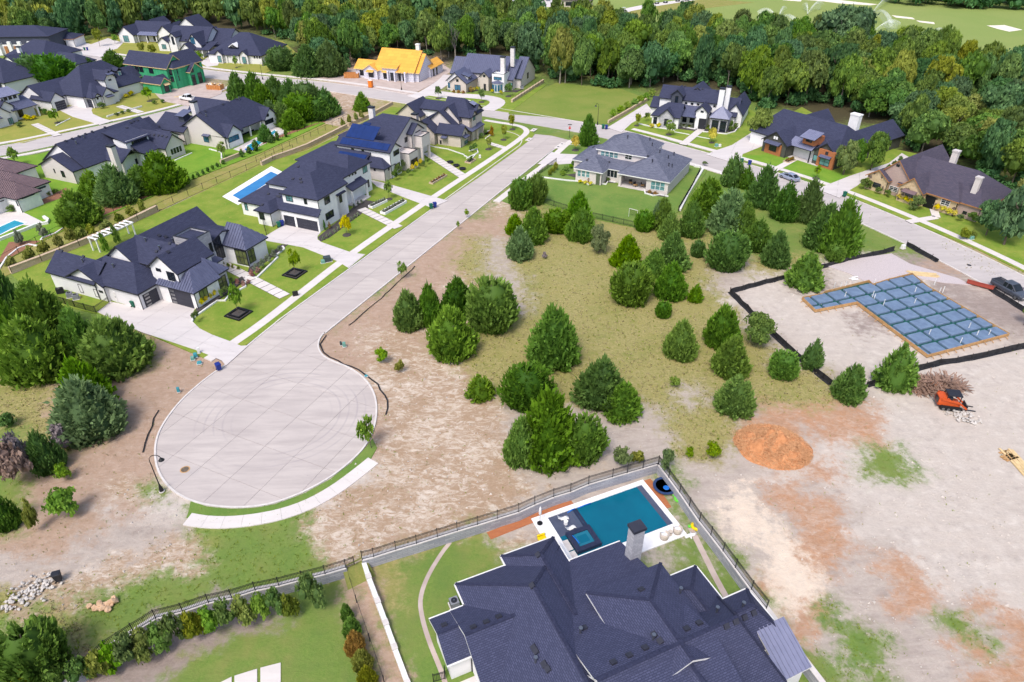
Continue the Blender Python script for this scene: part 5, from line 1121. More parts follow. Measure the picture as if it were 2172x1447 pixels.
# ------------------------------------------------------------------ vegetation
rng = np.random.default_rng(5)
def unit(v): return v/np.maximum(np.linalg.norm(v, axis=-1, keepdims=True), 1e-9)
def leaf_mesh(name, V, F, tint, mat):
    me = bpy.data.meshes.new(name); n = len(V); k = F.shape[1]; m = len(F)
    me.vertices.add(n); me.vertices.foreach_set('co', V.astype(np.float32).ravel())
    me.loops.add(m*k); me.loops.foreach_set('vertex_index', F.astype(np.int32).ravel())
    me.polygons.add(m); me.polygons.foreach_set('loop_start', np.arange(0, m*k, k, dtype=np.int32))
    me.update(); me.validate()
    a = me.attributes.new('tint', 'FLOAT', 'POINT'); a.data.foreach_set('value', tint.astype(np.float32))
    me.materials.append(MAT[mat]); return me
def cards(P, Nn, up, L, Wd):
    """kite-shaped leaf sprays at P, facing Nn, pointing along up"""
    t = unit(np.cross(up, Nn)); u = unit(up)
    a = P - u*L[:,None]*.35; b = P + t*Wd[:,None]*.5; c = P + u*L[:,None]*.65; d = P - t*Wd[:,None]*.5
    V = np.stack([a,b,c,d], 1).reshape(-1,3); F = np.arange(len(V)).reshape(-1,4)
    return V, F
def lump(dirs, k, seed, amp):                         # smooth random bumps over directions
    r = np.random.default_rng(seed); out = np.zeros(len(dirs))
    for _ in range(k): c = unit(r.normal(size=3)); out += amp*r.uniform(-.6,1)*np.exp(-(1-dirs@c)*r.uniform(5,16))
    return out
def conifer(seed, n=5200, shape=0, mat='leaf_cedar', L0=.105, ragged=.1):
    r = np.random.default_rng(seed)
    t = r.beta(1.05,1.35,n); th = (np.arange(n)*2.39996+r.uniform(0,.6,n))%(2*np.pi)
    def prof(t):
        if shape == 0: return np.clip(.62+t/.16*.38,0,1)*np.power(np.clip(1-t**1.7,0,1),.85)       # egg with a point
        if shape == 1: return np.clip(.70+t/.12*.30,0,1)*np.power(np.clip(1-t,0,1),.72)             # broad cone
        return np.clip(.55+t/.3*.45,0,1)*np.sqrt(np.clip(1-t**2.6,0,1))                              # dome
    m = 16; nt_ = n//m; t, th = t[:nt_], th[:nt_]
    d = np.stack([np.cos(th),np.sin(th),t*2-1],1); bump = 1+lump(unit(d),26,seed+1,.17)
    rr = prof(t)*bump*r.uniform(.86,1.04,nt_)
    Pt = np.stack([rr*np.cos(th), rr*np.sin(th), t*.95+.02], 1)
    ax = unit(np.stack([np.cos(th)*.8,np.sin(th)*.8,.35+.5*t],1) + r.normal(0,.22,(nt_,3)))          # plume axis: outward and up
    sd = unit(np.cross(ax, np.array([0,0,1.]))); nm = unit(np.cross(sd, ax)); nm = np.where(nm[:,2:3] < 0, -nm, nm)
    s = np.tile(np.linspace(-1,.18,m), nt_) + r.normal(0,.05,nt_*m); k = np.repeat(np.arange(nt_), m)
    Lf = np.repeat(r.uniform(.24,.40,nt_)*(1+ragged), m); side = r.uniform(-1,1,nt_*m)*(.10+.20*np.clip(-s,0,1))
    P = Pt[k] + ax[k]*(s*Lf)[:,None] + sd[k]*(side*Lf*1.5)[:,None] + nm[k]*(r.normal(0,.10,nt_*m)*Lf)[:,None]
    P[:,2] = np.maximum(P[:,2], .012)
    up = unit(ax[k]*.9 + sd[k]*(side*3.2)[:,None] + r.normal(0,.25,(nt_*m,3))); out = unit(nm[k] + unit(d)[k]*.5 + r.normal(0,.4,(nt_*m,3)))
    L = L0*1.25*r.uniform(.7,1.4,nt_*m); Wd = L*r.uniform(.45,.75,nt_*m)
    V, F = cards(P, out, up, L, Wd)
    pt = np.clip(.40 + 1.4*lump(unit(d),40,seed+2,.16) + r.normal(0,.16,nt_),0,1)
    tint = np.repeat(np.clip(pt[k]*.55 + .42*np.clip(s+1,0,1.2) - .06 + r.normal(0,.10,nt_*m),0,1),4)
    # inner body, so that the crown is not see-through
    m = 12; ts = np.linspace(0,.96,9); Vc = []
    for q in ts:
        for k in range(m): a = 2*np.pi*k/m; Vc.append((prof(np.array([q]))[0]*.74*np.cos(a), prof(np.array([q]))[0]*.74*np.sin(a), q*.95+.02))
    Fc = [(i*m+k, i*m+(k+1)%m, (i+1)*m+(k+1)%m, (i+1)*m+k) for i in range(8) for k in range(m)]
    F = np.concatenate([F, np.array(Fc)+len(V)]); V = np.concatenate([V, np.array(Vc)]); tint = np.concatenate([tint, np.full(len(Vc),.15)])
    return leaf_mesh('crown', V, F, tint, mat)
def broad(seed, n=2600, lobes=11, mat='leaf_forest', L0=.13, low=.28, airy=False, flat=1.0, zc=.66, core=True):
    """crown of leaf clumps; radius 1, total height 1 in z (trunk below `low`)"""
    r = np.random.default_rng(seed); C = []; Rr = []
    for i in range(lobes):
        a = r.uniform(0,2*np.pi); q = np.sqrt(r.uniform(.02,1))*.62; z = zc + r.uniform(-.5,.5)*(1-low)*.62*(1-.5*q)
        C.append((q*np.cos(a), q*np.sin(a), z)); Rr.append(r.uniform(.30,.46)*(1-.25*q))
    C.append((0,0,1-.2)); Rr.append(.36); C = np.array(C); Rr = np.array(Rr); hz = (1-low)*.62*flat
    m = 14; nc_ = n//m; pick = r.choice(len(C), nc_, p=Rr**2/np.sum(Rr**2)); d = unit(r.normal(size=(nc_,3))); d[:,2] = np.where(d[:,2] < -.35, -d[:,2], d[:,2]); d = unit(d)
    sc = np.array([1,1,hz]); bump = 1+lump(d,20,seed+1,.22)
    Pc = C[pick] + d*sc*(Rr[pick]*bump*r.uniform(.88,1.08,nc_))[:,None]
    k = np.repeat(np.arange(nc_), m); off_ = r.normal(0,1,(nc_*m,3)); dk = d[k]; off_ -= dk*(np.sum(off_*dk,1)*.55)[:,None]
    P = Pc[k] + off_*sc*(L0*.62)
    P[:,2] = np.clip(P[:,2], .01, 1.0)
    Nn = unit(dk + np.array([0,0,.35]) + r.normal(0,.5,(nc_*m,3))); up = unit(r.normal(size=(nc_*m,3)) + dk*.3)
    L = L0*r.uniform(.55,1.25,nc_*m); V, F = cards(P, Nn, up, L, L*r.uniform(.6,.95,nc_*m))
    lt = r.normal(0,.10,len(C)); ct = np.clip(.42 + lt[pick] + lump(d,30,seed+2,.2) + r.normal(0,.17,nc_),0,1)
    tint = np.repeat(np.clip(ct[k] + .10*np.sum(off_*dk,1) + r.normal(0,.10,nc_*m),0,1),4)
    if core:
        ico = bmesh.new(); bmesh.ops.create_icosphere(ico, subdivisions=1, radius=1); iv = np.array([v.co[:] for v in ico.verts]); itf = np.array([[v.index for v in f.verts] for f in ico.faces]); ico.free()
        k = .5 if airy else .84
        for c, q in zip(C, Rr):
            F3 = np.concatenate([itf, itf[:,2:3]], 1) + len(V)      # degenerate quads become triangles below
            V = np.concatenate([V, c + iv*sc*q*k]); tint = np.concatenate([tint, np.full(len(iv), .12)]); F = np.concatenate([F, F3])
    me = bpy.data.meshes.new('crown'); Fl = [tuple(f) if f[2] != f[3] else tuple(f[:3]) for f in F.tolist()]
    me.from_pydata(V.tolist(), [], Fl); me.update(); a = me.attributes.new('tint', 'FLOAT', 'POINT'); a.data.foreach_set('value', tint.astype(np.float32)); me.materials.append(MAT[mat]); return me
def trunk(seed, low=.3, limbs=6, r0=.05, mat='bark', spread=.55, top=.9):
    r = random.Random(seed); m = MB(); x = y = 0; pts = []; rad = []
    for i in range(6): t = i/5; pts.append((x,y,t*top)); rad.append(r0*(1-.75*t)); x += r.uniform(-.05,.05); y += r.uniform(-.05,.05)
    m.tube(pts, rad, 7)
    for i in range(limbs):
        z = low + (top-low)*r.uniform(-.05,.6); a = r.uniform(0,6.28); q = spread*r.uniform(.6,1.1); p0 = Vector((0,0,z)); p2 = Vector((q*math.cos(a), q*math.sin(a), z + r.uniform(.12,.3))); p1 = p0.lerp(p2,.5) + Vector((0,0,-.03))
        m.tube([p0,p1,p2], [r0*.5,r0*.32,r0*.12], 5)
    me = bpy.data.meshes.new('trunk'); me.from_pydata(m.v, [], m.f); me.update(); me.materials.append(MAT[mat]); return me
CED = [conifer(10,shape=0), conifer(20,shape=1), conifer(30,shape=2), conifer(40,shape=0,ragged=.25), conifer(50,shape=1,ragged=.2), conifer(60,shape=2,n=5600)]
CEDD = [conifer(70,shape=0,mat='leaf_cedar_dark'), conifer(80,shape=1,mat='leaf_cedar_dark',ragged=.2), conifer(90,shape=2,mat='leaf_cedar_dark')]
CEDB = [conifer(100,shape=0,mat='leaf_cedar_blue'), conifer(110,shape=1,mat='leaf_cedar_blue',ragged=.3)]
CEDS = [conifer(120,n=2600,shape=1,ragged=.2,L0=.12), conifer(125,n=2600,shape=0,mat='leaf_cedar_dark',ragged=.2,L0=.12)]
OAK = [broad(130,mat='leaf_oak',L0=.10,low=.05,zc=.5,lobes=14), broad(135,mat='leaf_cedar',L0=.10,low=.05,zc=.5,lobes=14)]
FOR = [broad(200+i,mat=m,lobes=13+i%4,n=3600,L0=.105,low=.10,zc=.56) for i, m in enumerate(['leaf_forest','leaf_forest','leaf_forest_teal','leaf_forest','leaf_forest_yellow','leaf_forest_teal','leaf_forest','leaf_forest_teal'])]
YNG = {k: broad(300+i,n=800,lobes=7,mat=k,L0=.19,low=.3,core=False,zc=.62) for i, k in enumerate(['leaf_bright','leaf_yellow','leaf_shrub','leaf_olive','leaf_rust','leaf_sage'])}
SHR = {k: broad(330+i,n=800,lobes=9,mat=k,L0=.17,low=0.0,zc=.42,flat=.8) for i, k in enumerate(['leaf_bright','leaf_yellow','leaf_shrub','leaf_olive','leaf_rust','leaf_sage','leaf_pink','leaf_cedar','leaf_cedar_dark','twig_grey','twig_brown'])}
TRC = [trunk(1,.1,3,.05), trunk(2,.1,4,.055)]; TRF = [trunk(3,.35,7,.055,'bark_pale'), trunk(4,.4,6,.05,'bark'), trunk(5,.3,8,.05,'bark_pale')]; TRY = [trunk(6,.35,4,.035,'bark'), trunk(7,.3,4,.035,'bark')]
def plant(name, crown, tr, loc, R_, H_, label, cat, group=None, rz=None, tr_s=1.0, lean=0):
    e = empty(name, loc, rnd.uniform(0,6.28) if rz is None else rz); tag(e, label, cat, group)
    c = link(bpy.data.objects.new('crown', crown), e); c.scale = (R_*rnd.uniform(.95,1.05), R_*rnd.uniform(.95,1.05), H_)
    if tr: t = link(bpy.data.objects.new('trunk', tr), e); t.scale = (R_*tr_s, R_*tr_s, H_)
    if lean: e.rotation_euler.x = lean
    return e
def cedar(cx, yt, yb, w, label, kind='c', shape=None, group='junipers on the open lot'):
    """from the silhouette on the photo: centre x, top row, foot row and width"""
    f = P(cx, yb); z0 = LOW if f.z < -.5 else 0.0
    sc = FPX/(f.y*CP - (z0-CAM_H)*SP); R_ = w/2/sc*1.02
    y = f.y + R_*.62; x = f.x*(y/f.y)**.35 if False else (cx-PW/2)/FPX*(y*CP-(z0+1.5-CAM_H)*SP)
    H_ = max(R_*.9, (zfor(x, y, yt) - z0)*.95)
    L = {'c':CED,'d':CEDD,'b':CEDB,'s':CEDS,'o':OAK}[kind]; cr = L[(shape if shape is not None else rnd.randrange(len(L))) % len(L)]
    return plant('juniper_tree' if kind != 'o' else 'scrub_oak', cr, rnd.choice(TRC), (x, y, z0-.05), R_, H_, label, 'tree', group)
for a in [
 (1104,374,447,52,'pointed juniper left of the grey hip-roof house lawn, left of a pair'),(1138,366,436,46,'pointed juniper left of the grey hip-roof house lawn, right of a pair'),
 (1131,437,520,70,'bushy juniper directly behind the small blue-grey cone'),(1092,452,500,38,'narrow juniper at the bend of the brown track'),
 (1103,480,554,62,'small blue-grey cone-shaped juniper beside the brown track','b',0),(1180,443,497,60,'low rounded juniper left of the tall pointed pair','c',2),
 (1227,402,482,62,'tallest pointed juniper at the lawn fence corner','c',1),(1234,440,513,66,'pointed juniper in front of the tallest one by the fence','c',0),
 (1271,474,543,52,'loose grey-green scrub oak below the yard fence','o',0),(1330,497,571,68,'cone-shaped juniper in the middle of the dry meadow','c',1),
 (1339,556,651,86,'broad bright juniper in the centre of the meadow','c',2),(1387,527,593,54,'middle juniper of the trio beside the broad bright one','c',0),
 (1425,489,579,74,'tall juniper behind the central trio','c',1),(1421,552,639,66,'front juniper of the central trio','c',0),
 (1477,602,643,38,'small round juniper right of the central trio','s'),(1408,638,676,36,'smallest round juniper below the central trio','c',2),
 (1482,508,547,32,'small round juniper left of the big mossy one','d',2),(1541,487,579,86,'big domed mossy juniper above the pale track','d',2),
 (1605,464,536,60,'dark juniper behind and left of the mown strip','d',0),(1645,486,569,64,'dark juniper at the edge of the mown strip','d',1),
 (1500,374,464,92,'large left tree of the dark clump below the street','c',4),(1545,398,503,96,'blue-grey tree in the middle of the dark clump below the street','b',1),(1576,424,507,60,'slim right tree of the dark clump below the street','c',0),
 (1465,424,506,54,'dark juniper left of the big clump, front row','d',0),(1405,416,490,52,'pointed juniper behind the goal net','c',0),(1420,446,512,46,'pointed juniper just right of the goal net','c',1),
 (1366,444,494,42,'small juniper left of the goal net','c',2),(1393,424,486,30,'slender grey juniper behind the goal net','b',0),
 (1553,324,400,50,'thin ragged juniper at the street, left of the dark row','s',1),(1583,350,404,34,'thin ragged juniper squeezed beside the dark row','s',1),
 (1617,347,444,72,'dark juniper beside the street, first of the row','d',1),(1664,384,471,56,'dark juniper beside the street, second of the row','d',0),(1712,376,476,62,'dark juniper beside the street, third of the row','d',1),
 (1745,428,532,82,'left tree of the large dark pair beside the street','d',1),(1778,416,548,84,'right tree of the large dark pair beside the street','d',1),(1773,517,558,38,'small round juniper at the foot of the large dark pair','c',2),
 (1708,530,618,86,'loose leaning juniper inside the black silt fence','s',0),(1530,643,741,76,'broad juniper left of the bare grey track','c',0),(1610,668,743,82,'grey-green scrub tree at the silt fence bend','o',1),
 (1442,675,766,68,'upright egg-shaped juniper alone in the meadow','c',0),(1549,710,806,88,'pointed juniper with grey tip, right of the meadow','c',1),(1560,797,886,98,'feathery juniper above the wood-chip heap','c',4),
 (1664,745,809,66,'round light juniper below the silt fence','c',2),(1725,717,786,46,'thin juniper growing through the silt fence','s',1),(1803,770,857,78,'bright juniper at the silt fence corner','c',4),(1900,727,834,92,'open-crowned juniper beside the brush pile','s',0),
 (1173,644,786,128,'largest solitary juniper in the middle of the lot','c',4),(957,645,766,106,'front juniper of the five-tree clump by the street','c',0),(1045,588,711,106,'broad right juniper of the five-tree clump by the street','c',2),
 (970,585,672,70,'blue-grey back juniper of the five-tree clump by the street','d',0),(912,597,692,58,'slim middle juniper of the five-tree clump by the street','c',0),(866,611,703,66,'left juniper of the five-tree clump by the street','c',0),
 (1018,793,853,66,'small bushy juniper alone on the pale rubble','s',0),(1118,772,878,106,'dark back juniper of the clump left of the pool fence','d',2),(1275,758,870,112,'large dark juniper of the leaning pair above the pool fence','d',0),(1322,810,894,86,'lighter front juniper of the leaning pair above the pool fence','c',1),
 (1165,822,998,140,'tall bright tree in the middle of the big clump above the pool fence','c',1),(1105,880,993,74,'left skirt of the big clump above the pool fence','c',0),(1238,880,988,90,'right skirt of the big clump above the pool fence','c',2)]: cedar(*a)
for a in [
 (22,555,690,70,'dark juniper behind the left edge clump','d',1),(95,590,730,110,'back juniper of the large left clump','c',1),(40,620,790,110,'left juniper of the large left clump','c',4),(80,670,818,140,'front juniper of the large left clump','c',0),
 (175,650,775,90,'back juniper beside the driveway of the nearest left house','c',1),(245,668,802,140,'broad front juniper beside the driveway of the nearest left house','c',0),
 (182,758,880,110,'bright yellow-green juniper behind the pale one','c',1),(192,800,945,150,'pale feathery juniper left of the cul-de-sac','b',1),(98,912,1008,62,'dark round juniper beside the dead bushes','d',0),
 (8,1045,1128,52,'juniper cut by the left edge below the dead bushes','d',0),(76,1333,1462,136,'large round juniper in the bottom left corner','c',2),
 (200,360,428,60,'juniper behind the blue one by the white chimney house','c',0),(250,345,440,90,'bluish juniper in front of the white chimney house','b',1),(300,350,418,80,'middle juniper in front of the white chimney house','c',4),(345,318,412,92,'right juniper in front of the white chimney house','c',0),(166,400,486,86,'solitary juniper at the corner of the far pool lawn','c',0),
 (768,194,238,42,'solitary juniper on the vacant lot by the orange house','c',4)]: cedar(*a, group='junipers on the left')
for i, (cx, yt, yb, w, k) in enumerate([(505,150,214,46,'d'),(540,150,212,52,'d'),(585,160,225,60,'d'),(560,175,240,60,'c'),(620,165,240,70,'d'),(655,170,250,66,'d'),(690,185,250,60,'d'),(640,195,262,70,'c'),(600,215,270,56,'c'),(700,200,248,50,'c'),(620,230,276,50,'c'),(575,210,262,40,'b'),(672,205,258,60,'d')]):
    cedar(cx, yt, yb, w, 'juniper in the dense dark clump on the vacant lot behind the solar house', k, None, 'dense clump on the vacant lot')
for a in [(72,115,182,66,'left round dark tree between the far rows','d',2),(112,112,182,88,'right round dark tree between the far rows','d',2),(190,122,152,34,'small dark juniper behind the far garage house, left','d',0),(240,104,146,44,'taller dark juniper behind the far garage house, right','d',0),
 (596,96,152,62,'dark juniper beside the wide hip-roof house of the far row','d',2),(655,92,165,70,'dark juniper at the wood edge left of the orange house','d',1),(700,84,164,72,'tall dark tree at the wood edge left of the orange house','d',0)]: cedar(*a, group='trees between the far houses')
# broadleaf trees standing singly
def tree(px, py, yt, w, label, mat, kind='y', group=None, tr=None, cat='tree', name='young_tree', bed=None, zz=None):
    f = P(px, py) if zz is None else G(px, py, zz); sc = FPX/(f.y*CP + (CAM_H-f.z)*SP); R_ = w/2/sc; H_ = max(.8, zfor(f.x, f.y, yt)-f.z)
    cr = YNG[mat] if kind == 'y' else SHR[mat] if kind == 's' else mat
    if bed:
        if bed == 'square':
            for k_, (q, h_) in enumerate(((1.5,.2),(1.05,.38))):
                m = MB(); m.box(-q,-q,0,q,-q+.16,h_); m.box(-q,q-.16,0,q,q,h_); m.box(-q,-q+.162,0,-q+.16,q-.162,h_); m.box(q-.16,-q+.162,0,q,q-.162,h_)
                if k_ == 0: pl = empty('tree_planter', (f.x,f.y,.09), A1); tag(pl, 'square black planter of the ' + label.replace('young green tree in a black planter ','tree '), 'planter')
                m.build('planter_frame', 'black_metal', pl); MB().box(-q+.17,-q+.17,0,q-.17,q-.17,h_*.5).build('soil', 'bed_mulch', pl)
        else:
            o = MB().lathe([(bed,0),(bed*.95,.1),(bed*.3,.16)],14).build('mulch_ring', 'bed_mulch', loc=(f.x,f.y,.09)); tag(o, 'dark mulch ring under the ' + label, 'mulch ring')
    return plant(name, cr, (TRY[len(label) % 2] if tr is None else tr) if kind != 's' else None, (f.x, f.y, f.z+(.05 if kind != 's' else .08)), R_, H_, label, cat, group)
for a in [
 (507,668,606,36,'young green tree in a black planter left of the paver walk','leaf_bright','square'),(626,582,530,30,'young green tree in a black planter right of the paver walk','leaf_bright','square'),
 (736,500,458,26,'yellow-green tree in front of the white stucco house','leaf_yellow',.8),(826,424,384,24,'pale sparse young tree beside the third driveway','leaf_bright',.7),
 (1036,318,292,18,'small autumn tree on the corner house lawn, lower','leaf_olive',.8),(1068,298,266,18,'small autumn tree on the corner house lawn, middle','leaf_olive',.8),(1087,276,244,20,'small green tree on the corner house lawn by the junction','leaf_olive',.8),
 (930,210,184,16,'clipped young tree left on the curved drive island','leaf_shrub',.9),(1021,218,190,16,'clipped young tree right on the curved drive island','leaf_shrub',.9),(1078,206,178,22,'dark young tree beside the brick wall of the seam-roof house','leaf_shrub',.9),
 (1220,320,288,24,'yellow young tree behind the grey hip-roof house','leaf_yellow',.9),(1418,287,256,26,'green young tree left of the striped walk','leaf_bright',.8),(1509,304,272,24,'bright yellow tree right of the striped walk','leaf_yellow',.7),
 (1350,268,242,18,'thin straw-coloured tree by the turret house driveway','leaf_olive',.7),(1371,258,240,12,'thin dark tree by the turret house driveway','leaf_shrub',None),(1730,380,352,16,'tiny sparse tree in a stone ring on the bright lawn','leaf_bright',.8),
 (1494,352,344,14,'small dark tree beside the grey roof','leaf_shrub',None),(36,352,314,26,'young tree in black ring at the far sidewalk left','leaf_bright',.9),(123,262,232,24,'young tree in a white ring on the dry far lawn','leaf_bright',.8),(318,216,186,26,'young green tree in front of the green sheathed house','leaf_bright',.8),(424,128,110,20,'young tree before the carport house','leaf_bright',.6),
 (502,145,120,14,'thin young tree before the twin-gable far house','leaf_bright',.5),(213,100,62,24,'tall yellow-green tree at the far turning place','leaf_olive',None),(245,94,74,18,'young green tree at the far turning place','leaf_bright',None),(306,116,92,22,'pale yellow-green shrub tree by the far drive, left','leaf_olive',None),(325,120,96,24,'pale yellow-green shrub tree by the far drive, right','leaf_olive',None),
 (788,950,886,50,'young bright tree on the kerb of the turning circle','leaf_bright',None),(852,592,556,24,'young bright tree beside the cul-de-sac street','leaf_bright',None),(990,462,444,12,'spindly sapling on the kerb of the cul-de-sac street','leaf_bright',None),(972,488,470,10,'tiny sapling on the brown verge','leaf_bright',None)]:
    tree(a[0],a[1],a[2],a[3],a[4],a[5],bed=a[6] if len(a) > 6 else None, group='young trees')
tree(1246,308,244,44,'tall dark evergreen on the corner by the stop sign',CEDD[1],'m',tr=TRF[1],name='evergreen_tree')
tree(1787,372,300,58,'grey-green willowy tree beside the brick house',OAK[0],'m',tr=TRF[1],name='broadleaf_tree'); tree(1845,362,284,56,'green tree by the side drive of the brick house',FOR[0],'m',tr=TRF[1],name='broadleaf_tree'); tree(1815,355,296,34,'slim tree squeezed between the two side-drive trees',FOR[3],'m',tr=TRF[1],name='broadleaf_tree')
tree(2128,520,400,96,'large dark tree right of the tan stone house',FOR[2],'m',tr=TRF[1],name='broadleaf_tree'); tree(2165,470,370,80,'yellow-green tree at the right edge by the stone house',FOR[4],'m',tr=TRF[1],name='broadleaf_tree'); tree(2090,500,430,60,'dark bushy tree at the stone house corner',FOR[5],'m',tr=TRF[1],name='broadleaf_tree'); tree(2170,690,640,30,'leafy branch tree at the right edge by the new plot',FOR[0],'m',tr=TRF[1],name='broadleaf_tree')
tree(1603,300,232,56,'autumn-tinted tree right of the turret house',FOR[4],'m',tr=TRF[1],name='broadleaf_tree'); tree(1936,445,416,38,'rounded dark ornamental tree by the stone entrance',SHR['leaf_shrub'],'m',tr=TRY[0],name='ornamental_tree')
tree(478,335,302,26,'feathery green tree at the corner of the rear lawn',YNG['leaf_bright'],'m',tr=TRY[0],name='garden_tree'); tree(622,272,232,46,'bright juniper beside the pool terrace',CED[1],'m',tr=TRC[0],name='juniper_tree'); tree(565,300,265,36,'dark juniper in front of the small rear pool',CEDD[1],'m',tr=TRC[0],name='juniper_tree')
tree(46,520,488,24,'pale silvery bush tree on the left pool lawn, left',SHR['leaf_sage'],'m',name='olive_tree'); tree(95,502,474,24,'pale silvery bush tree on the left pool lawn, right',SHR['leaf_sage'],'m',name='olive_tree')
# shrubs
def shrubs(lst, mat, label, group, cat='shrub', name='shrub', z=None):
    for q in lst: tree(q[0],q[1],q[2],q[3], label, mat, 's', group, cat=cat, name=name, zz=z)
shrubs([(430,648,634,15),(438,641,628,15),(447,634,621,15),(456,629,616,16),(463,622,609,14)],'leaf_yellow','yellow flowering shrub under the olive windows of the nearest left house','yellow shrubs of the nearest left house', z=.5)
shrubs([(545,575,560,18),(558,566,550,18),(570,556,540,16),(582,545,531,16),(594,535,522,14)],'leaf_sage','grey-green shrub in the stepped bed beside the metal hip roof','shrubs beside the metal hip roof', z=.3)
shrubs([(536,588,573,16),(548,580,568,14)],'leaf_pink','pink flowering shrub at the end of the paver walk','pink shrubs at the paver walk'); shrubs([(505,604,592,14),(518,608,597,14),(528,603,594,12)],'leaf_pink','reddish shrub left of the paver walk','reddish shrubs by the paver walk')
shrubs([(470,630,616,16),(480,622,608,16),(420,676,660,14),(412,682,666,12),(492,600,590,10)],'leaf_shrub','dark green shrub in the front bed of the nearest left house','dark shrubs of the nearest left house', z=.5)
shrubs([(475,563,556,8),(485,567,560,8),(495,570,563,8),(507,574,566,8)],'leaf_olive','low yellowish shrub under the corner glazing','low shrubs under the corner glazing')
shrubs([(686,510,502,8),(694,505,497,8),(702,500,492,8),(710,495,487,8),(718,489,481,8),(738,474,466,8),(746,469,461,8),(753,464,456,8),(760,459,451,8),(752,441,433,8),(760,436,428,8),(768,432,424,8)],'leaf_sage','tufted pale grass plant in the dark bed of the white stucco house','grass tufts of the white stucco house')
shrubs([(690,490,468,6)],'leaf_cedar_dark','narrow clipped column shrub by the garage corner','columns'); shrubs([(700,487,472,7)],'leaf_rust','narrow rust-red column shrub by the garage corner','columns')
shrubs([(1230,390,382,12),(1241,392,384,12),(1252,394,386,12)],'leaf_yellow','yellow shrub along the back wall of the grey hip-roof house','yellow shrubs of the grey house'); shrubs([(1250,388,374,12),(1378,412,404,12),(1390,415,407,12)],'leaf_rust','rust-red shrub in the back beds of the grey hip-roof house','rust shrubs of the grey house')
shrubs([(1178,362,345,16),(1172,368,355,14),(1165,374,362,12)],'leaf_olive','bushy shrub beside the side garden of the grey hip-roof house','side garden shrubs'); shrubs([(1200,366,352,20),(1193,373,362,18),(1210,358,348,14)],'leaf_bright','bright green vegetable bush in the raised side garden','side garden vegetables')
shrubs([(1285,385,376,8),(1290,386,378,10),(1452,352,342,14),(1216,352,342,12)],'leaf_shrub','small dark shrub beside the walls of the grey hip-roof house','dark shrubs of the grey house')
shrubs([(800,376,362,14),(812,374,358,16),(824,370,355,14),(834,366,352,12)],'leaf_yellow','yellow flower bush before the low wing of the solar house','yellow flowers of the solar house', z=.5); shrubs([(876,362,350,12),(884,356,344,12),(893,350,338,12)],'leaf_yellow','yellow flower bush below the white box bay','yellow flowers of the box bay', z=.5)
shrubs([(846,372,350,18),(840,380,362,18),(855,360,340,16),(868,370,358,14),(900,352,342,12),(908,345,336,12)],'leaf_shrub','dense green shrub in front of the solar house','green shrubs of the solar house', z=.5)
shrubs([(1382,272,263,14),(1396,272,262,14)],'leaf_yellow','yellow shrub before the left wing of the turret house','yellow shrubs of the turret house'); shrubs([(1443,271,262,12),(1455,272,263,12),(1468,273,264,12)],'leaf_sage','blue-grey agave bush before the porch of the turret house','agaves of the turret house')
shrubs([(1550,280,268,14),(1560,275,262,16),(1548,276,256,10),(1505,282,274,10)],'leaf_shrub','leafy shrub at the right corner of the turret house','shrubs of the turret house')
shrubs([(1905,424,412,16),(1918,429,417,16),(1930,434,422,14),(1985,446,434,16),(1998,450,438,16),(2010,455,443,16),(2022,459,447,14)],'leaf_yellow','yellow flowering hedge bush before the stone house','yellow hedge of the stone house', z=.3)
shrubs([(1833,402,380,26),(1848,398,384,18),(1862,410,398,16),(1880,416,404,18),(2058,470,452,26),(2075,478,460,24),(2035,468,456,16)],'leaf_shrub','dark green shrub against the stone house','dark shrubs of the stone house', z=.3); shrubs([(2040,508,484,28),(2060,506,490,18)],'leaf_olive','tan ornamental grass clump at the stone house lawn end','ornamental grass')
shrubs([(1005,193,186,8),(1012,192,184,8),(1045,197,190,9),(1062,200,192,10)],'leaf_yellow','yellow shrub along the front of the seam-roof house','yellow shrubs of the seam-roof house'); shrubs([(962,198,191,9),(972,199,192,9),(982,200,193,9),(1000,196,184,12)],'leaf_rust','low brownish shrub along the front of the seam-roof house','low shrubs of the seam-roof house')
shrubs([(228,218,208,14),(280,204,194,16),(270,208,200,14),(235,222,210,10),(60,257,244,18),(74,254,246,14)],'leaf_yellow','yellow shrub bed before the far row houses','yellow shrubs of the far row'); shrubs([(218,232,218,18),(96,244,232,18),(88,240,228,14),(330,222,214,14),(345,219,212,14),(250,247,240,12),(262,243,236,12),(275,239,232,12),(42,270,260,20)],'leaf_shrub','green shrub of the far row gardens','green shrubs of the far row')
shrubs([(1042,290,268,12)],'leaf_rust','red-leaved shrub beside the porch of the corner house','red shrub'); shrubs([(1008,318,304,14),(1000,322,310,12),(1022,292,282,12),(1030,286,276,12)],'leaf_shrub','dark shrub at the foot of the corner house','shrubs of the corner house', z=.3)
shrubs([(22,420,404,20),(30,450,436,22),(105,416,404,18),(120,412,402,14)],'leaf_shrub','dark bush beside the brown metal-roof house','bushes of the brown roof house')
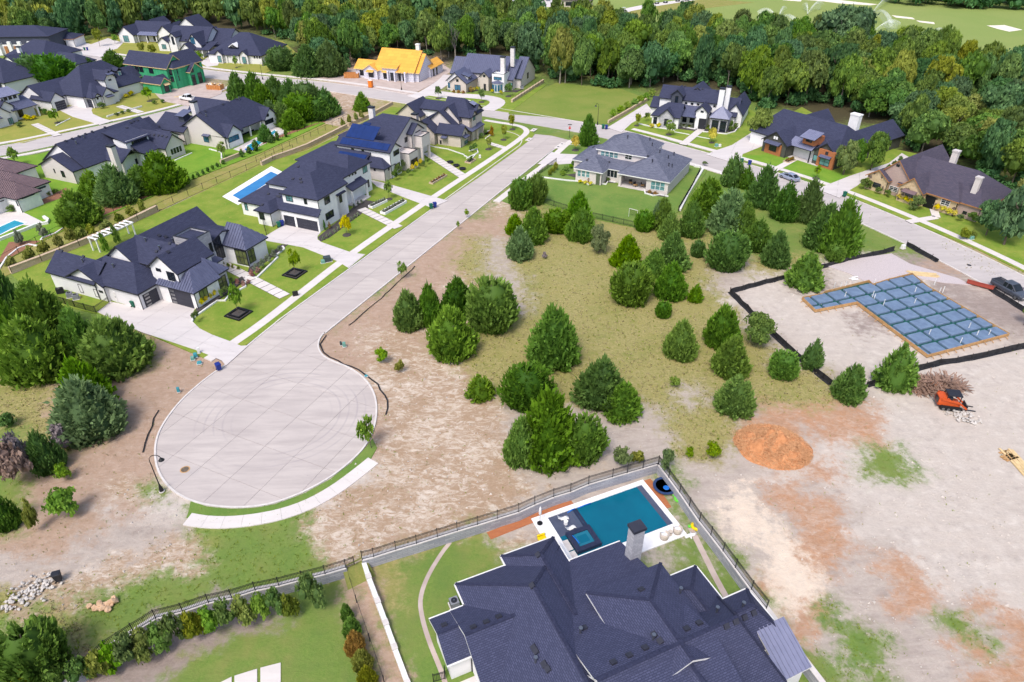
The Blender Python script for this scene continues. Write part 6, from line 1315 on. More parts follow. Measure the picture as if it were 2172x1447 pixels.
# lane shrubs by the lower fence, and the row of small cypresses
shrubs([(30,572,545,26),(70,556,524,26),(100,540,512,28),(130,530,498,30),(155,515,484,30),(175,512,484,34),(200,505,478,26),(230,490,468,28),(255,475,452,22),(283,462,438,30),(305,450,425,22)],'leaf_olive','yellowish shrub in the grassy lane between the two fences','shrubs in the fenced lane')
shrubs([(228,535,495,18),(252,518,478,18)],'leaf_cedar','upright green cypress behind the nearest left house','cypresses behind the nearest left house')
shrubs([(402,386,376,9),(412,381,371,9),(422,376,366,9),(432,371,361,9),(442,366,356,9),(452,361,351,9),(462,356,346,9),(475,350,340,10)],'leaf_cedar_dark','small clipped cypress in the row along the rear lawn','clipped cypress row')
shrubs([(515,335,318,12),(530,328,312,14),(545,322,298,18),(590,300,280,14),(608,292,276,12),(576,305,288,14)],'leaf_cedar_dark','dark rounded shrub along the rear pool fence','shrubs along the rear pool fence')
shrubs([(728,272,252,12),(742,266,244,14),(756,260,240,14),(768,254,236,14),(790,244,226,14)],'leaf_olive','yellow-green bush along the fence of the vacant lot','bushes along the vacant lot fence')
shrubs([(1300,250,232,20),(1315,242,224,20),(1330,234,216,20),(1345,227,209,20),(1358,220,203,20),(1370,213,197,18),(1382,206,190,18)],'leaf_bright','bright hedge bush along the edge of the empty green lot','hedge along the empty green lot')
shrubs([(1855,385,366,14),(1868,378,358,16),(1882,368,350,14),(1895,358,342,14),(1905,348,332,12),(1842,390,372,12)],'leaf_shrub','shrub along the side drive of the stone house','shrubs along the side drive')
# the big hedge of the left low yard and five small conifers in the right one
for i, (x, y, yt, w) in enumerate([(20,1447,1405,70),(70,1462,1420,70),(130,1470,1425,70),(190,1450,1405,70),(225,1440,1385,60),(255,1425,1365,64),(290,1410,1350,64),(320,1395,1340,60),(350,1380,1325,62),(385,1370,1310,64),(420,1355,1300,60),(455,1345,1290,62),(490,1330,1275,60),(525,1322,1268,56),(560,1312,1260,50),(590,1310,1255,50),(620,1312,1262,44),(668,1300,1225,66)]):
    tree(x,y,yt,w,'leafy shrub in the long hedge below the retaining wall' if i < 17 else 'rounded end shrub of the long hedge below the retaining wall',['leaf_shrub','leaf_olive','leaf_bright'][i%3] if i < 17 else 'leaf_shrub','s','long hedge',cat='shrub',name='hedge_shrub')
for x, yt, yb, w, k, lb in [(736,1280,1318,26,'leaf_cedar','first, slimmest conifer in the row beside the wire fence'),(746,1310,1352,38,'leaf_cedar','second conifer in the row beside the wire fence'),(755,1340,1392,44,'leaf_rust','golden-brown middle conifer in the row beside the wire fence'),(768,1380,1425,44,'leaf_olive','fourth, yellow-green conifer in the row beside the wire fence'),(780,1415,1465,44,'leaf_olive','last, frame-cut conifer in the row beside the wire fence')]:
    f = G(x,yb,LOW); sc = FPX/(f.y*CP+(CAM_H-LOW)*SP); R_ = w/2/sc; cr = CED[0].copy(); cr.materials.clear(); cr.materials.append(MAT[k]); plant('young_conifer', cr, TRC[0], (f.x,f.y+R_*.5,LOW), R_, max(1.2,zfor(f.x,f.y+R_*.5,yt)-LOW), lb, 'tree', 'conifers beside the wire fence')
# dead and small bushes left of the turning circle
for a in [(58,1000,925,80,'large dead grey bush beside the dark juniper','twig_grey'),(45,1030,950,86,'dead brown bush at the left edge','twig_brown'),(140,950,905,60,'dead grey brush under the pale juniper','twig_grey'),(1312,555,540,18,'bleached dead branch pile in the meadow, right','twig_grey'),(1155,548,536,16,'bleached dead branch pile in the meadow, left','twig_grey')]: tree(*a[:5],a[5],'s','dead bushes',cat='bush',name='dead_bush')
for a in [(145,1095,1040,72,'low bright bush below the dead bushes','leaf_bright'),(84,1124,1064,34,'small thin bush beside the low bright bush','leaf_olive'),(140,1018,985,42,'small bright sprig bush above the low bright bush','leaf_bright'),(22,905,880,40,'green bush tuft behind the dead bushes','leaf_cedar_dark'),(40,975,930,50,'dark green bush behind the dead brown bush','leaf_cedar_dark'),
 (1320,990,950,50,'leafy weed bush at the pool fence, left','leaf_shrub'),(1350,985,958,36,'leafy weed bush at the pool fence, right','leaf_olive'),(1408,995,955,40,'weed bush at the pool fence corner','leaf_shrub'),(1510,970,940,46,'bright weed clump beside the wood-chip heap','leaf_bright'),(1462,968,950,26,'small bright weed clump above the pool fence','leaf_bright'),(1430,820,800,30,'green weed patch in the meadow','leaf_bright'),(812,770,738,34,'yellow-green weed clump beside the turning circle','leaf_bright'),(850,790,765,24,'small yellow-green weed clump beside the turning circle','leaf_olive')]: tree(*a[:5],a[5],'s','bushes',cat='bush',name='bush')
# ------------------------------------------------------------------ the wood behind the houses
FP = [(60,97),(200,88),(262,76),(330,60),(430,50),(530,68),(600,88),(640,108),(690,150),(745,142),(800,118),(900,112),(945,140),(985,128),(1060,118),(1140,160),(1180,178),(1300,188),(1370,188),(1420,172),(1570,196),(1612,236),(1640,230),(1740,222),(1810,248),(1900,262),(1915,318),(2030,338),(2110,396),(2180,425),(2290,480),(2290,215),(2172,182),(2050,168),(1900,142),(1800,122),(1640,108),(1500,98),(1350,88),(1230,72),(1130,62),(1050,52),(960,35),(900,-40),(-160,-40),(-160,62),(0,78)]
FW = [(G(*p).x, G(*p).y) for p in FP]
pts = []; cell = {}
x0, x1 = min(p[0] for p in FW), max(p[0] for p in FW); y0, y1 = min(p[1] for p in FW), max(p[1] for p in FW)
fr = random.Random(3); MIND = 5.6
for _ in range(26000):
    x, y = fr.uniform(x0,x1), fr.uniform(y0,y1)
    if y > 470: continue
    px, py = topix(x,y)
    if px < -120 or px > 2300: continue
    k = (int(x//MIND), int(y//MIND)); d = MIND*(1 if y < 300 else 1.15)
    if any((x-a)**2+(y-b)**2 < d*d for i in (-1,0,1) for j in (-1,0,1) for a, b in cell.get((k[0]+i,k[1]+j),())): continue
    if not inside(x,y,FW): continue
    cell.setdefault(k,[]).append((x,y)); pts.append((x,y))
pts.sort(key=lambda q: q[1])
LBL = {'leaf_forest':'green broadleaf tree in the wood behind the houses','leaf_forest_teal':'dark blue-green broadleaf tree in the wood behind the houses','leaf_forest_yellow':'yellow-tinged broadleaf tree in the wood behind the houses'}
def fsize(y): return fr.uniform(3.5,6.2), fr.uniform(9.0,15.5)
n_ind = min(300, len(pts)); rest = []
def vis_key(q): px, py = topix(*q); return (0 if -20 < px < 2190 else 1, q[1])
pts.sort(key=vis_key)
for i, (x, y) in enumerate(pts):
    R_, H_ = fsize(y)
    px, py = topix(x, y)
    if px > 1600 and py > 240: H_ *= .8
    kk = fr.choice([0,1,2,3,4,5,6,7,0,3,6,2]) if px > 700 else fr.choice([0,1,2,5,7,3,6,4])
    if i < n_ind:
        c = FOR[kk]; e = plant('forest_tree', c, TRF[fr.randrange(3)], (x,y,-.1), R_, H_, LBL[c.materials[0].name], 'tree', 'wood behind the houses: ' + c.materials[0].name.replace('leaf_forest','').strip('_'), tr_s=.7)
    else: rest.append((x,y,R_,H_,kk))
# farther trees, as one mass
LOD = [broad(500+i, n=620, lobes=11, mat='leaf_forest', L0=.22, low=.1, zc=.56) for i in range(3)]
def mass(name, lst, mat, label):
    Vs, Ts, Fs, off = [], [], [], 0
    for x, y, R_, H_ in lst:
        me = LOD[fr.randrange(3)]; n = len(me.vertices); co = np.empty(n*3, np.float32); me.vertices.foreach_get('co', co); co = co.reshape(-1,3).copy()
        t = np.empty(n, np.float32); me.attributes['tint'].data.foreach_get('value', t)
        a = fr.uniform(0,6.28); c, s = math.cos(a), math.sin(a); q = co.copy(); q[:,0] = co[:,0]*c-co[:,1]*s; q[:,1] = co[:,0]*s+co[:,1]*c
        q *= (R_,R_,H_); q += (x,y,-.1); Vs.append(q); Ts.append(np.clip(t+fr.uniform(-.25,.25),0,1))
        Fs += [tuple(i+off for i in p.vertices) for p in me.polygons]; off += n
    me = bpy.data.meshes.new(name); me.from_pydata(np.concatenate(Vs).tolist(), [], Fs); a = me.attributes.new('tint','FLOAT','POINT'); a.data.foreach_set('value', np.concatenate(Ts)); me.materials.append(MAT[mat])
    o = link(bpy.data.objects.new(name, me)); o['kind'] = 'stuff'; tag(o, label, 'trees'); return o
for mat, ks, lb in (('leaf_forest',(0,1,3,6),'far green treetops of the wood'),('leaf_forest_teal',(2,5,7),'far dark blue-green treetops of the wood'),('leaf_forest_yellow',(4,),'far yellowish treetops of the wood')):
    l_ = [q[:4] for q in rest if q[4] in ks]
    if l_: mass('far_wood', l_, mat, lb)
und = []; BU = LOD; LOD = [broad(560+i, n=220, lobes=5, mat='leaf_forest', L0=.36, low=0, zc=.45) for i in range(2)]
front = sorted((topix(*q)[0], q[1], q[0]) for q in pts)
for _ in range(4000):
    if len(und) > 620: break
    x, y = pts[min(len(pts)-1, int(abs(fr.gauss(0,170))))]; x += fr.uniform(-3.5,3.5); y += fr.uniform(-4,3)
    if inside(x,y,FW): und.append((x,y,fr.uniform(1.3,2.6),fr.uniform(1.8,4.2)))
_r = fr.randrange; fr.randrange = lambda n: _r(2)
mass('understorey', und, 'leaf_forest_teal', 'dark undergrowth below the trees of the wood'); LOD = BU; fr.randrange = _r
far = []
for _ in range(60):
    px = fr.uniform(1840,2260); py = fr.uniform(-14,10) + (px-1840)*.05; p = G(px,py); far.append((p.x,p.y,fr.uniform(5,7),fr.uniform(9,12)))
mass('golf_course_trees', far, 'leaf_forest_teal', 'dark row of trees on the far side of the golf course')
# three trees that stand out of the wood
def dead_tree(px, py, yt, label):
    f = G(px,py); H_ = zfor(f.x,f.y,yt); m = MB(); r = random.Random(4)
    e = empty('bare_tree', f); tag(e, label, 'tree')
    def br(p, d, L, rad, k, out):
        q = p + d*L; out.tube([p, p.lerp(q,.5)+Vector((r.uniform(-.1,.1),r.uniform(-.1,.1),0))*L*.3, q], [rad,rad*.8,rad*.55], 5)
        if k:
            for _ in range(3): br(q, (d + Vector((r.uniform(-.8,.8),r.uniform(-.8,.8),r.uniform(-.1,.6)))).normalized(), L*r.uniform(.55,.8), rad*.5, k-1, out)
    t = MB(); t.tube([(0,0,0),(.1,.1,H_*.4)],[.3,.2],7); t.build('trunk','bark_pale',e)
    b_ = MB()
    for _ in range(4): br(Vector((.1,.1,H_*.36)), Vector((r.uniform(-.6,.6),r.uniform(-.4,.4),1)).normalized(), H_*.26, .14, 3, b_)
    b_.build('branches','twig_grey',e)
dead_tree(966,132,58,'bare grey dead tree standing at the wood edge beside the seam-roof house')
tree(1187,178,62,62,'tall pale-trunked tree at the rear of the empty green lot',FOR[4],'m',tr=TRF[0],name='broadleaf_tree'); tree(1338,180,100,70,'round bright tree at the wood edge above the empty green lot',FOR[0],'m',tr=TRF[0],name='broadleaf_tree')
tree(1770,130,14,130,'tall dark tree rising above the wood beside the golf course',FOR[5],'m',tr=TRF[0],name='broadleaf_tree')
# grasses and weeds of the open lot, rubble
def ground_cover():
    r = np.random.default_rng(77); V = []; F = []; T = []; off = 0
    SV = []; SF = []; so = 0
    GV = []; GF = []; GT = []; go = 0
    for _ in range(85000):
        px, py = r.uniform(-40,2200), r.uniform(400,1460)
        if r.random() > (py/1447)**.3: continue
        p = G(px,py)
        if inside(p.x,p.y,LOWPOLY) or inside(p.x,p.y,ROADPOLY): continue
        w = cover_at(p.x,p.y); k = int(np.argmax(w)); c = CL[k]
        if c == 'y' and r.random() < .75 or c == 'p' and r.random() < .10 or c == 'b' and r.random() < .10 or c in 'rwo' and r.random() < .015 or c == 'g' and r.random() < .35:
            lush = c in 'g' or r.random() < (.22 if c == 'y' else .5); h = r.uniform(.10,.26)*(1.0 if c == 'y' else .7); n = 3
            for j in range(n):
                a = r.uniform(0,6.28); d = np.array([math.cos(a),math.sin(a),0]); q = np.array([p.x,p.y,-.04]) + d*r.uniform(0,.15); t = np.array([-d[1],d[0],0])*h*r.uniform(.2,.4)
                tri = [q-t, q+t, q+d*h*.6+np.array([0,0,h])]
                if lush: GV += tri; GF.append((go,go+1,go+2)); go += 3; GT += [r.uniform(0,1)]*3
                else: V += tri; F.append((off,off+1,off+2)); off += 3; T += [r.uniform(0,1)]*3
        elif c in 'pw' and r.random() < .09 or c in 'rs' and r.random() < .04:
            s = abs(r.normal(0,.06))+.03; a = r.uniform(0,6.28); z = -.03
            vs = [(p.x+s*math.cos(a+i*2.1)*r.uniform(.7,1.3), p.y+s*math.sin(a+i*2.1)*r.uniform(.7,1.3), z) for i in range(3)] + [(p.x,p.y,z+s*r.uniform(.7,1.3))]
            SV += vs; SF += [(so,so+1,so+3),(so+1,so+2,so+3),(so+2,so,so+3)]; so += 4
    for nm, v, f, t, m, lb in (('dry_grass',V,F,T,'grass_dry','dry straw-coloured grass of the open lot'),('green_weeds',GV,GF,GT,'grass_green','green weeds scattered over the open lot')):
        me = bpy.data.meshes.new(nm); me.from_pydata([tuple(q) for q in v],[],f); a = me.attributes.new('tint','FLOAT','POINT'); a.data.foreach_set('value', np.array(t,np.float32)); me.materials.append(MAT[m]); o = link(bpy.data.objects.new(nm,me)); o['kind'] = 'stuff'; tag(o, lb, 'grass')
    o = mesh('loose_stones', SV, SF, 'pale_stone', kind='stuff'); tag(o, 'pale loose stones scattered over the bare ground', 'stones')
Mleaf('grass_dry', (.36,.31,.12), (.58,.49,.24), trans=.45); Mleaf('grass_green', (.20,.27,.05), (.36,.42,.09), trans=.45); M('pale_stone', (.66,.60,.55), (.50,.45,.41), 1.5, rough=.9)
ROADPOLY = [Vector((p[0],p[1],0)) for p in road1]
ground_cover()
# ------------------------------------------------------------------ fences
def fence(pix, h, sp, label, z=0.0, pickets=True, mat='black_metal', pw=.07, low=False, wire=False):
    l = [G(*p, LOW if low else z) for p in pix]; o0 = l[0].copy(); e = empty('fence', o0); tag(e, label, 'fence')
    pk = MB()
    for a, b in zip(l, l[1:]):
        a, b = a-o0, b-o0; L = (b-a).length; n = max(1, round(L/sp)); d = (b-a)/L
        for i in range(n + (1 if b is l[-1]-o0 else 0)):
            p = a + d*L*i/n; MB().box(p.x-pw/2,p.y-pw/2,0,p.x+pw/2,p.y+pw/2,h).build('post', mat, e)
            MB().box(p.x-pw*.7,p.y-pw*.7,h,p.x+pw*.7,p.y+pw*.7,h+.05).build('post_cap', mat, e)
        for zz in ((.12,h-.22,h-.06) if pickets else (h-.05,)) if not wire else (h*.5,h-.03): MB().bar(a+Vector((0,0,zz)), b+Vector((0,0,zz)), .03 if not wire else .02, .045 if not wire else .02).build('rail', mat, e)
        if pickets:
            m = max(1, int(L/.13))
            for i in range(1, m): p = a + d*L*i/m; pk.box(p.x-.012,p.y-.012,.1,p.x+.012,p.y+.012,h-.03)
    if pickets and pk.v: o = pk.build('pickets', mat, e); o['kind'] = 'stuff'
    p = l[-1]-o0; MB().box(p.x-pw/2,p.y-pw/2,0,p.x+pw/2,p.y+pw/2,h).build('post', mat, e)
    return e
fence(WALL_A[1:] + [(752,1197)], 1.2, 2.4, 'black picket fence on the wall above the long hedge', .17)
fence(WALL_B, 1.25, 2.2, 'black picket fence on the wall above the pool yard', .17); fence(WALL_C[:-2], 1.25, 2.2, 'black picket fence on the dirt side of the pool yard', .17)
fence([(0,559),(80,517),(139,487),(211,463),(302,425),(392,386),(470,358)], 1.3, 3.6, 'black fence on the far side of the grassy lane', 0, False); fence([(26,578),(90,554),(170,522),(250,488),(335,446),(400,415),(490,376),(556,348),(622,318)], 1.3, 4.2, 'black fence on the near side of the grassy lane above the tan wall', .5, False)
fence([(545,345),(600,318),(660,292),(720,262),(738,252)], 1.3, 3.0, 'black fence behind the solar house running to the vacant lot', .2, False); fence([(530,322),(600,294),(690,256),(686,246),(655,240)], 1.2, 3.0, 'black fence round the dark play court behind the pool house', 0, False)
fence([(1150,430),(1200,446),(1255,462),(1345,482),(1365,486)], 1.2, 2.4, 'thin black fence at the back of the grey hip-roof yard', .05); fence([(1138,378),(1150,366),(1180,345)], 1.1, 2.4, 'short black fence beside the side garden of the grey hip-roof house', .05); fence([(1438,450),(1468,398),(1484,366)], 1.3, 2.2, 'black screened fence along the white stone wall', .05)
fence([(120,640),(160,652),(205,664),(233,644)], 1.2, 2.4, 'black side-yard fence left of the nearest driveway', .08); fence([(1094,212),(1118,196),(1148,176)], 1.3, 2.4, 'black fence on the tan wall of the seam-roof house', .5, False); fence([(566,500),(558,470),(548,462)], 1.3, 2.2, 'black gate fence between the two nearest left houses', .08)
fence([(734,1206),(757,1278),(785,1360),(815,1447)], 1.1, 5.0, 'dark wire fence between the two low yards', LOW, False, low=True, wire=True); fence([(920,1447),(944,1440),(944,1428)], 1.2, 1.5, 'black gate at the bottom corner of the near house', LOW, low=True)
def silt(pix, label, h=.65):
    l = []
    for a, b in zip(wline(pix), wline(pix)[1:]):
        n = max(1, int((b-a).length/1.2))
        for i in range(n): l.append(a.lerp(b, i/n) + Vector((rnd.uniform(-.12,.12),rnd.uniform(-.12,.12),0)))
    l.append(wline(pix)[-1]); o0 = l[0].copy(); e = empty('silt_fence', o0); tag(e, label, 'silt fence')
    m = MB(); hs = [h*rnd.uniform(.75,1.1) for _ in l]
    for i in range(len(l)-1):
        a, b = l[i]-o0, l[i+1]-o0; t = (b-a).normalized(); nn = Vector((-t.y,t.x,0))
        m.add([a-nn*.06,b-nn*.06,b+nn*.1+Vector((0,0,hs[i+1])),a+nn*.1+Vector((0,0,hs[i])),a+nn*.02,b+nn*.02,b+nn*.13+Vector((0,0,hs[i+1])),a+nn*.13+Vector((0,0,hs[i]))],[(0,1,2,3),(7,6,5,4),(3,2,6,7)])
        k_ = .4*min(1,h/.65); m.add([a-nn*k_+Vector((0,0,-.02)),b-nn*k_+Vector((0,0,-.02)),b+Vector((0,0,.05)),a+Vector((0,0,.05))],[(0,1,2,3)])
    m.build('fabric','silt_black',e)
    for i in range(0, len(l), 2): p = l[i]-o0; MB().box(p.x-.03,p.y-.03,0,p.x+.03,p.y+.03,h*1.35).build('stake','black_metal',e)
M('silt_black', (.012,.012,.014), (.03,.03,.034), 2, rough=.55)
silt([(1548,620),(1660,590),(1720,572),(1800,553),(1895,530)],'black silt fence along the meadow side of the new plot'); silt([(1922,520),(1988,556)],'short black silt fence beside the street above the gravel drive'); silt([(1548,620),(1620,692),(1700,765),(1762,816)],'long black silt fence on the left of the new plot'); silt([(1836,818),(1900,800),(1960,778),(2060,760),(2172,735),(2240,722)],'black silt fence on the near side of the new plot'); silt([(2098,614),(2140,640),(2172,660),(2220,690)],'black silt fence beside the grey pickup')
silt([(690,712),(680,730),(684,748),(715,766),(760,785),(800,815),(822,850),(818,880)],'thin collapsed silt fence round the turning circle',.06); silt([(880,565),(800,640),(740,690)],'thin collapsed silt fence along the street verge',.07); silt([(335,870),(315,920),(303,960)],'thin collapsed silt fence left of the turning circle',.08)
# ------------------------------------------------------------------ slab under construction
M('vapour_blue', (.165,.235,.345), (.120,.175,.270), 1.2, rough=.5, bump=.2); M('pvc', (.85,.85,.83), rough=.5)
OUT = [(1700,636),(1728,663),(1816,646),(1965,759),(2138,713),(2094,688),(2066,671),(2050,662),(1981,621),(1965,612),(1932,585),(1883,597),(1849,608),(1841,600),(1749,623),(1742,628)]
so = G(1700,636); sa = math.radians(20); sc_, ss_ = math.cos(sa), math.sin(sa)
def sl(p): v = G(*p)-so; return (v.x*sc_+v.y*ss_, -v.x*ss_+v.y*sc_)
fe = empty('foundation_form', so, sa); tag(fe, 'house foundation form with blue-wrapped pads and green beam trenches', 'foundation')
op = [sl(p) for p in OUT]; MB().prism(op, -.05, .10).build('trench_bed', 'rebar_green', fe)
for i in range(len(op)):
    a, b = Vector((*op[i],0)), Vector((*op[(i+1)%len(op)],0)); MB().bar(a+Vector((0,0,.28)), b+Vector((0,0,.28)), .07, .5).build('form_board', 'wood_form', fe)
    L = (b-a).length; d = (b-a)/max(L,.01); nn = Vector((d.y,-d.x,0))
    for k in range(int(L/1.4)): p = a + d*(.7+1.4*k); MB().bar(p+nn*.05+Vector((0,0,.3)), p+nn*.6+Vector((0,0,0)), .07).build('brace', 'wood_form', fe)
# pads: follow the two edge directions
u1 = (Vector((*op[10],0))-Vector((*op[13],0))).normalized(); 
ux = Vector((1,0,0)); vy = (Vector((*op[4],0))-Vector((*op[10],0))).normalized()
cs, ct = 3.15, 2.75
for i in range(-3, 12):
    for j in range(-2, 12):
        o = Vector((*op[10],0)) + ux*cs*(i-5.62) + vy*ct*(j+.08)
        q = [o, o+ux*(cs-.42), o+ux*(cs-.42)+vy*(ct-.42), o+vy*(ct-.42)]; q = [(v.x,v.y) for v in q]
        ar = sum(q[k][0]*q[(k+1)%4][1]-q[(k+1)%4][0]*q[k][1] for k in range(4)); q = q if ar > 0 else q[::-1]
        ins = [(p[0],p[1]) for p in op]; c = clip_convex(ins, q); c = [a for k, a in enumerate(c) if math.hypot(a[0]-c[k-1][0],a[1]-c[k-1][1]) > 1e-3]
        if len(c) < 3 or parea(c) < .8: continue
        cx, cy = sum(p[0] for p in c)/len(c), sum(p[1] for p in c)/len(c); c = [(cx+(p[0]-cx)*.965, cy+(p[1]-cy)*.965) for p in c]
        pd = MB().prism(c, .08, .42).build('pad', 'vapour_blue', fe); bevel(pd, .1, 2)
for k, (x, y) in enumerate([(1767,614),(1781,614),(1791,612),(1852,606),(1790,634),(1849,632),(1852,638),(1872,650),(1938,624),(1937,648),(1980,606),(1968,714),(2052,700),(2069,716),(2094,715),(2034,732),(1990,625),(1998,622)]):
    v = sl((x,y)); MB().tube([(*v,.1),(*v,1.25)], .055, 6).build('pipe_stub', 'pvc', fe)
# ------------------------------------------------------------------ vehicles
M('paint_silver', (.36,.40,.52), (.33,.37,.48), 1, rough=.25, spec=.6, metal=.3); M('paint_grey', (.10,.11,.14), (.085,.095,.12), 1, rough=.28, spec=.6, metal=.3); M('paint_white', (.78,.79,.80), (.72,.73,.75), 1, rough=.3, spec=.6)
M('paint_blue', (.10,.20,.42), rough=.3, spec=.6); M('paint_red', (.35,.06,.04), rough=.3, spec=.6); M('paint_black', (.03,.03,.04), rough=.3, spec=.6); M('lamp_white', (.8,.8,.78), rough=.2); M('lamp_red', (.45,.02,.02), rough=.25); M('skid_orange', (.62,.10,.02), (.52,.08,.02), 2, rough=.4)
def loft(secs, name, mat, parent):                    # secs: (x, [(y,z)...]) half sections, mirrored
    m = MB(); rings = []
    for x, pr in secs: rings.append([(x,y,z) for y, z in pr] + [(x,-y,z) for y, z in pr[::-1]])
    n = len(rings[0]); v = [p for r in rings for p in r]; f = []
    for i in range(len(rings)-1):
        for k in range(n): f.append((i*n+k, i*n+(k+1)%n, (i+1)*n+(k+1)%n, (i+1)*n+k))
    f += [tuple(range(n))[::-1], tuple(range((len(rings)-1)*n, len(rings)*n))]
    return mesh(name, v, f, mat, parent, smooth=False)
def car(loc, rz, paint, label, kind='sedan', group=None, simple=False):
    e = empty('pickup_truck' if kind == 'pickup' else 'car', loc, rz); tag(e, label, 'pickup' if kind == 'pickup' else 'car', group)
    S = lambda w, zb, zt: [(w*.92,zb),(w,zb+.18),(w,zt-.22),(w*.9,zt)]
    if kind == 'sedan':
        loft([(-2.35,S(.78,.42,.82)),(-2.2,S(.86,.3,.95)),(-1.4,S(.92,.24,1.0)),(0,S(.92,.24,.98)),(1.2,S(.92,.24,.94)),(2.0,S(.88,.28,.80)),(2.35,S(.74,.38,.66))],'body',paint,e)
        C = lambda w0, z0, w1, z1: [(w0,z0),(w1,z1-.05),(w1*.85,z1)]
        loft([(-1.95,C(.78,.95,.74,.98)),(-1.15,C(.86,.97,.62,1.38)),(-.3,C(.86,.97,.64,1.43)),(.45,C(.86,.95,.62,1.36)),(1.25,C(.80,.92,.74,.96))],'cabin_glass','car_glass',e)
        loft([(-1.12,[(.60,1.37),(.56,1.41)]),(-.3,[(.64,1.43),(.58,1.475)]),(.42,[(.60,1.36),(.55,1.40)])],'roof_panel',paint,e)
        for s in (-1,1):
            MB().bar((.45,s*.62,1.37),(1.25,s*.78,.95),.07).build('pillar',paint,e); MB().bar((-1.15,s*.62,1.38),(-1.9,s*.76,.97),.10).build('pillar',paint,e); MB().bar((-.3,s*.66,1.42),(-.32,s*.87,.97),.06).build('pillar',paint,e)
        wb, wr, lx = 1.4, .33, 2.3
    elif kind == 'pickup':
        loft([(-2.9,S(.90,.5,1.05)),(-2.8,S(.97,.42,1.12)),(-.9,S(.98,.4,1.14)),(1.2,S(.98,.4,1.14)),(2.5,S(.96,.42,1.10)),(2.9,S(.86,.5,.95))],'body',paint,e)
        MB().box(-2.75,-.8,1.145,-1.0,.8,1.16).build('bed_floor','paint_black',e)
        for s in (-1,1): MB().box(-2.8,s*.9-.07,1.165,-.95,s*.9+.07,1.32).build('bed_rail',paint,e)
        MB().box(-2.88,-.9,1.0,-2.78,.9,1.32).build('tailgate',paint,e)
        C = lambda w0, z0, w1, z1: [(w0,z0),(w1,z1-.06),(w1*.88,z1)]
        loft([(-.95,C(.92,1.13,.80,1.2)),(-.80,C(.92,1.13,.74,1.84)),(.55,C(.92,1.13,.74,1.84)),(1.45,C(.88,1.12,.80,1.18))],'cabin_glass','car_glass',e)
        loft([(-.86,[(.76,1.80),(.70,1.88)]),(.55,[(.76,1.83),(.70,1.90)])],'roof_panel',paint,e)
        for s in (-1,1):
            for x in (-.82,-.1): MB().bar((x,s*.92,1.14),(x,s*.78,1.82),.1).build('pillar',paint,e)
            MB().bar((.55,s*.76,1.82),(1.42,s*.88,1.16),.08).build('pillar',paint,e); MB().box(1.05,s*1.08-.1,1.2,1.2,s*1.08+.1,1.4).build('mirror',paint,e)
        wb, wr, lx = 1.85, .42, 2.88
    for sx in (-1,1):
        for sy in (-1,1):
            w = MB(); w.tube([(sx*wb,sy*.72,wr),(sx*wb,sy*.95,wr)], wr, 14); o = w.build('wheel','rubber',e)
            if not simple: MB().tube([(sx*wb,sy*.93,wr),(sx*wb,sy*.965,wr)], wr*.62, 10).build('rim','steel',o)
    for s in (-1,1):
        MB().box(lx-.22,s*.62-.16,.6,lx+.02,s*.62+.16,.74).build('headlight','lamp_white',e); MB().box(-lx-.02,s*.66-.14,.7,-lx+.16,s*.66+.14,.88).build('tail_light','lamp_red',e)
    return e
def along(p, q): a, b = G(*p), G(*q); return math.atan2(b.y-a.y, b.x-a.x)
p = G(1673,381); car((p.x,p.y,.03), along((1700,392),(1650,372)), 'paint_silver', 'silver-blue sedan parked at the kerb before the brick house')
p = G(2138,622); car((p.x,p.y,.03), along((2100,600),(2172,640)), 'paint_grey', 'dark grey pickup parked beside the new plot', 'pickup')
p = G(400,214); car((p.x,p.y,.03), along((420,218),(390,212)), 'paint_white', 'white pickup parked before the green sheathed house', 'pickup')
for i, (x, y, c, nm) in enumerate([(1097,13,'paint_blue','blue'),(1107,13,'paint_white','white'),(1117,13,'paint_red','red'),(1127,13,'paint_black','black'),(1139,13,'paint_silver','silver-blue'),(1149,13,'paint_white','white'),(1050,6,'paint_white','white'),(1062,5,'paint_grey','grey'),(1074,5,'paint_white','white'),(1150,2,'paint_black','black'),(1162,2,'paint_silver','silver-blue')]):
    p = G(x,y); car((p.x,p.y,.06), math.pi/2+.1, c, nm+' car in the far car park beyond the wood', 'sedan', 'cars in the far car park', True)
def cart(px, py, rz, i):
    e = empty('golf_cart', G(px,py,.06), rz); tag(e, 'tiny white-roofed golf cart on the cart path beyond the wood', 'golf cart', 'golf carts')
    loft([(-1.1,[(.5,.3),(.55,.7)]),(0,[(.55,.3),(.55,.6)]),(.9,[(.55,.3),(.55,.8)]),(1.2,[(.45,.4),(.45,.7)])],'body','paint_black',e); MB().box(-1,-.6,1.8,.8,.6,1.86).build('roof','paint_white',e); MB().box(-.5,-.5,.7,0,.5,.9).build('seat','paint_white',e)
    for x in (-.9,.7):
        for y in (-.5,.5): MB().bar((x,y,.7),(x,y,1.8),.05).build('post','black_metal',e); MB().tube([(x,y*.9,.22),(x,y*1.2,.22)],.22,8).build('wheel','rubber',e)
for i, q in enumerate([(1323,25,.3),(1376,12,.2),(1393,9,.3),(1411,7,.25),(1437,4,.2),(1456,2,.2)]): cart(*q, i)
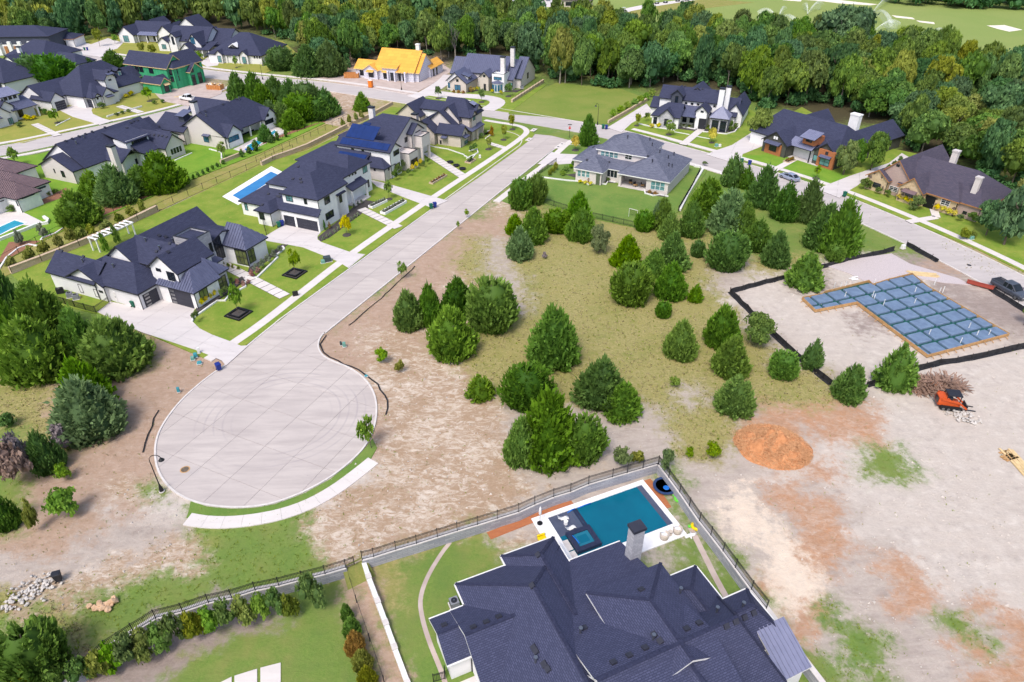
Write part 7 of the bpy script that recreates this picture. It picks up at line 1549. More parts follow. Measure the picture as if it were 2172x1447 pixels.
# compact track loader
e = empty('track_loader', G(2012,862), math.radians(-12)); tag(e, 'orange compact track loader with black canopy beside the brush pile', 'loader')
loft([(-1.7,[(.62,.55),(.70,1.0),(.6,1.55)]),(-.8,[(.70,.45),(.74,1.0),(.66,1.7)]),(0,[(.66,.4),(.66,.8),(.6,1.0)]),(.9,[(.6,.4),(.6,.7),(.55,.85)])],'body','skid_orange',e)
MB().box(-1.74,-.5,.7,-1.705,.5,1.4).build('rear_grille','paint_black',e); MB().box(-.9,-.7,2.05,.75,.7,2.17).build('canopy','paint_blue_dark' if 'paint_blue_dark' in MAT else 'trim_dark',e); MB().box(-.5,-.3,.95,.0,.3,1.5).build('seat','paint_black',e)
for s in (-1,1):
    for x in (-.85,.65): MB().bar((x,s*.62,1.0),(x,s*.62,2.05),.09).build('canopy_post','trim_dark',e)
    t = MB(); prof = [(-1.35,.15),(-1.1,0),(1.0,0),(1.25,.2),(1.1,.5),(-1.2,.62),(-1.4,.4)]
    t.add([(x,s*.62,z) for x, z in prof]+[(x,s*1.0,z) for x, z in prof],[tuple(range(7)),tuple(range(13,6,-1))]+[(i,(i+1)%7,(i+1)%7+7,i+7) for i in range(7)]); t.build('track','rubber',e)
    for x in (-1.0,-.4,.2,.8): MB().tube([(x,s*1.0,.22),(x,s*1.03,.22)],.18,8).build('roller','steel',e)
    a = MB(); a.bar((-1.5,s*.8,1.55),(.6,s*.8,1.2),.16,.2); a.bar((.6,s*.8,1.2),(1.7,s*.7,.35),.14,.2); a.build('lift_arm','skid_orange',e); MB().bar((1.7,s*.45,.12),(2.9,s*.45,.06),.12,.07).build('fork','trim_dark',e)
MB().box(1.66,-.7,.1,1.76,.7,.75).build('carriage','trim_dark',e)
# red loader bucket
e = empty('bucket', G(2078,606), along((2055,598),(2100,610))); tag(e, 'rusty red loader bucket lying beside the grey pickup', 'bucket')
m = MB(); prof = [(-.7,.75),(-.75,.2),(-.5,0),(.2,0),(.75,.12)]; n = len(prof)
m.add([(y,-1.9,z) for y, z in prof]+[(y,1.9,z) for y, z in prof],[(i,i+1,i+1+n,i+n) for i in range(n-1)]); m.add([(y,-1.9,z) for y, z in prof],[(0,1,2,3,4)]); m.add([(y,1.9,z) for y, z in prof],[(4,3,2,1,0)]); m.build('shell','paint_red',e); e.rotation_euler.z += math.pi/2; MB().box(-.75,-1.92,.72,-.62,1.92,.84).build('back_lip','paint_red',e); MB().box(-.45,-1.8,.02,.4,1.8,.16).build('soil_load','bed_brown',e)
# ------------------------------------------------------------------ street furniture
M('bin_green', (.01,.14,.085), rough=.5); M('bin_blue', (.015,.035,.25), rough=.5); M('sign_red', (.55,.02,.02), rough=.4); M('lamp_glass', (.7,.68,.6), rough=.3)
def bin_(px, py, mat, rz, label):
    f = P(px,py); e = empty('wheeled_bin', (f.x,f.y,f.z+.1), rz); tag(e, label, 'bin', 'wheeled bins')
    m = MB(); b0 = boxv(-.24,-.27,.08,.24,.27,0); v = [(-.24,-.26,.06),(.22,-.26,.06),(.22,.26,.06),(-.24,.26,.06),(-.33,-.32,1.0),(.33,-.32,1.0),(.33,.32,1.0),(-.33,.32,1.0)]
    o = m.add(v, BOXF).build('body', mat, e); bevel(o,.03,1); l = MB().add([(-.38,-.34,1.004),(.36,-.34,1.004),(.36,.34,1.004),(-.38,.34,1.004),(-.36,-.3,1.1),(.3,-.3,1.06),(.3,.3,1.06),(-.36,.3,1.1)],BOXF).build('lid', mat, e); bevel(l,.02,1)
    MB().bar((-.42,-.22,.98),(-.42,.22,.98),.04).build('handle', mat, e)
    for s in (-1,1): MB().tube([(-.26,s*.26,.11),(-.26,s*.32,.11)],.11,8).build('wheel','rubber',e)
for a in [(915,444,'bin_green',.5,'green wheeled bin at the kerb before the solar house'),(923,441,'bin_blue',.5,'blue wheeled bin at the kerb before the solar house'),(286,652,'bin_green',1.2,'green wheeled bin beside the nearest garage'),(593,483,'bin_green',.4,'green wheeled bin beside the white stucco garage'),(600,480,'bin_blue',.4,'blue wheeled bin beside the white stucco garage'),
 (466,786,'bin_blue',-.8,'dark blue wheeled bin on the kerb of the turning circle'),(1279,274,'bin_green',.2,'green wheeled bin at the street corner'),(1286,275,'bin_blue',.2,'blue wheeled bin at the street corner'),(1572,347,'bin_green',.6,'green wheeled bin at the brick house driveway'),(1589,351,'bin_blue',.6,'blue wheeled bin at the brick house driveway'),(1790,418,'bin_green',.6,'green wheeled bin at the stone house driveway'),(181,108,'bin_green',.3,'green wheeled bin at the far turning place'),(187,108,'bin_blue',.3,'blue wheeled bin at the far turning place'),(128,1232,'trim_dark',.4,'black bag beside the white rubble, shaped as a bin')]: bin_(*a)  # the black bag by the rubble is built with the bin shape
def lamp(px, py, H_, label, arm):
    f = P(px,py); e = empty('street_lamp', (f.x,f.y,0), arm); tag(e, label, 'street lamp', 'street lamps')
    MB().lathe([(.32,0),(.30,.1)],12).build('footing','kerb',e); MB().lathe([(.24,.1),(.20,.5),(.10,.9),(.075,1.1)],10).build('base','black_metal',e); MB().tube([(0,0,1.0),(0,0,H_)],[.065,.05],8).build('pole','black_metal',e)
    MB().tube([(0,0,H_-.05)]+[(.55*(1-math.cos(t)),0,H_+.55*math.sin(t)) for t in (k*math.pi/8 for k in range(0,9))],.04,6).build('arm','black_metal',e); h_ = MB().lathe([(.06,.1),(.30,-.2),(.32,-.25)],12,(1.1,0,H_-.05)).build('lamp_head','black_metal',e); MB().lathe([(.2,-.255),(.12,-.38)],10,(1.1,0,H_-.05)).build('lamp_glass','lamp_glass',h_)
lamp(344,1042,4.6,'tall black lamp post leaning over the turning circle',.3); lamp(1267,266,5.0,'thin black lamp post beside the corner bins',2.2); lamp(852,192,4.6,'thin black lamp post in front of the orange-roofed site',1.5); lamp(558,170,4.6,'thin black lamp post by the far junction',1.0)
# stop sign with street name blades
f = G(1207.6,293); e = empty('stop_sign', (f.x,f.y,.08), math.radians(-8)); tag(e, 'red octagonal STOP sign on a dark post at the junction', 'sign')
MB().tube([(0,0,0),(0,0,3.4)],.05,8).build('post','black_metal',e); oc = [(.42*math.cos(math.radians(22.5+45*k)), .42*math.sin(math.radians(22.5+45*k))) for k in range(8)]
m = MB(); m.add([(x,-.06,2.5+y) for x, y in oc]+[(x,-.03,2.5+y) for x, y in oc],[tuple(range(8)),tuple(range(15,7,-1))]+[(i,(i+1)%8,(i+1)%8+8,i+8) for i in range(8)]); pl = m.build('sign_plate','trim_white',e); m = MB(); m.add([(x*.9,-.066,2.5+y*.9) for x, y in oc]+[(x*.9,-.062,2.5+y*.9) for x, y in oc],[tuple(range(8)),tuple(range(15,7,-1))]); m.build('sign_face','sign_red',pl)
tx = bpy.data.curves.new('stop_text','FONT'); tx.body = 'STOP'; tx.size = .3; tx.align_x = 'CENTER'; tx.align_y = 'CENTER'; tx.extrude = .002; to = link(bpy.data.objects.new('stop_lettering',tx),pl); to.location = (0,-.07,2.5); to.rotation_euler = (math.pi/2,0,0); tx.materials.append(MAT['trim_white'])
bpy.context.view_layer.update(); tm = bpy.data.meshes.new_from_object(to.evaluated_get(bpy.context.evaluated_depsgraph_get())); bpy.data.objects.remove(to); to = link(bpy.data.objects.new('stop_lettering',tm),pl); to.location = (0,-.07,2.5); to.rotation_euler = (math.pi/2,0,0)
MB().box(-.5,-.01,3.2,.5,.01,3.38).build('name_blade','black_metal',e); MB().box(-.01,-.5,3.4,.01,.5,3.58).build('name_blade','black_metal',e)
# portable toilet, dumpsters
M('toilet_orange', (.80,.22,.02), (.70,.18,.02), 2, rough=.5); M('dump_orange', (.55,.24,.08), (.46,.19,.06), 1.5, rough=.7)
e = empty('portable_toilet', G(787,186), math.radians(-15)); tag(e, 'orange portable toilet with white roof on the building plot', 'portable toilet'); MB().box(-.6,-.6,.1,.6,.6,2.15).build('cabin','toilet_orange',e); MB().box(-.62,-.45,.2,-.605,.45,2.0); MB().box(-.45,-.63,.2,.45,-.605,2.0).build('door','toilet_orange',e); MB().lathe([(.85,2.16),(.8,2.25),(.3,2.42)],4).build('roof','trim_white',e); MB().box(-.65,-.65,0,.65,.65,.1).build('skid','trim_dark',e)
def dumpster(px, py, rz, label, fill):
    e = empty('rubbish_container', G(px,py), rz); tag(e, label, 'container'); m = MB(); m.box(-2.4,-1.1,.1,2.4,-1.0,1.5); m.box(-2.4,1.0,.1,2.4,1.1,1.5); m.box(-2.4,-.998,.1,-2.3,.998,1.5); m.box(2.3,-.998,.1,2.4,.998,1.5); m.box(-2.298,-.998,.1,2.298,.998,.2); m.build('box','dump_orange',e)
    for x in (-1.6,-.8,0,.8,1.6): MB().box(x-.06,-1.2,.1,x+.06,-1.103,1.5).build('rib','dump_orange',e)
    if fill:
        for _ in range(26): o = MB().box(-.4,-.25,-.1,.4,.25,.1).build('debris', rnd.choice(['lumber','trim_white','wood_form']), e); o.location = (rnd.uniform(-1.9,1.9),rnd.uniform(-.7,.7),rnd.uniform(1.2,1.75)); o.rotation_euler = (rnd.uniform(-.5,.5),rnd.uniform(-.5,.5),rnd.uniform(0,3))
dumpster(747,165,.0,'orange-brown open container left of the orange-roofed house',False); dumpster(458,190,-.2,'orange container heaped with debris beside the green sheathed house',True)
# ------------------------------------------------------------------ near pool yard
fo = G(1130,1290,LOW); fa = math.radians(24); fc_, fs_ = math.cos(fa), math.sin(fa)
def L24(x, y, z=0): return Vector((fo.x+x*fc_-y*fs_, fo.y+x*fs_+y*fc_, LOW+z))
def Mwater(name, c1, c2):
    m, nt, n, l, b = nodes(name); b.inputs['Roughness'].default_value = .08; b.inputs['Specular IOR Level'].default_value = .35
    p = coord(nt,'World'); l.new(mixc(nt, ramp(nt, noise(nt,p,.35,3),.3,.7), c1, c2), b.inputs['Base Color']); l.new(bumpn(nt, noise(nt,p,3.5,3), .06, .05), b.inputs['Normal'])
Mwater('pool_water', (.004,.130,.205), (.004,.105,.175)); Mwater('pool_pale', (.03,.33,.46), (.02,.27,.40)); Mwater('pool_blue', (.03,.22,.50), (.02,.17,.42)); Mwater('spa_water', (.02,.17,.25), (.015,.14,.22)); M('pool_tile', (.022,.028,.060), (.032,.038,.075), 3, rough=.3); M('pool_ledge', (.085,.098,.150), (.07,.082,.13), 2, rough=.25)
e = empty('swimming_pool', fo, fa); tag(e, 'deep blue rectangular pool with white coping behind the near house', 'pool')
MB().prism([(6.05,3.0),(17.75,3.0),(17.75,9.05),(6.05,9.05)],.01,.05).build('water','pool_water',e)
for q in ((4.4,1.4,6.05,9.65),(6.052,9.05,18.3,9.66),(17.75,3.0,18.3,9.048)): MB().box(q[0],q[1],-.05,q[2],q[3],.14).build('coping','stucco_white',e)
MB().prism([(9.6,1.2),(18.2,1.2),(18.3,2.998),(9.6,2.998)],-.05,.139).build('deck','stucco_white',e)
MB().box(6.06,6.3,.052,8.4,9.04,.06).build('tanning_ledge','pool_ledge',e)
for k in range(4): MB().box(8.4+.28*k,6.3,.052,8.4+.28*(k+1)-.02,9.04,.0585-.001*k).build('step','pool_ledge' if k < 2 else 'pool_tile',e)
MB().box(17.1,3.05,.052,17.74,9.04,.058).build('bench_ledge','pool_ledge',e)
s = empty('spa', fo, fa); tag(s, 'raised square spa with dark tiled rim and stepped water', 'spa')
m = MB(); m.box(6.7,3.6,-.05,9.45,4.1,.5); m.box(6.7,5.75,-.05,9.45,6.25,.5); m.box(6.7,4.102,-.05,7.2,5.748,.5); m.box(8.95,4.102,-.05,9.45,5.748,.5); m.build('rim','pool_tile',s); MB().box(7.2,4.1,0,8.95,5.75,.38).build('water','spa_water',s); MB().box(7.55,4.45,.382,8.6,5.4,.387).build('well','pool_water',s)
for k in range(2): MB().box(6.0+.0,3.0+1.5*k-.2,.142,6.6,4.35+1.5*k-.2,.17).build('stepping_slab','slab_concrete',s)
M('foam_blue', (.01,.16,.62), rough=.6); M('wicker', (.62,.54,.47), (.50,.43,.37), 8, rough=.9); M('toy_yellow', (.85,.62,.01), rough=.4); M('toy_green', (.15,.65,.06), rough=.4); M('tramp_mat', (.015,.02,.03), rough=.7); M('tramp_pad', (.03,.06,.16), rough=.5)
def noodle(a, b, label): o = MB().tube([a,(Vector(a)+Vector(b))/2+Vector((0,.06,0)),b],.06,8).build('pool_noodle','foam_blue',smooth=True); tag(o, label, 'pool noodle', 'pool noodles')
noodle(L24(9.6,8.9,.14),L24(11.2,8.95,.14),'blue foam noodle floating at the far pool edge'); noodle(L24(8.3,8.8,.14),L24(9.3,8.98,.14),'blue foam noodle at the end of the tanning ledge'); noodle(L24(7.15,5.6,.56),L24(7.3,4.4,.56),'blue foam noodle on the spa rim')
def lounger(px, py, rz, label):
    p = G(px,py,LOW+.06); e = empty('pool_lounger', p, rz); e.scale = (.65,.65,.65); tag(e, label, 'lounger', 'white in-pool loungers'); pr = [(-.9,.75),(-.6,.45),(-.3,.25),(.1,.22),(.4,.36),(.7,.30),(.95,.12)]; n = len(pr); m = MB()
    m.add([(x,-.33,z) for x, z in pr]+[(x,.33,z) for x, z in pr]+[(x,-.33,z-.07) for x, z in pr]+[(x,.33,z-.07) for x, z in pr],[(i,i+1,i+1+n,i+n) for i in range(n-1)]+[(i+3*n,i+1+3*n,i+1+2*n,i+2*n) for i in range(n-1)]+[(i,i+2*n,i+1+2*n,i+1) for i in range(n-1)]+[(i+n,i+1+n,i+1+3*n,i+3*n) for i in range(n-1)]); m.build('seat_shell','stucco_white',e,smooth=True); MB().box(-.35,-.25,0,.45,.25,.19).build('base','stucco_white',e)
lounger(1194,1101,.2,'upper white curved lounger on the tanning ledge'); lounger(1210,1122,.5,'lower white curved lounger on the tanning ledge')
o = MB().lathe([(.22,0),(.2,.35),(.24,.4),(.24,.44)],14).build('side_table','stucco_white',loc=G(1200,1111,LOW+.06)); tag(o,'small white round table between the loungers','table')
e = empty('parasol', G(1145,1110,LOW+.14)); tag(e,'closed white parasol on a dark foot at the pool corner','parasol'); MB().lathe([(.3,0),(.3,.06),(.05,.09)],14).build('foot','black_metal',e); MB().tube([(0,0,0),(0,0,2.5)],.025,6).build('pole','black_metal',e); MB().lathe([(.05,1.3),(.16,1.5),(.12,2.2),(.05,2.5),(.01,2.55)],10).build('canopy','stucco_white',e,smooth=True)
def wchair(px, py, rz, label):
    e = empty('wicker_chair', G(px,py,LOW+.14), rz); tag(e,label,'chair','wicker pool chairs'); MB().lathe([(.42,.02),(.46,.3),(.46,.4)],16).build('base','wicker',e,smooth=True); m = MB(); n = 13; an = [math.radians(40+280*k/(n-1)) for k in range(n)]
    v = [(.47*math.cos(a),.47*math.sin(a),.4) for a in an]+[(.5*math.cos(a),.5*math.sin(a),.62+.22*math.cos((a-math.pi)/1.6)) for a in an]+[(.38*math.cos(a),.38*math.sin(a),.4) for a in an]+[(.41*math.cos(a),.41*math.sin(a),.62+.22*math.cos((a-math.pi)/1.6)) for a in an]
    m.add(v,[(i,i+1,i+1+n,i+n) for i in range(n-1)]+[(i+3*n,i+1+3*n,i+1+2*n,i+2*n) for i in range(n-1)]+[(i+n,i+1+n,i+1+3*n,i+3*n) for i in range(n-1)]); m.build('back','wicker',e,smooth=True); MB().lathe([(.36,.4),(.37,.48),(.3,.52)],14).build('cushion','stucco_white',e,smooth=True)
wchair(1408,1141,1.9,'left round wicker chair on the pool deck'); wchair(1436,1129,1.9,'right round wicker chair on the pool deck'); o = MB().lathe([(.2,0),(.14,.2),(.24,.5),(.24,.53)],12).build('wicker_table','wicker',loc=G(1421,1134,LOW+.14)); tag(o,'small wicker table between the round chairs','table')
e = empty('pool_float',G(1465,1137,LOW),.4); tag(e,'flat white inflatable float lying beside the deck','pool float'); MB().tube([(-.7,0,.12),(-.2,.05,.14),(.3,-.05,.14),(.7,.05,.1)],[.14,.2,.18,.1],10).build('float_body','stucco_white',e,smooth=True); MB().tube([(.1,0,.16),(.2,.4,.1)],[.12,.06],8).build('float_wing','stucco_white',e,smooth=True); MB().tube([(-.1,0,.16),(-.2,-.4,.1)],[.12,.06],8).build('float_wing','stucco_white',e,smooth=True)
e = empty('toy_chair',G(1149,1143,LOW),.4); tag(e,'yellow plastic toy beside the roof corner','toy'); o = MB().box(-.45,-.28,0,.45,.28,.3).build('seat','toy_yellow',e); bevel(o,.1,2); o = MB().box(-.45,.1,.302,.45,.28,.55).build('back','toy_yellow',e); bevel(o,.06,2)
def torus(m, R_, r, z, n=20, k=8, sx=1):
    for i in range(n):
        a, b = 2*math.pi*i/n, 2*math.pi*(i+1)/n
        for j in range(k):
            t, u = 2*math.pi*j/k, 2*math.pi*(j+1)/k; P_ = lambda a, t: ((R_+r*math.cos(t))*math.cos(a)*sx,(R_+r*math.cos(t))*math.sin(a),z+r*math.sin(t)); m.add([P_(a,t),P_(b,t),P_(b,u),P_(a,u)],[(0,1,2,3)])
    return m
e = empty('swim_ring',G(1476,1118,LOW),.2); tag(e,'yellow pineapple swim ring on the grass','swim ring'); torus(MB(),.42,.17,.17).build('ring','toy_yellow',e,smooth=True); MB().lathe([(.02,.3),(.2,.2),(.16,.05)],8,(-.68,.12,0)).build('leaf_crown','toy_green',e)
e = empty('swim_ring',G(1439,1060,LOW),.2); tag(e,'green frog swim ring beside the trampoline','swim ring'); torus(MB(),.38,.16,.16).build('ring','toy_green',e,smooth=True)
for x, y in ((-.35,.6),(.1,.7),(.4,-.55),(-.1,-.62),(.6,.1)): MB().lathe([(.02,0),(.14,.08),(.12,.2),(.02,.26)],8,(x,y,0)).build('limb','toy_green',e,smooth=True)
e = empty('trampoline',G(1409,1036,LOW)); tag(e,'round dark trampoline with blue pad in the yard corner','trampoline'); MB().lathe([(.02,.42),(1.0,.42)],24).build('mat','tramp_mat',e); m = MB(); m.lathe([(1.02,.41),(1.02,.46),(1.32,.46),(1.32,.41)],24); m.build('pad','tramp_pad',e)
for k in range(6): a = k*math.pi/3; MB().bar((1.2*math.cos(a),1.2*math.sin(a),0),(1.2*math.cos(a),1.2*math.sin(a),.41),.06).build('leg','steel',e)
MB().lathe([(.02,.0),(.35,.02),(.3,.06)],10,(.1,-.3,.42)).build('pump_bag','foam_blue',e)
def ac_unit(px, py, z, label, group=None, rz=.4):
    f = G(px,py,z); e = empty('air_conditioner',f,rz); tag(e,label,'air conditioner',group); o = MB().box(-.4,-.4,.06,.4,.4,.8).build('case','ac_grey',e); MB().box(-.5,-.5,0,.5,.5,.06).build('pad','kerb',e); MB().lathe([(.3,.802),(.3,.83)],14).build('fan_guard','trim_dark',e); MB().lathe([(.07,.832),(.07,.87)],8).build('fan_hub','steel',e)
    for k in range(6): MB().box(-.405,-.36+.13*k,.12,-.402,-.3+.13*k,.74).build('louvre','trim_dark',e)
M('ac_grey', (.26,.27,.31), rough=.5)
ac_unit(964,1284,LOW,'grey air conditioner beside the near house roof edge'); ac_unit(150,630,.09,'left grey air conditioner beside the nearest left house','side yard units'); ac_unit(163,634,.09,'right grey air conditioner beside the nearest left house','side yard units'); ac_unit(1444,376,.09,'white air conditioner by the end wall of the grey hip-roof house'); ac_unit(1107,188,.09,'air conditioner at the gable of the seam-roof house')
e = empty('barbecue',G(130,622,.09),.3); tag(e,'black barbecue grill under a cover beside the nearest left house','barbecue'); MB().box(-.5,-.3,.0,.5,.3,.7).build('cart','trim_dark',e); MB().tube([(-.5,0,.75),(.5,0,.75)],.3,10).build('lid','black_metal',e,smooth=True)
# other pools
def pool(poly, water, label, rim=.5):
    pts = [G(*p) for p in poly]; c = sum(pts, Vector())/len(pts); e = empty('swimming_pool',(c.x,c.y,0)); tag(e,label,'pool'); q = [(p.x-c.x,p.y-c.y) for p in pts]; MB().prism(q,.0,.16).build('coping','stucco_white',e); MB().prism([(x*(1-rim/max(1,math.hypot(x,y))),y*(1-rim/max(1,math.hypot(x,y)))) for x, y in q],.02,.172).build('water',water,e)
pool([(490,418),(510,428),(596,372),(577,364)],'pool_blue','long narrow blue pool behind the white stucco house'); pool([(-10,506),(28,488),(60,474),(34,467),(-10,486)],'pool_pale','turquoise pool at the left edge'); pool([(520,312),(548,298),(560,304),(534,320)],'pool_pale','small turquoise pool behind the black-roofed pool house'); pool([(570,284),(584,276),(590,281),(578,290)],'pool_pale','tiny turquoise plunge pool behind the black-roofed pool house')
MB().prism([(p.x,p.y) for p in wline([(632,272),(690,258),(672,244),(640,252)])],0,.06).build('play_court','trim_dark',kind='structure')
e = empty('lane_parasol',G(530,320,.1)); tag(e,'blue canvas lounger beside the small rear pool','lounger'); MB().box(-1.0,-.4,.3,1.0,.4,.45).build('cushion','foam_blue',e)
for x in (-.8,.8): MB().box(x-.05,-.35,0,x+.05,.35,.3).build('leg','trim_white',e)
# white pergola bench behind the first house
e = empty('pergola',G(252,517,.09),math.radians(66)); tag(e,'white slatted pergola with blue chairs behind the nearest left house','pergola'); MB().box(-4,-.1,2.3,4,.1,2.5).build('beam','stucco_white',e); MB().box(-4,1.6,2.3,4,1.8,2.5).build('beam','stucco_white',e)
for k in range(9): MB().box(-3.9+.95*k,-.3,2.504,-3.6+.95*k,2.0,2.62).build('slat','stucco_white',e)
for x in (-3.8,3.8):
    for y in (0,1.7): MB().box(x-.1,y-.1,0,x+.1,y+.1,2.3).build('post','stucco_white',e)
# ------------------------------------------------------------------ utilities, piles
M('util_green', (.16,.36,.30), rough=.6); M('util_dark', (.05,.07,.08), rough=.5); M('util_teal', (.05,.30,.36), rough=.5)
def box_(px, py, w, d, h, mat, label, cat='utility box', rz=.4, z=.09):
    f = P(px,py); e = empty('utility_box',(f.x,f.y,z),rz); tag(e,label,cat,'utility boxes'); v = [(-w/2,-d/2,0),(w/2,-d/2,0),(w/2,d/2,0),(-w/2,d/2,0),(-w*.46,-d*.4,h),(w*.46,-d*.4,h),(w*.46,d*.46,h),(-w*.46,d*.46,h)]; o = MB().add(v,BOXF).build('cabinet',mat,e); bevel(o,.04,1); MB().box(-w*.6,-d*.6,-.05,w*.6,d*.6,.04).build('pad','kerb',e)
for a in [(695,555,1.3,1.0,.9,'util_dark','dark transformer box at the end of the lawn by the second drive'),(686,559,.7,.5,.6,'util_green','pale green utility box beside the dark transformer'),(724,733,.3,.3,.6,'util_dark','dark utility pedestal beside the turning circle'),(731,736,.45,.45,.7,'util_green','pale green utility pedestal beside the turning circle'),(423,750,.35,.35,.9,'trim_white','white utility pedestal at the nearest driveway'),(416,758,.5,.5,.6,'util_teal','teal utility box at the nearest driveway'),(410,764,.5,.5,.5,'util_green','pale utility box at the nearest driveway'),(424,772,.6,.5,.3,'util_teal','low teal cover near the nearest driveway'),(380,832,.35,.35,.7,'util_teal','blue hydrant beside the turning circle'),(777,799,.4,.4,.15,'util_teal','low teal cover beside the thin silt fence'),
 (1018,336,.5,.4,.7,'trim_white','white utility box on the corner house lawn'),(1519,312,.8,.6,.7,'util_green','green utility box on the turret house lawn'),(1526,312,.6,.5,.6,'trim_white','pale utility box on the turret house lawn'),(2058,508,.9,.7,.6,'util_green','pale green utility box at the stone house lawn end'),(1914,528,.7,.6,.7,'trim_white','pale box at the head of the gravel drive'),(628,629,.9,.25,.9,'black_metal','black mailbox stand at the paver walk')]: box_(*a)
f = G(393,996); e = empty('manhole_cover',(f.x,f.y,.03)); tag(e,'round brown manhole cover in the turning circle','manhole'); MB().lathe([(.55,-.02),(.55,.0),(.42,.006)],20).build('ring','wood_form',e); MB().lathe([(.42,-.02),(.42,.01)],20).build('lid','bark',e)
p = G(1930,562); f = G(1921,563); e = empty('manhole_cover',(G(2055,563).x,G(2055,563).y,.03)); tag(e,'dark manhole cover in the cross street','manhole'); MB().lathe([(.35,0),(.35,.012)],14).build('lid','trim_dark',e)
for q in ((1132,277),(1122,297),(1192,307),(1184,313)): f = G(*q); e = empty('storm_drain',(f.x,f.y,.1),A1); tag(e,'pale concrete storm drain cover at the junction kerb','drain','storm drains'); MB().box(-1.2,-.6,0,1.2,.6,.06).build('slab','walk_concrete',e); MB().lathe([(.28,.062),(.28,.075)],12).build('lid','trim_dark',e)
M('chips', (.56,.255,.115), (.42,.18,.075), 2.2, rough=.95, bump=1.0); M('chips_light', (.64,.36,.19), (.52,.27,.13), 2.2, rough=.95); M('brush_wood', (.34,.225,.17), (.24,.15,.115), 3, rough=.95)
def mound(px, py, rx, ry, h, label, mat, name, rz=0, seed=1, sticks=None, ns=0, sl_=.6, cat='pile'):
    f = G(px,py); e = empty(name,(f.x,f.y,-.05),rz); tag(e,label,cat); r = random.Random(seed); n, k = 40, 14; v = [(0,0,h)]; fc = []
    for j in range(1,k+1):
        t = j/k
        for i in range(n):
            a = 2*math.pi*i/n; q = 1+.16*mnoise.noise(Vector((math.cos(a)*1.6,math.sin(a)*1.6,seed))); x, y = rx*t*q*math.cos(a), ry*t*q*math.sin(a)
            v.append((x,y,max(-.02,h*(1-t**1.5)*(1+.5*mnoise.noise(Vector((x*.9,y*.9,seed+3))))+.12*mnoise.noise(Vector((x*3,y*3,seed))))*(1 if j < k else 0)))
    fc += [(0,1+i,1+(i+1)%n) for i in range(n)]
    for j in range(k-1):
        for i in range(n): fc.append((1+j*n+i,1+(j+1)*n+i,1+(j+1)*n+(i+1)%n,1+j*n+(i+1)%n))
    mesh('heap',v,fc,mat,e,smooth=True)
    if ns:
        m = MB()
        for _ in range(ns):
            a, t = r.uniform(0,6.28), math.sqrt(r.random()); x, y = rx*t*math.cos(a), ry*t*math.sin(a); z = h*(1-t**1.5)+.05; L = sl_*r.uniform(.5,1.6); d = Vector((r.uniform(-1,1),r.uniform(-1,1),r.uniform(-.3,.5))).normalized()*L/2
            m.bar(Vector((x,y,z))-d,Vector((x,y,z))+d,.05*sl_+.01,.03)
        o = m.build('loose_pieces',sticks,e); o['kind'] = 'stuff'
mound(1638,948,4.3,3.7,2.3,'large heap of orange wood chips beside the pool yard','chips','wood_chip_heap',-.35,2,'chips_light',4200,.5)
mound(1982,822,4.0,1.5,1.1,'brown brush pile of cut branches beside the loader','bed_brown','brush_pile',.05,5,'brush_wood',500,2.2)
M('rock_white', (.58,.54,.50), (.42,.39,.36), 2, rough=.9, bump=.3); M('rock_tan', (.62,.42,.27), (.52,.34,.21), 2, rough=.9, bump=.3)
def rock_mesh(seed):
    bm = bmesh.new(); bmesh.ops.create_icosphere(bm, subdivisions=1, radius=1); r = random.Random(seed)
    for v in bm.verts: v.co *= r.uniform(.7,1.15); v.co.z *= .75
    me = bpy.data.meshes.new('rock'); bm.to_mesh(me); bm.free(); return me
RK = [rock_mesh(i) for i in range(5)]
def rocks(name, pts, mat, label, s0, s1, seed):
    r = random.Random(seed); c = G(*pts[0]); e = empty(name,(c.x,c.y,0)); tag(e,label,'rock pile')
    M5 = []
    for me in RK: q = me.copy(); q.materials.append(MAT[mat]); M5.append(q)
    for (px,py,n,spx,spy) in [p if len(p) == 5 else (*p,1,0,0) for p in pts[1:]]:
        for _ in range(n):
            f = G(px+r.gauss(0,spx),py+r.gauss(0,spy)); s = r.uniform(s0,s1); o = link(bpy.data.objects.new('rock',M5[r.randrange(5)]),e); o.location = (f.x-c.x,f.y-c.y,s*.35+r.uniform(0,.15)); o.scale = (s*r.uniform(.8,1.3),s,s*.8); o.rotation_euler = (r.uniform(0,.6),r.uniform(0,.6),r.uniform(0,6))
rocks('rock_pile',[(2040,885),(2030,880,36,10,5),(2050,888,36,10,6),(2068,897,10,10,3)],'rock_white','pale broken stone pile in front of the loader',.10,.24,1)
rocks('rock_pile',[(70,1255),(100,1232,36,16,8),(75,1248,50,18,9),(40,1272,40,18,8),(15,1292,14,10,4),(95,1275,3,4,3)],'rock_white','long white rubble row beside the dirt track',.10,.22,2)
rocks('rock_pile',[(218,1288),(220,1288,12,10,4),(215,1291,8,10,3),(245,1277,3,6,2),(192,1287,2,3,6)],'rock_tan','tan boulders on the grass below the track',.18,.42,3)
def planks(px, py, rz, n, L, mat, label, z=0.02):
    e = empty('lumber_stack',G(px,py,z),rz); tag(e,label,'lumber'); r = random.Random(n)
    for i in range(n): o = MB().box(-L/2,-.13,0,L/2,.13,.05).build('plank',mat,e); o.location = (r.uniform(-.4,.4),(i%5)*.3-.6,.055*(i//5)); o.rotation_euler = (0,0,r.uniform(-.05,.05))
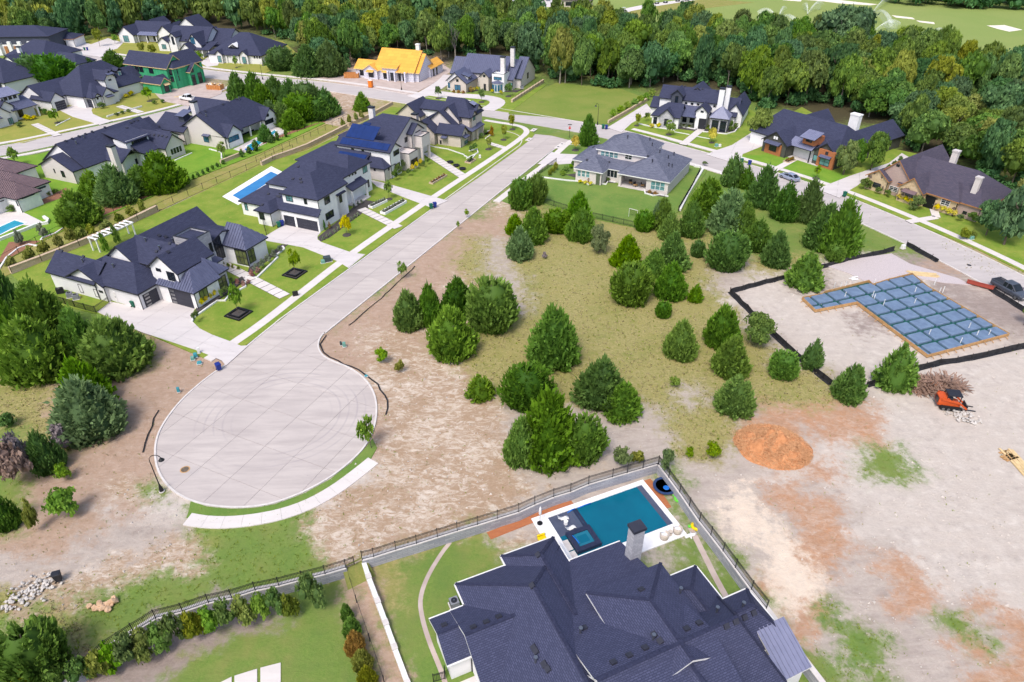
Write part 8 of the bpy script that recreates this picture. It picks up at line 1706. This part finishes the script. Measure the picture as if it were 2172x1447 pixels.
planks(1955,582,along((1935,580),(1978,584)),10,4.5,'lumber','loose pale boards above the foundation form'); planks(2162,985,along((2140,965),(2172,1000)),10,4.8,'lumber','pale boards at the right edge of the dirt plot'); planks(2138,966,along((2130,970),(2160,962)),8,1.6,'wood_form','short wooden offcuts beside the right edge boards'); planks(385,205,along((370,206),(410,200)),10,4,'lumber','lumber stack before the green sheathed house'); planks(1811,590,.2,4,1.2,'trim_white','white sheet scraps beside the form',.03)
# raised planter boxes on the stucco lawn, solar house beds
def planter(p0, p1, w, label, mat, h=.5, pl=8, veg='leaf_sage'):
    a, b = G(*p0), G(*p1); c = (a+b)/2; L = (b-a).length; e = empty('raised_planter',(c.x,c.y,.09),math.atan2(b.y-a.y,b.x-a.x)); tag(e,label,'planter'); m = MB(); m.box(-L/2,-w/2,0,L/2,-w/2+.15,h); m.box(-L/2,w/2-.15,0,L/2,w/2,h); m.box(-L/2,-w/2+.152,0,-L/2+.15,w/2-.152,h); m.box(L/2-.15,-w/2+.152,0,L/2,w/2-.152,h); m.build('box',mat,e); MB().box(-L/2+.15,-w/2+.15,0,L/2-.15,w/2-.15,h*.8).build('soil','bed_mulch',e)
    for i in range(pl): o = link(bpy.data.objects.new('plant',SHR[veg]),e); o.location = (-L/2+L*(i+.5)/pl,rnd.uniform(-.12,.12)*w,h*.75); o.scale = (w*.3,w*.3,w*.5)
planter((812,456),(858,430),1.3,'lower white raised planter on the stucco house lawn','stucco_white'); planter((786,443),(818,428),1.2,'upper white raised planter on the stucco house lawn','stucco_white'); planter((914,392),(945,374),1.0,'stone-edged flower planter on the solar house lawn','stone_ashlar',.35,6,'leaf_rust'); planter((992,348),(1004,340),1.6,'stone raised bed at the edge of the corner house lawn','stone_ashlar',.35,3,'leaf_shrub'); planter((1665,346),(1682,340),1.4,'stone ring bed left of the brick house walk','stone_ashlar',.25,4,'leaf_rust')
for x, y in ((955,347),(968,354),(981,361)): f = G(x,y); o = MB().lathe([(.55,0),(.8,.35),(.7,.36),(.5,.2)],14).build('bowl_planter','black_metal',loc=(f.x,f.y,.12),smooth=True); tag(o,'black bowl planter in the row beside the solar house walk','planter','black bowl planters')
# football goal, kitchen group on the patio
e = empty('football_goal',G(1342,462,.09),math.radians(-35)); tag(e,'small football goal with dark net on the grey hip-roof lawn','goal')
for x in (-.9,.9): MB().bar((x,0,0),(x,0,1.7),.06).build('upright','trim_white',e)
MB().bar((-.9,0,1.7),(.9,0,1.7),.06).build('crossbar','trim_white',e); m = MB()
for k in range(13): m.bar((-.9+.15*k,0,1.7),(-.9+.15*k,.9,0),.012)
for k in range(9): m.bar((-.9,.1*k,1.7-.19*k),(.9,.1*k,1.7-.19*k),.012)
o = m.build('net','black_metal',e); o['kind'] = 'stuff'
h23 = lambda x, y: (lambda o, a: Vector((o.x+x*math.cos(a)-y*math.sin(a), o.y+x*math.sin(a)+y*math.cos(a), .15)))(G(1415,417), math.radians(-28.5))
for i, (x, y) in enumerate([(-9,2.4),(-7.6,1.6),(-6.2,2.2)]):
    e = empty('patio_chair',h23(x,y),.6*i); tag(e,('left','middle','right')[i]+' dark patio chair under the grey hip roof','chair','patio chairs'); MB().box(-.35,-.35,.35,.35,.35,.5).build('seat','wood_form',e); MB().box(-.35,.28,.502,.35,.36,1.0).build('backrest','trim_dark',e)
    for sx in (-.3,.3):
        for sy in (-.3,.3): MB().bar((sx,sy,0),(sx,sy,.35),.05).build('leg','trim_dark',e)
# ------------------------------------------------------------------ golf sprinklers
m, nt, n, l, b = nodes('spray'); tr = N(nt,'ShaderNodeBsdfTransparent'); df = N(nt,'ShaderNodeBsdfDiffuse'); df.inputs[0].default_value = (.95,.97,1,1); mx = N(nt,'ShaderNodeMixShader'); nz = ramp(nt, noise(nt, coord(nt,'World'), .6, 3), .2, .8); l.new(math_(nt,'MULTIPLY_ADD',nz,.22,.06), mx.inputs[0]); l.new(tr.outputs[0],mx.inputs[1]); l.new(df.outputs[0],mx.inputs[2]); l.new(mx.outputs[0],n['Material Output'].inputs[0])
def sprinkler(px, py, jets, label):
    f = G(px,py); e = empty('sprinkler',(f.x,f.y,.05)); tag(e,label,'sprinkler','golf course sprinklers'); MB().lathe([(.12,0),(.1,.3),(.05,.45)],8).build('head','trim_dark',e)
    for (tx_,ty_,H_) in jets:
        t = G(tx_,ty_)-f; pts_ = []; rad = []
        for k in range(13): s = k/12; pts_.append((t.x*s,t.y*s,.4+4*H_*s*(1-s*.85))); rad.append(.12+.9*s)
        MB().tube(pts_,rad,8,False).build('water_jet','spray',e,smooth=True)
        m = MB(); prev = None
        for k in range(13):
            s = k/12; z = .4+4*H_*s*(1-s*.85); a, b_ = Vector((t.x*s,t.y*s,z)), Vector((t.x*s,t.y*s,max(0,z-1.2-H_*1.0*s)))
            if prev: m.add([prev[0],a,b_,prev[1]],[(0,1,2,3)])
            prev = (a,b_)
        m.build('spray_veil','spray',e)
sprinkler(1648,44,[(1606,40,3.2),(1690,66,3.2),(1662,28,2.4)],'sprinkler with three white water arcs left of the tall tree'); sprinkler(1712,32,[(1704,20,2.2),(1740,20,3)],'sprinkler throwing a white V of water beyond the wood'); sprinkler(1846,34,[(1905,-6,4),(1886,68,4)],'sprinkler with the longest white jets right of the tall tree'); sprinkler(1856,66,[(1902,62,2.5)],'low sprinkler arc at the wood edge by the tall tree'); sprinkler(1955,92,[(1995,80,2.8)],'sprinkler arc right of the bunkers')
# clubhouse roof beyond the wood
h = House('brown-roofed club building beyond the wood by the car park', (1215,14), 0); h.wing(-8,-3,10,9, 3.2, 'x', .5, (1,1), roof='shingle_taupe', wall='wall_cream'); h.winm(-2.6,'-y',-4,.6,4,2.4,4)
print('objects', len(bpy.data.objects), 'tris', sum(len(m.polygons) for m in bpy.data.meshes))
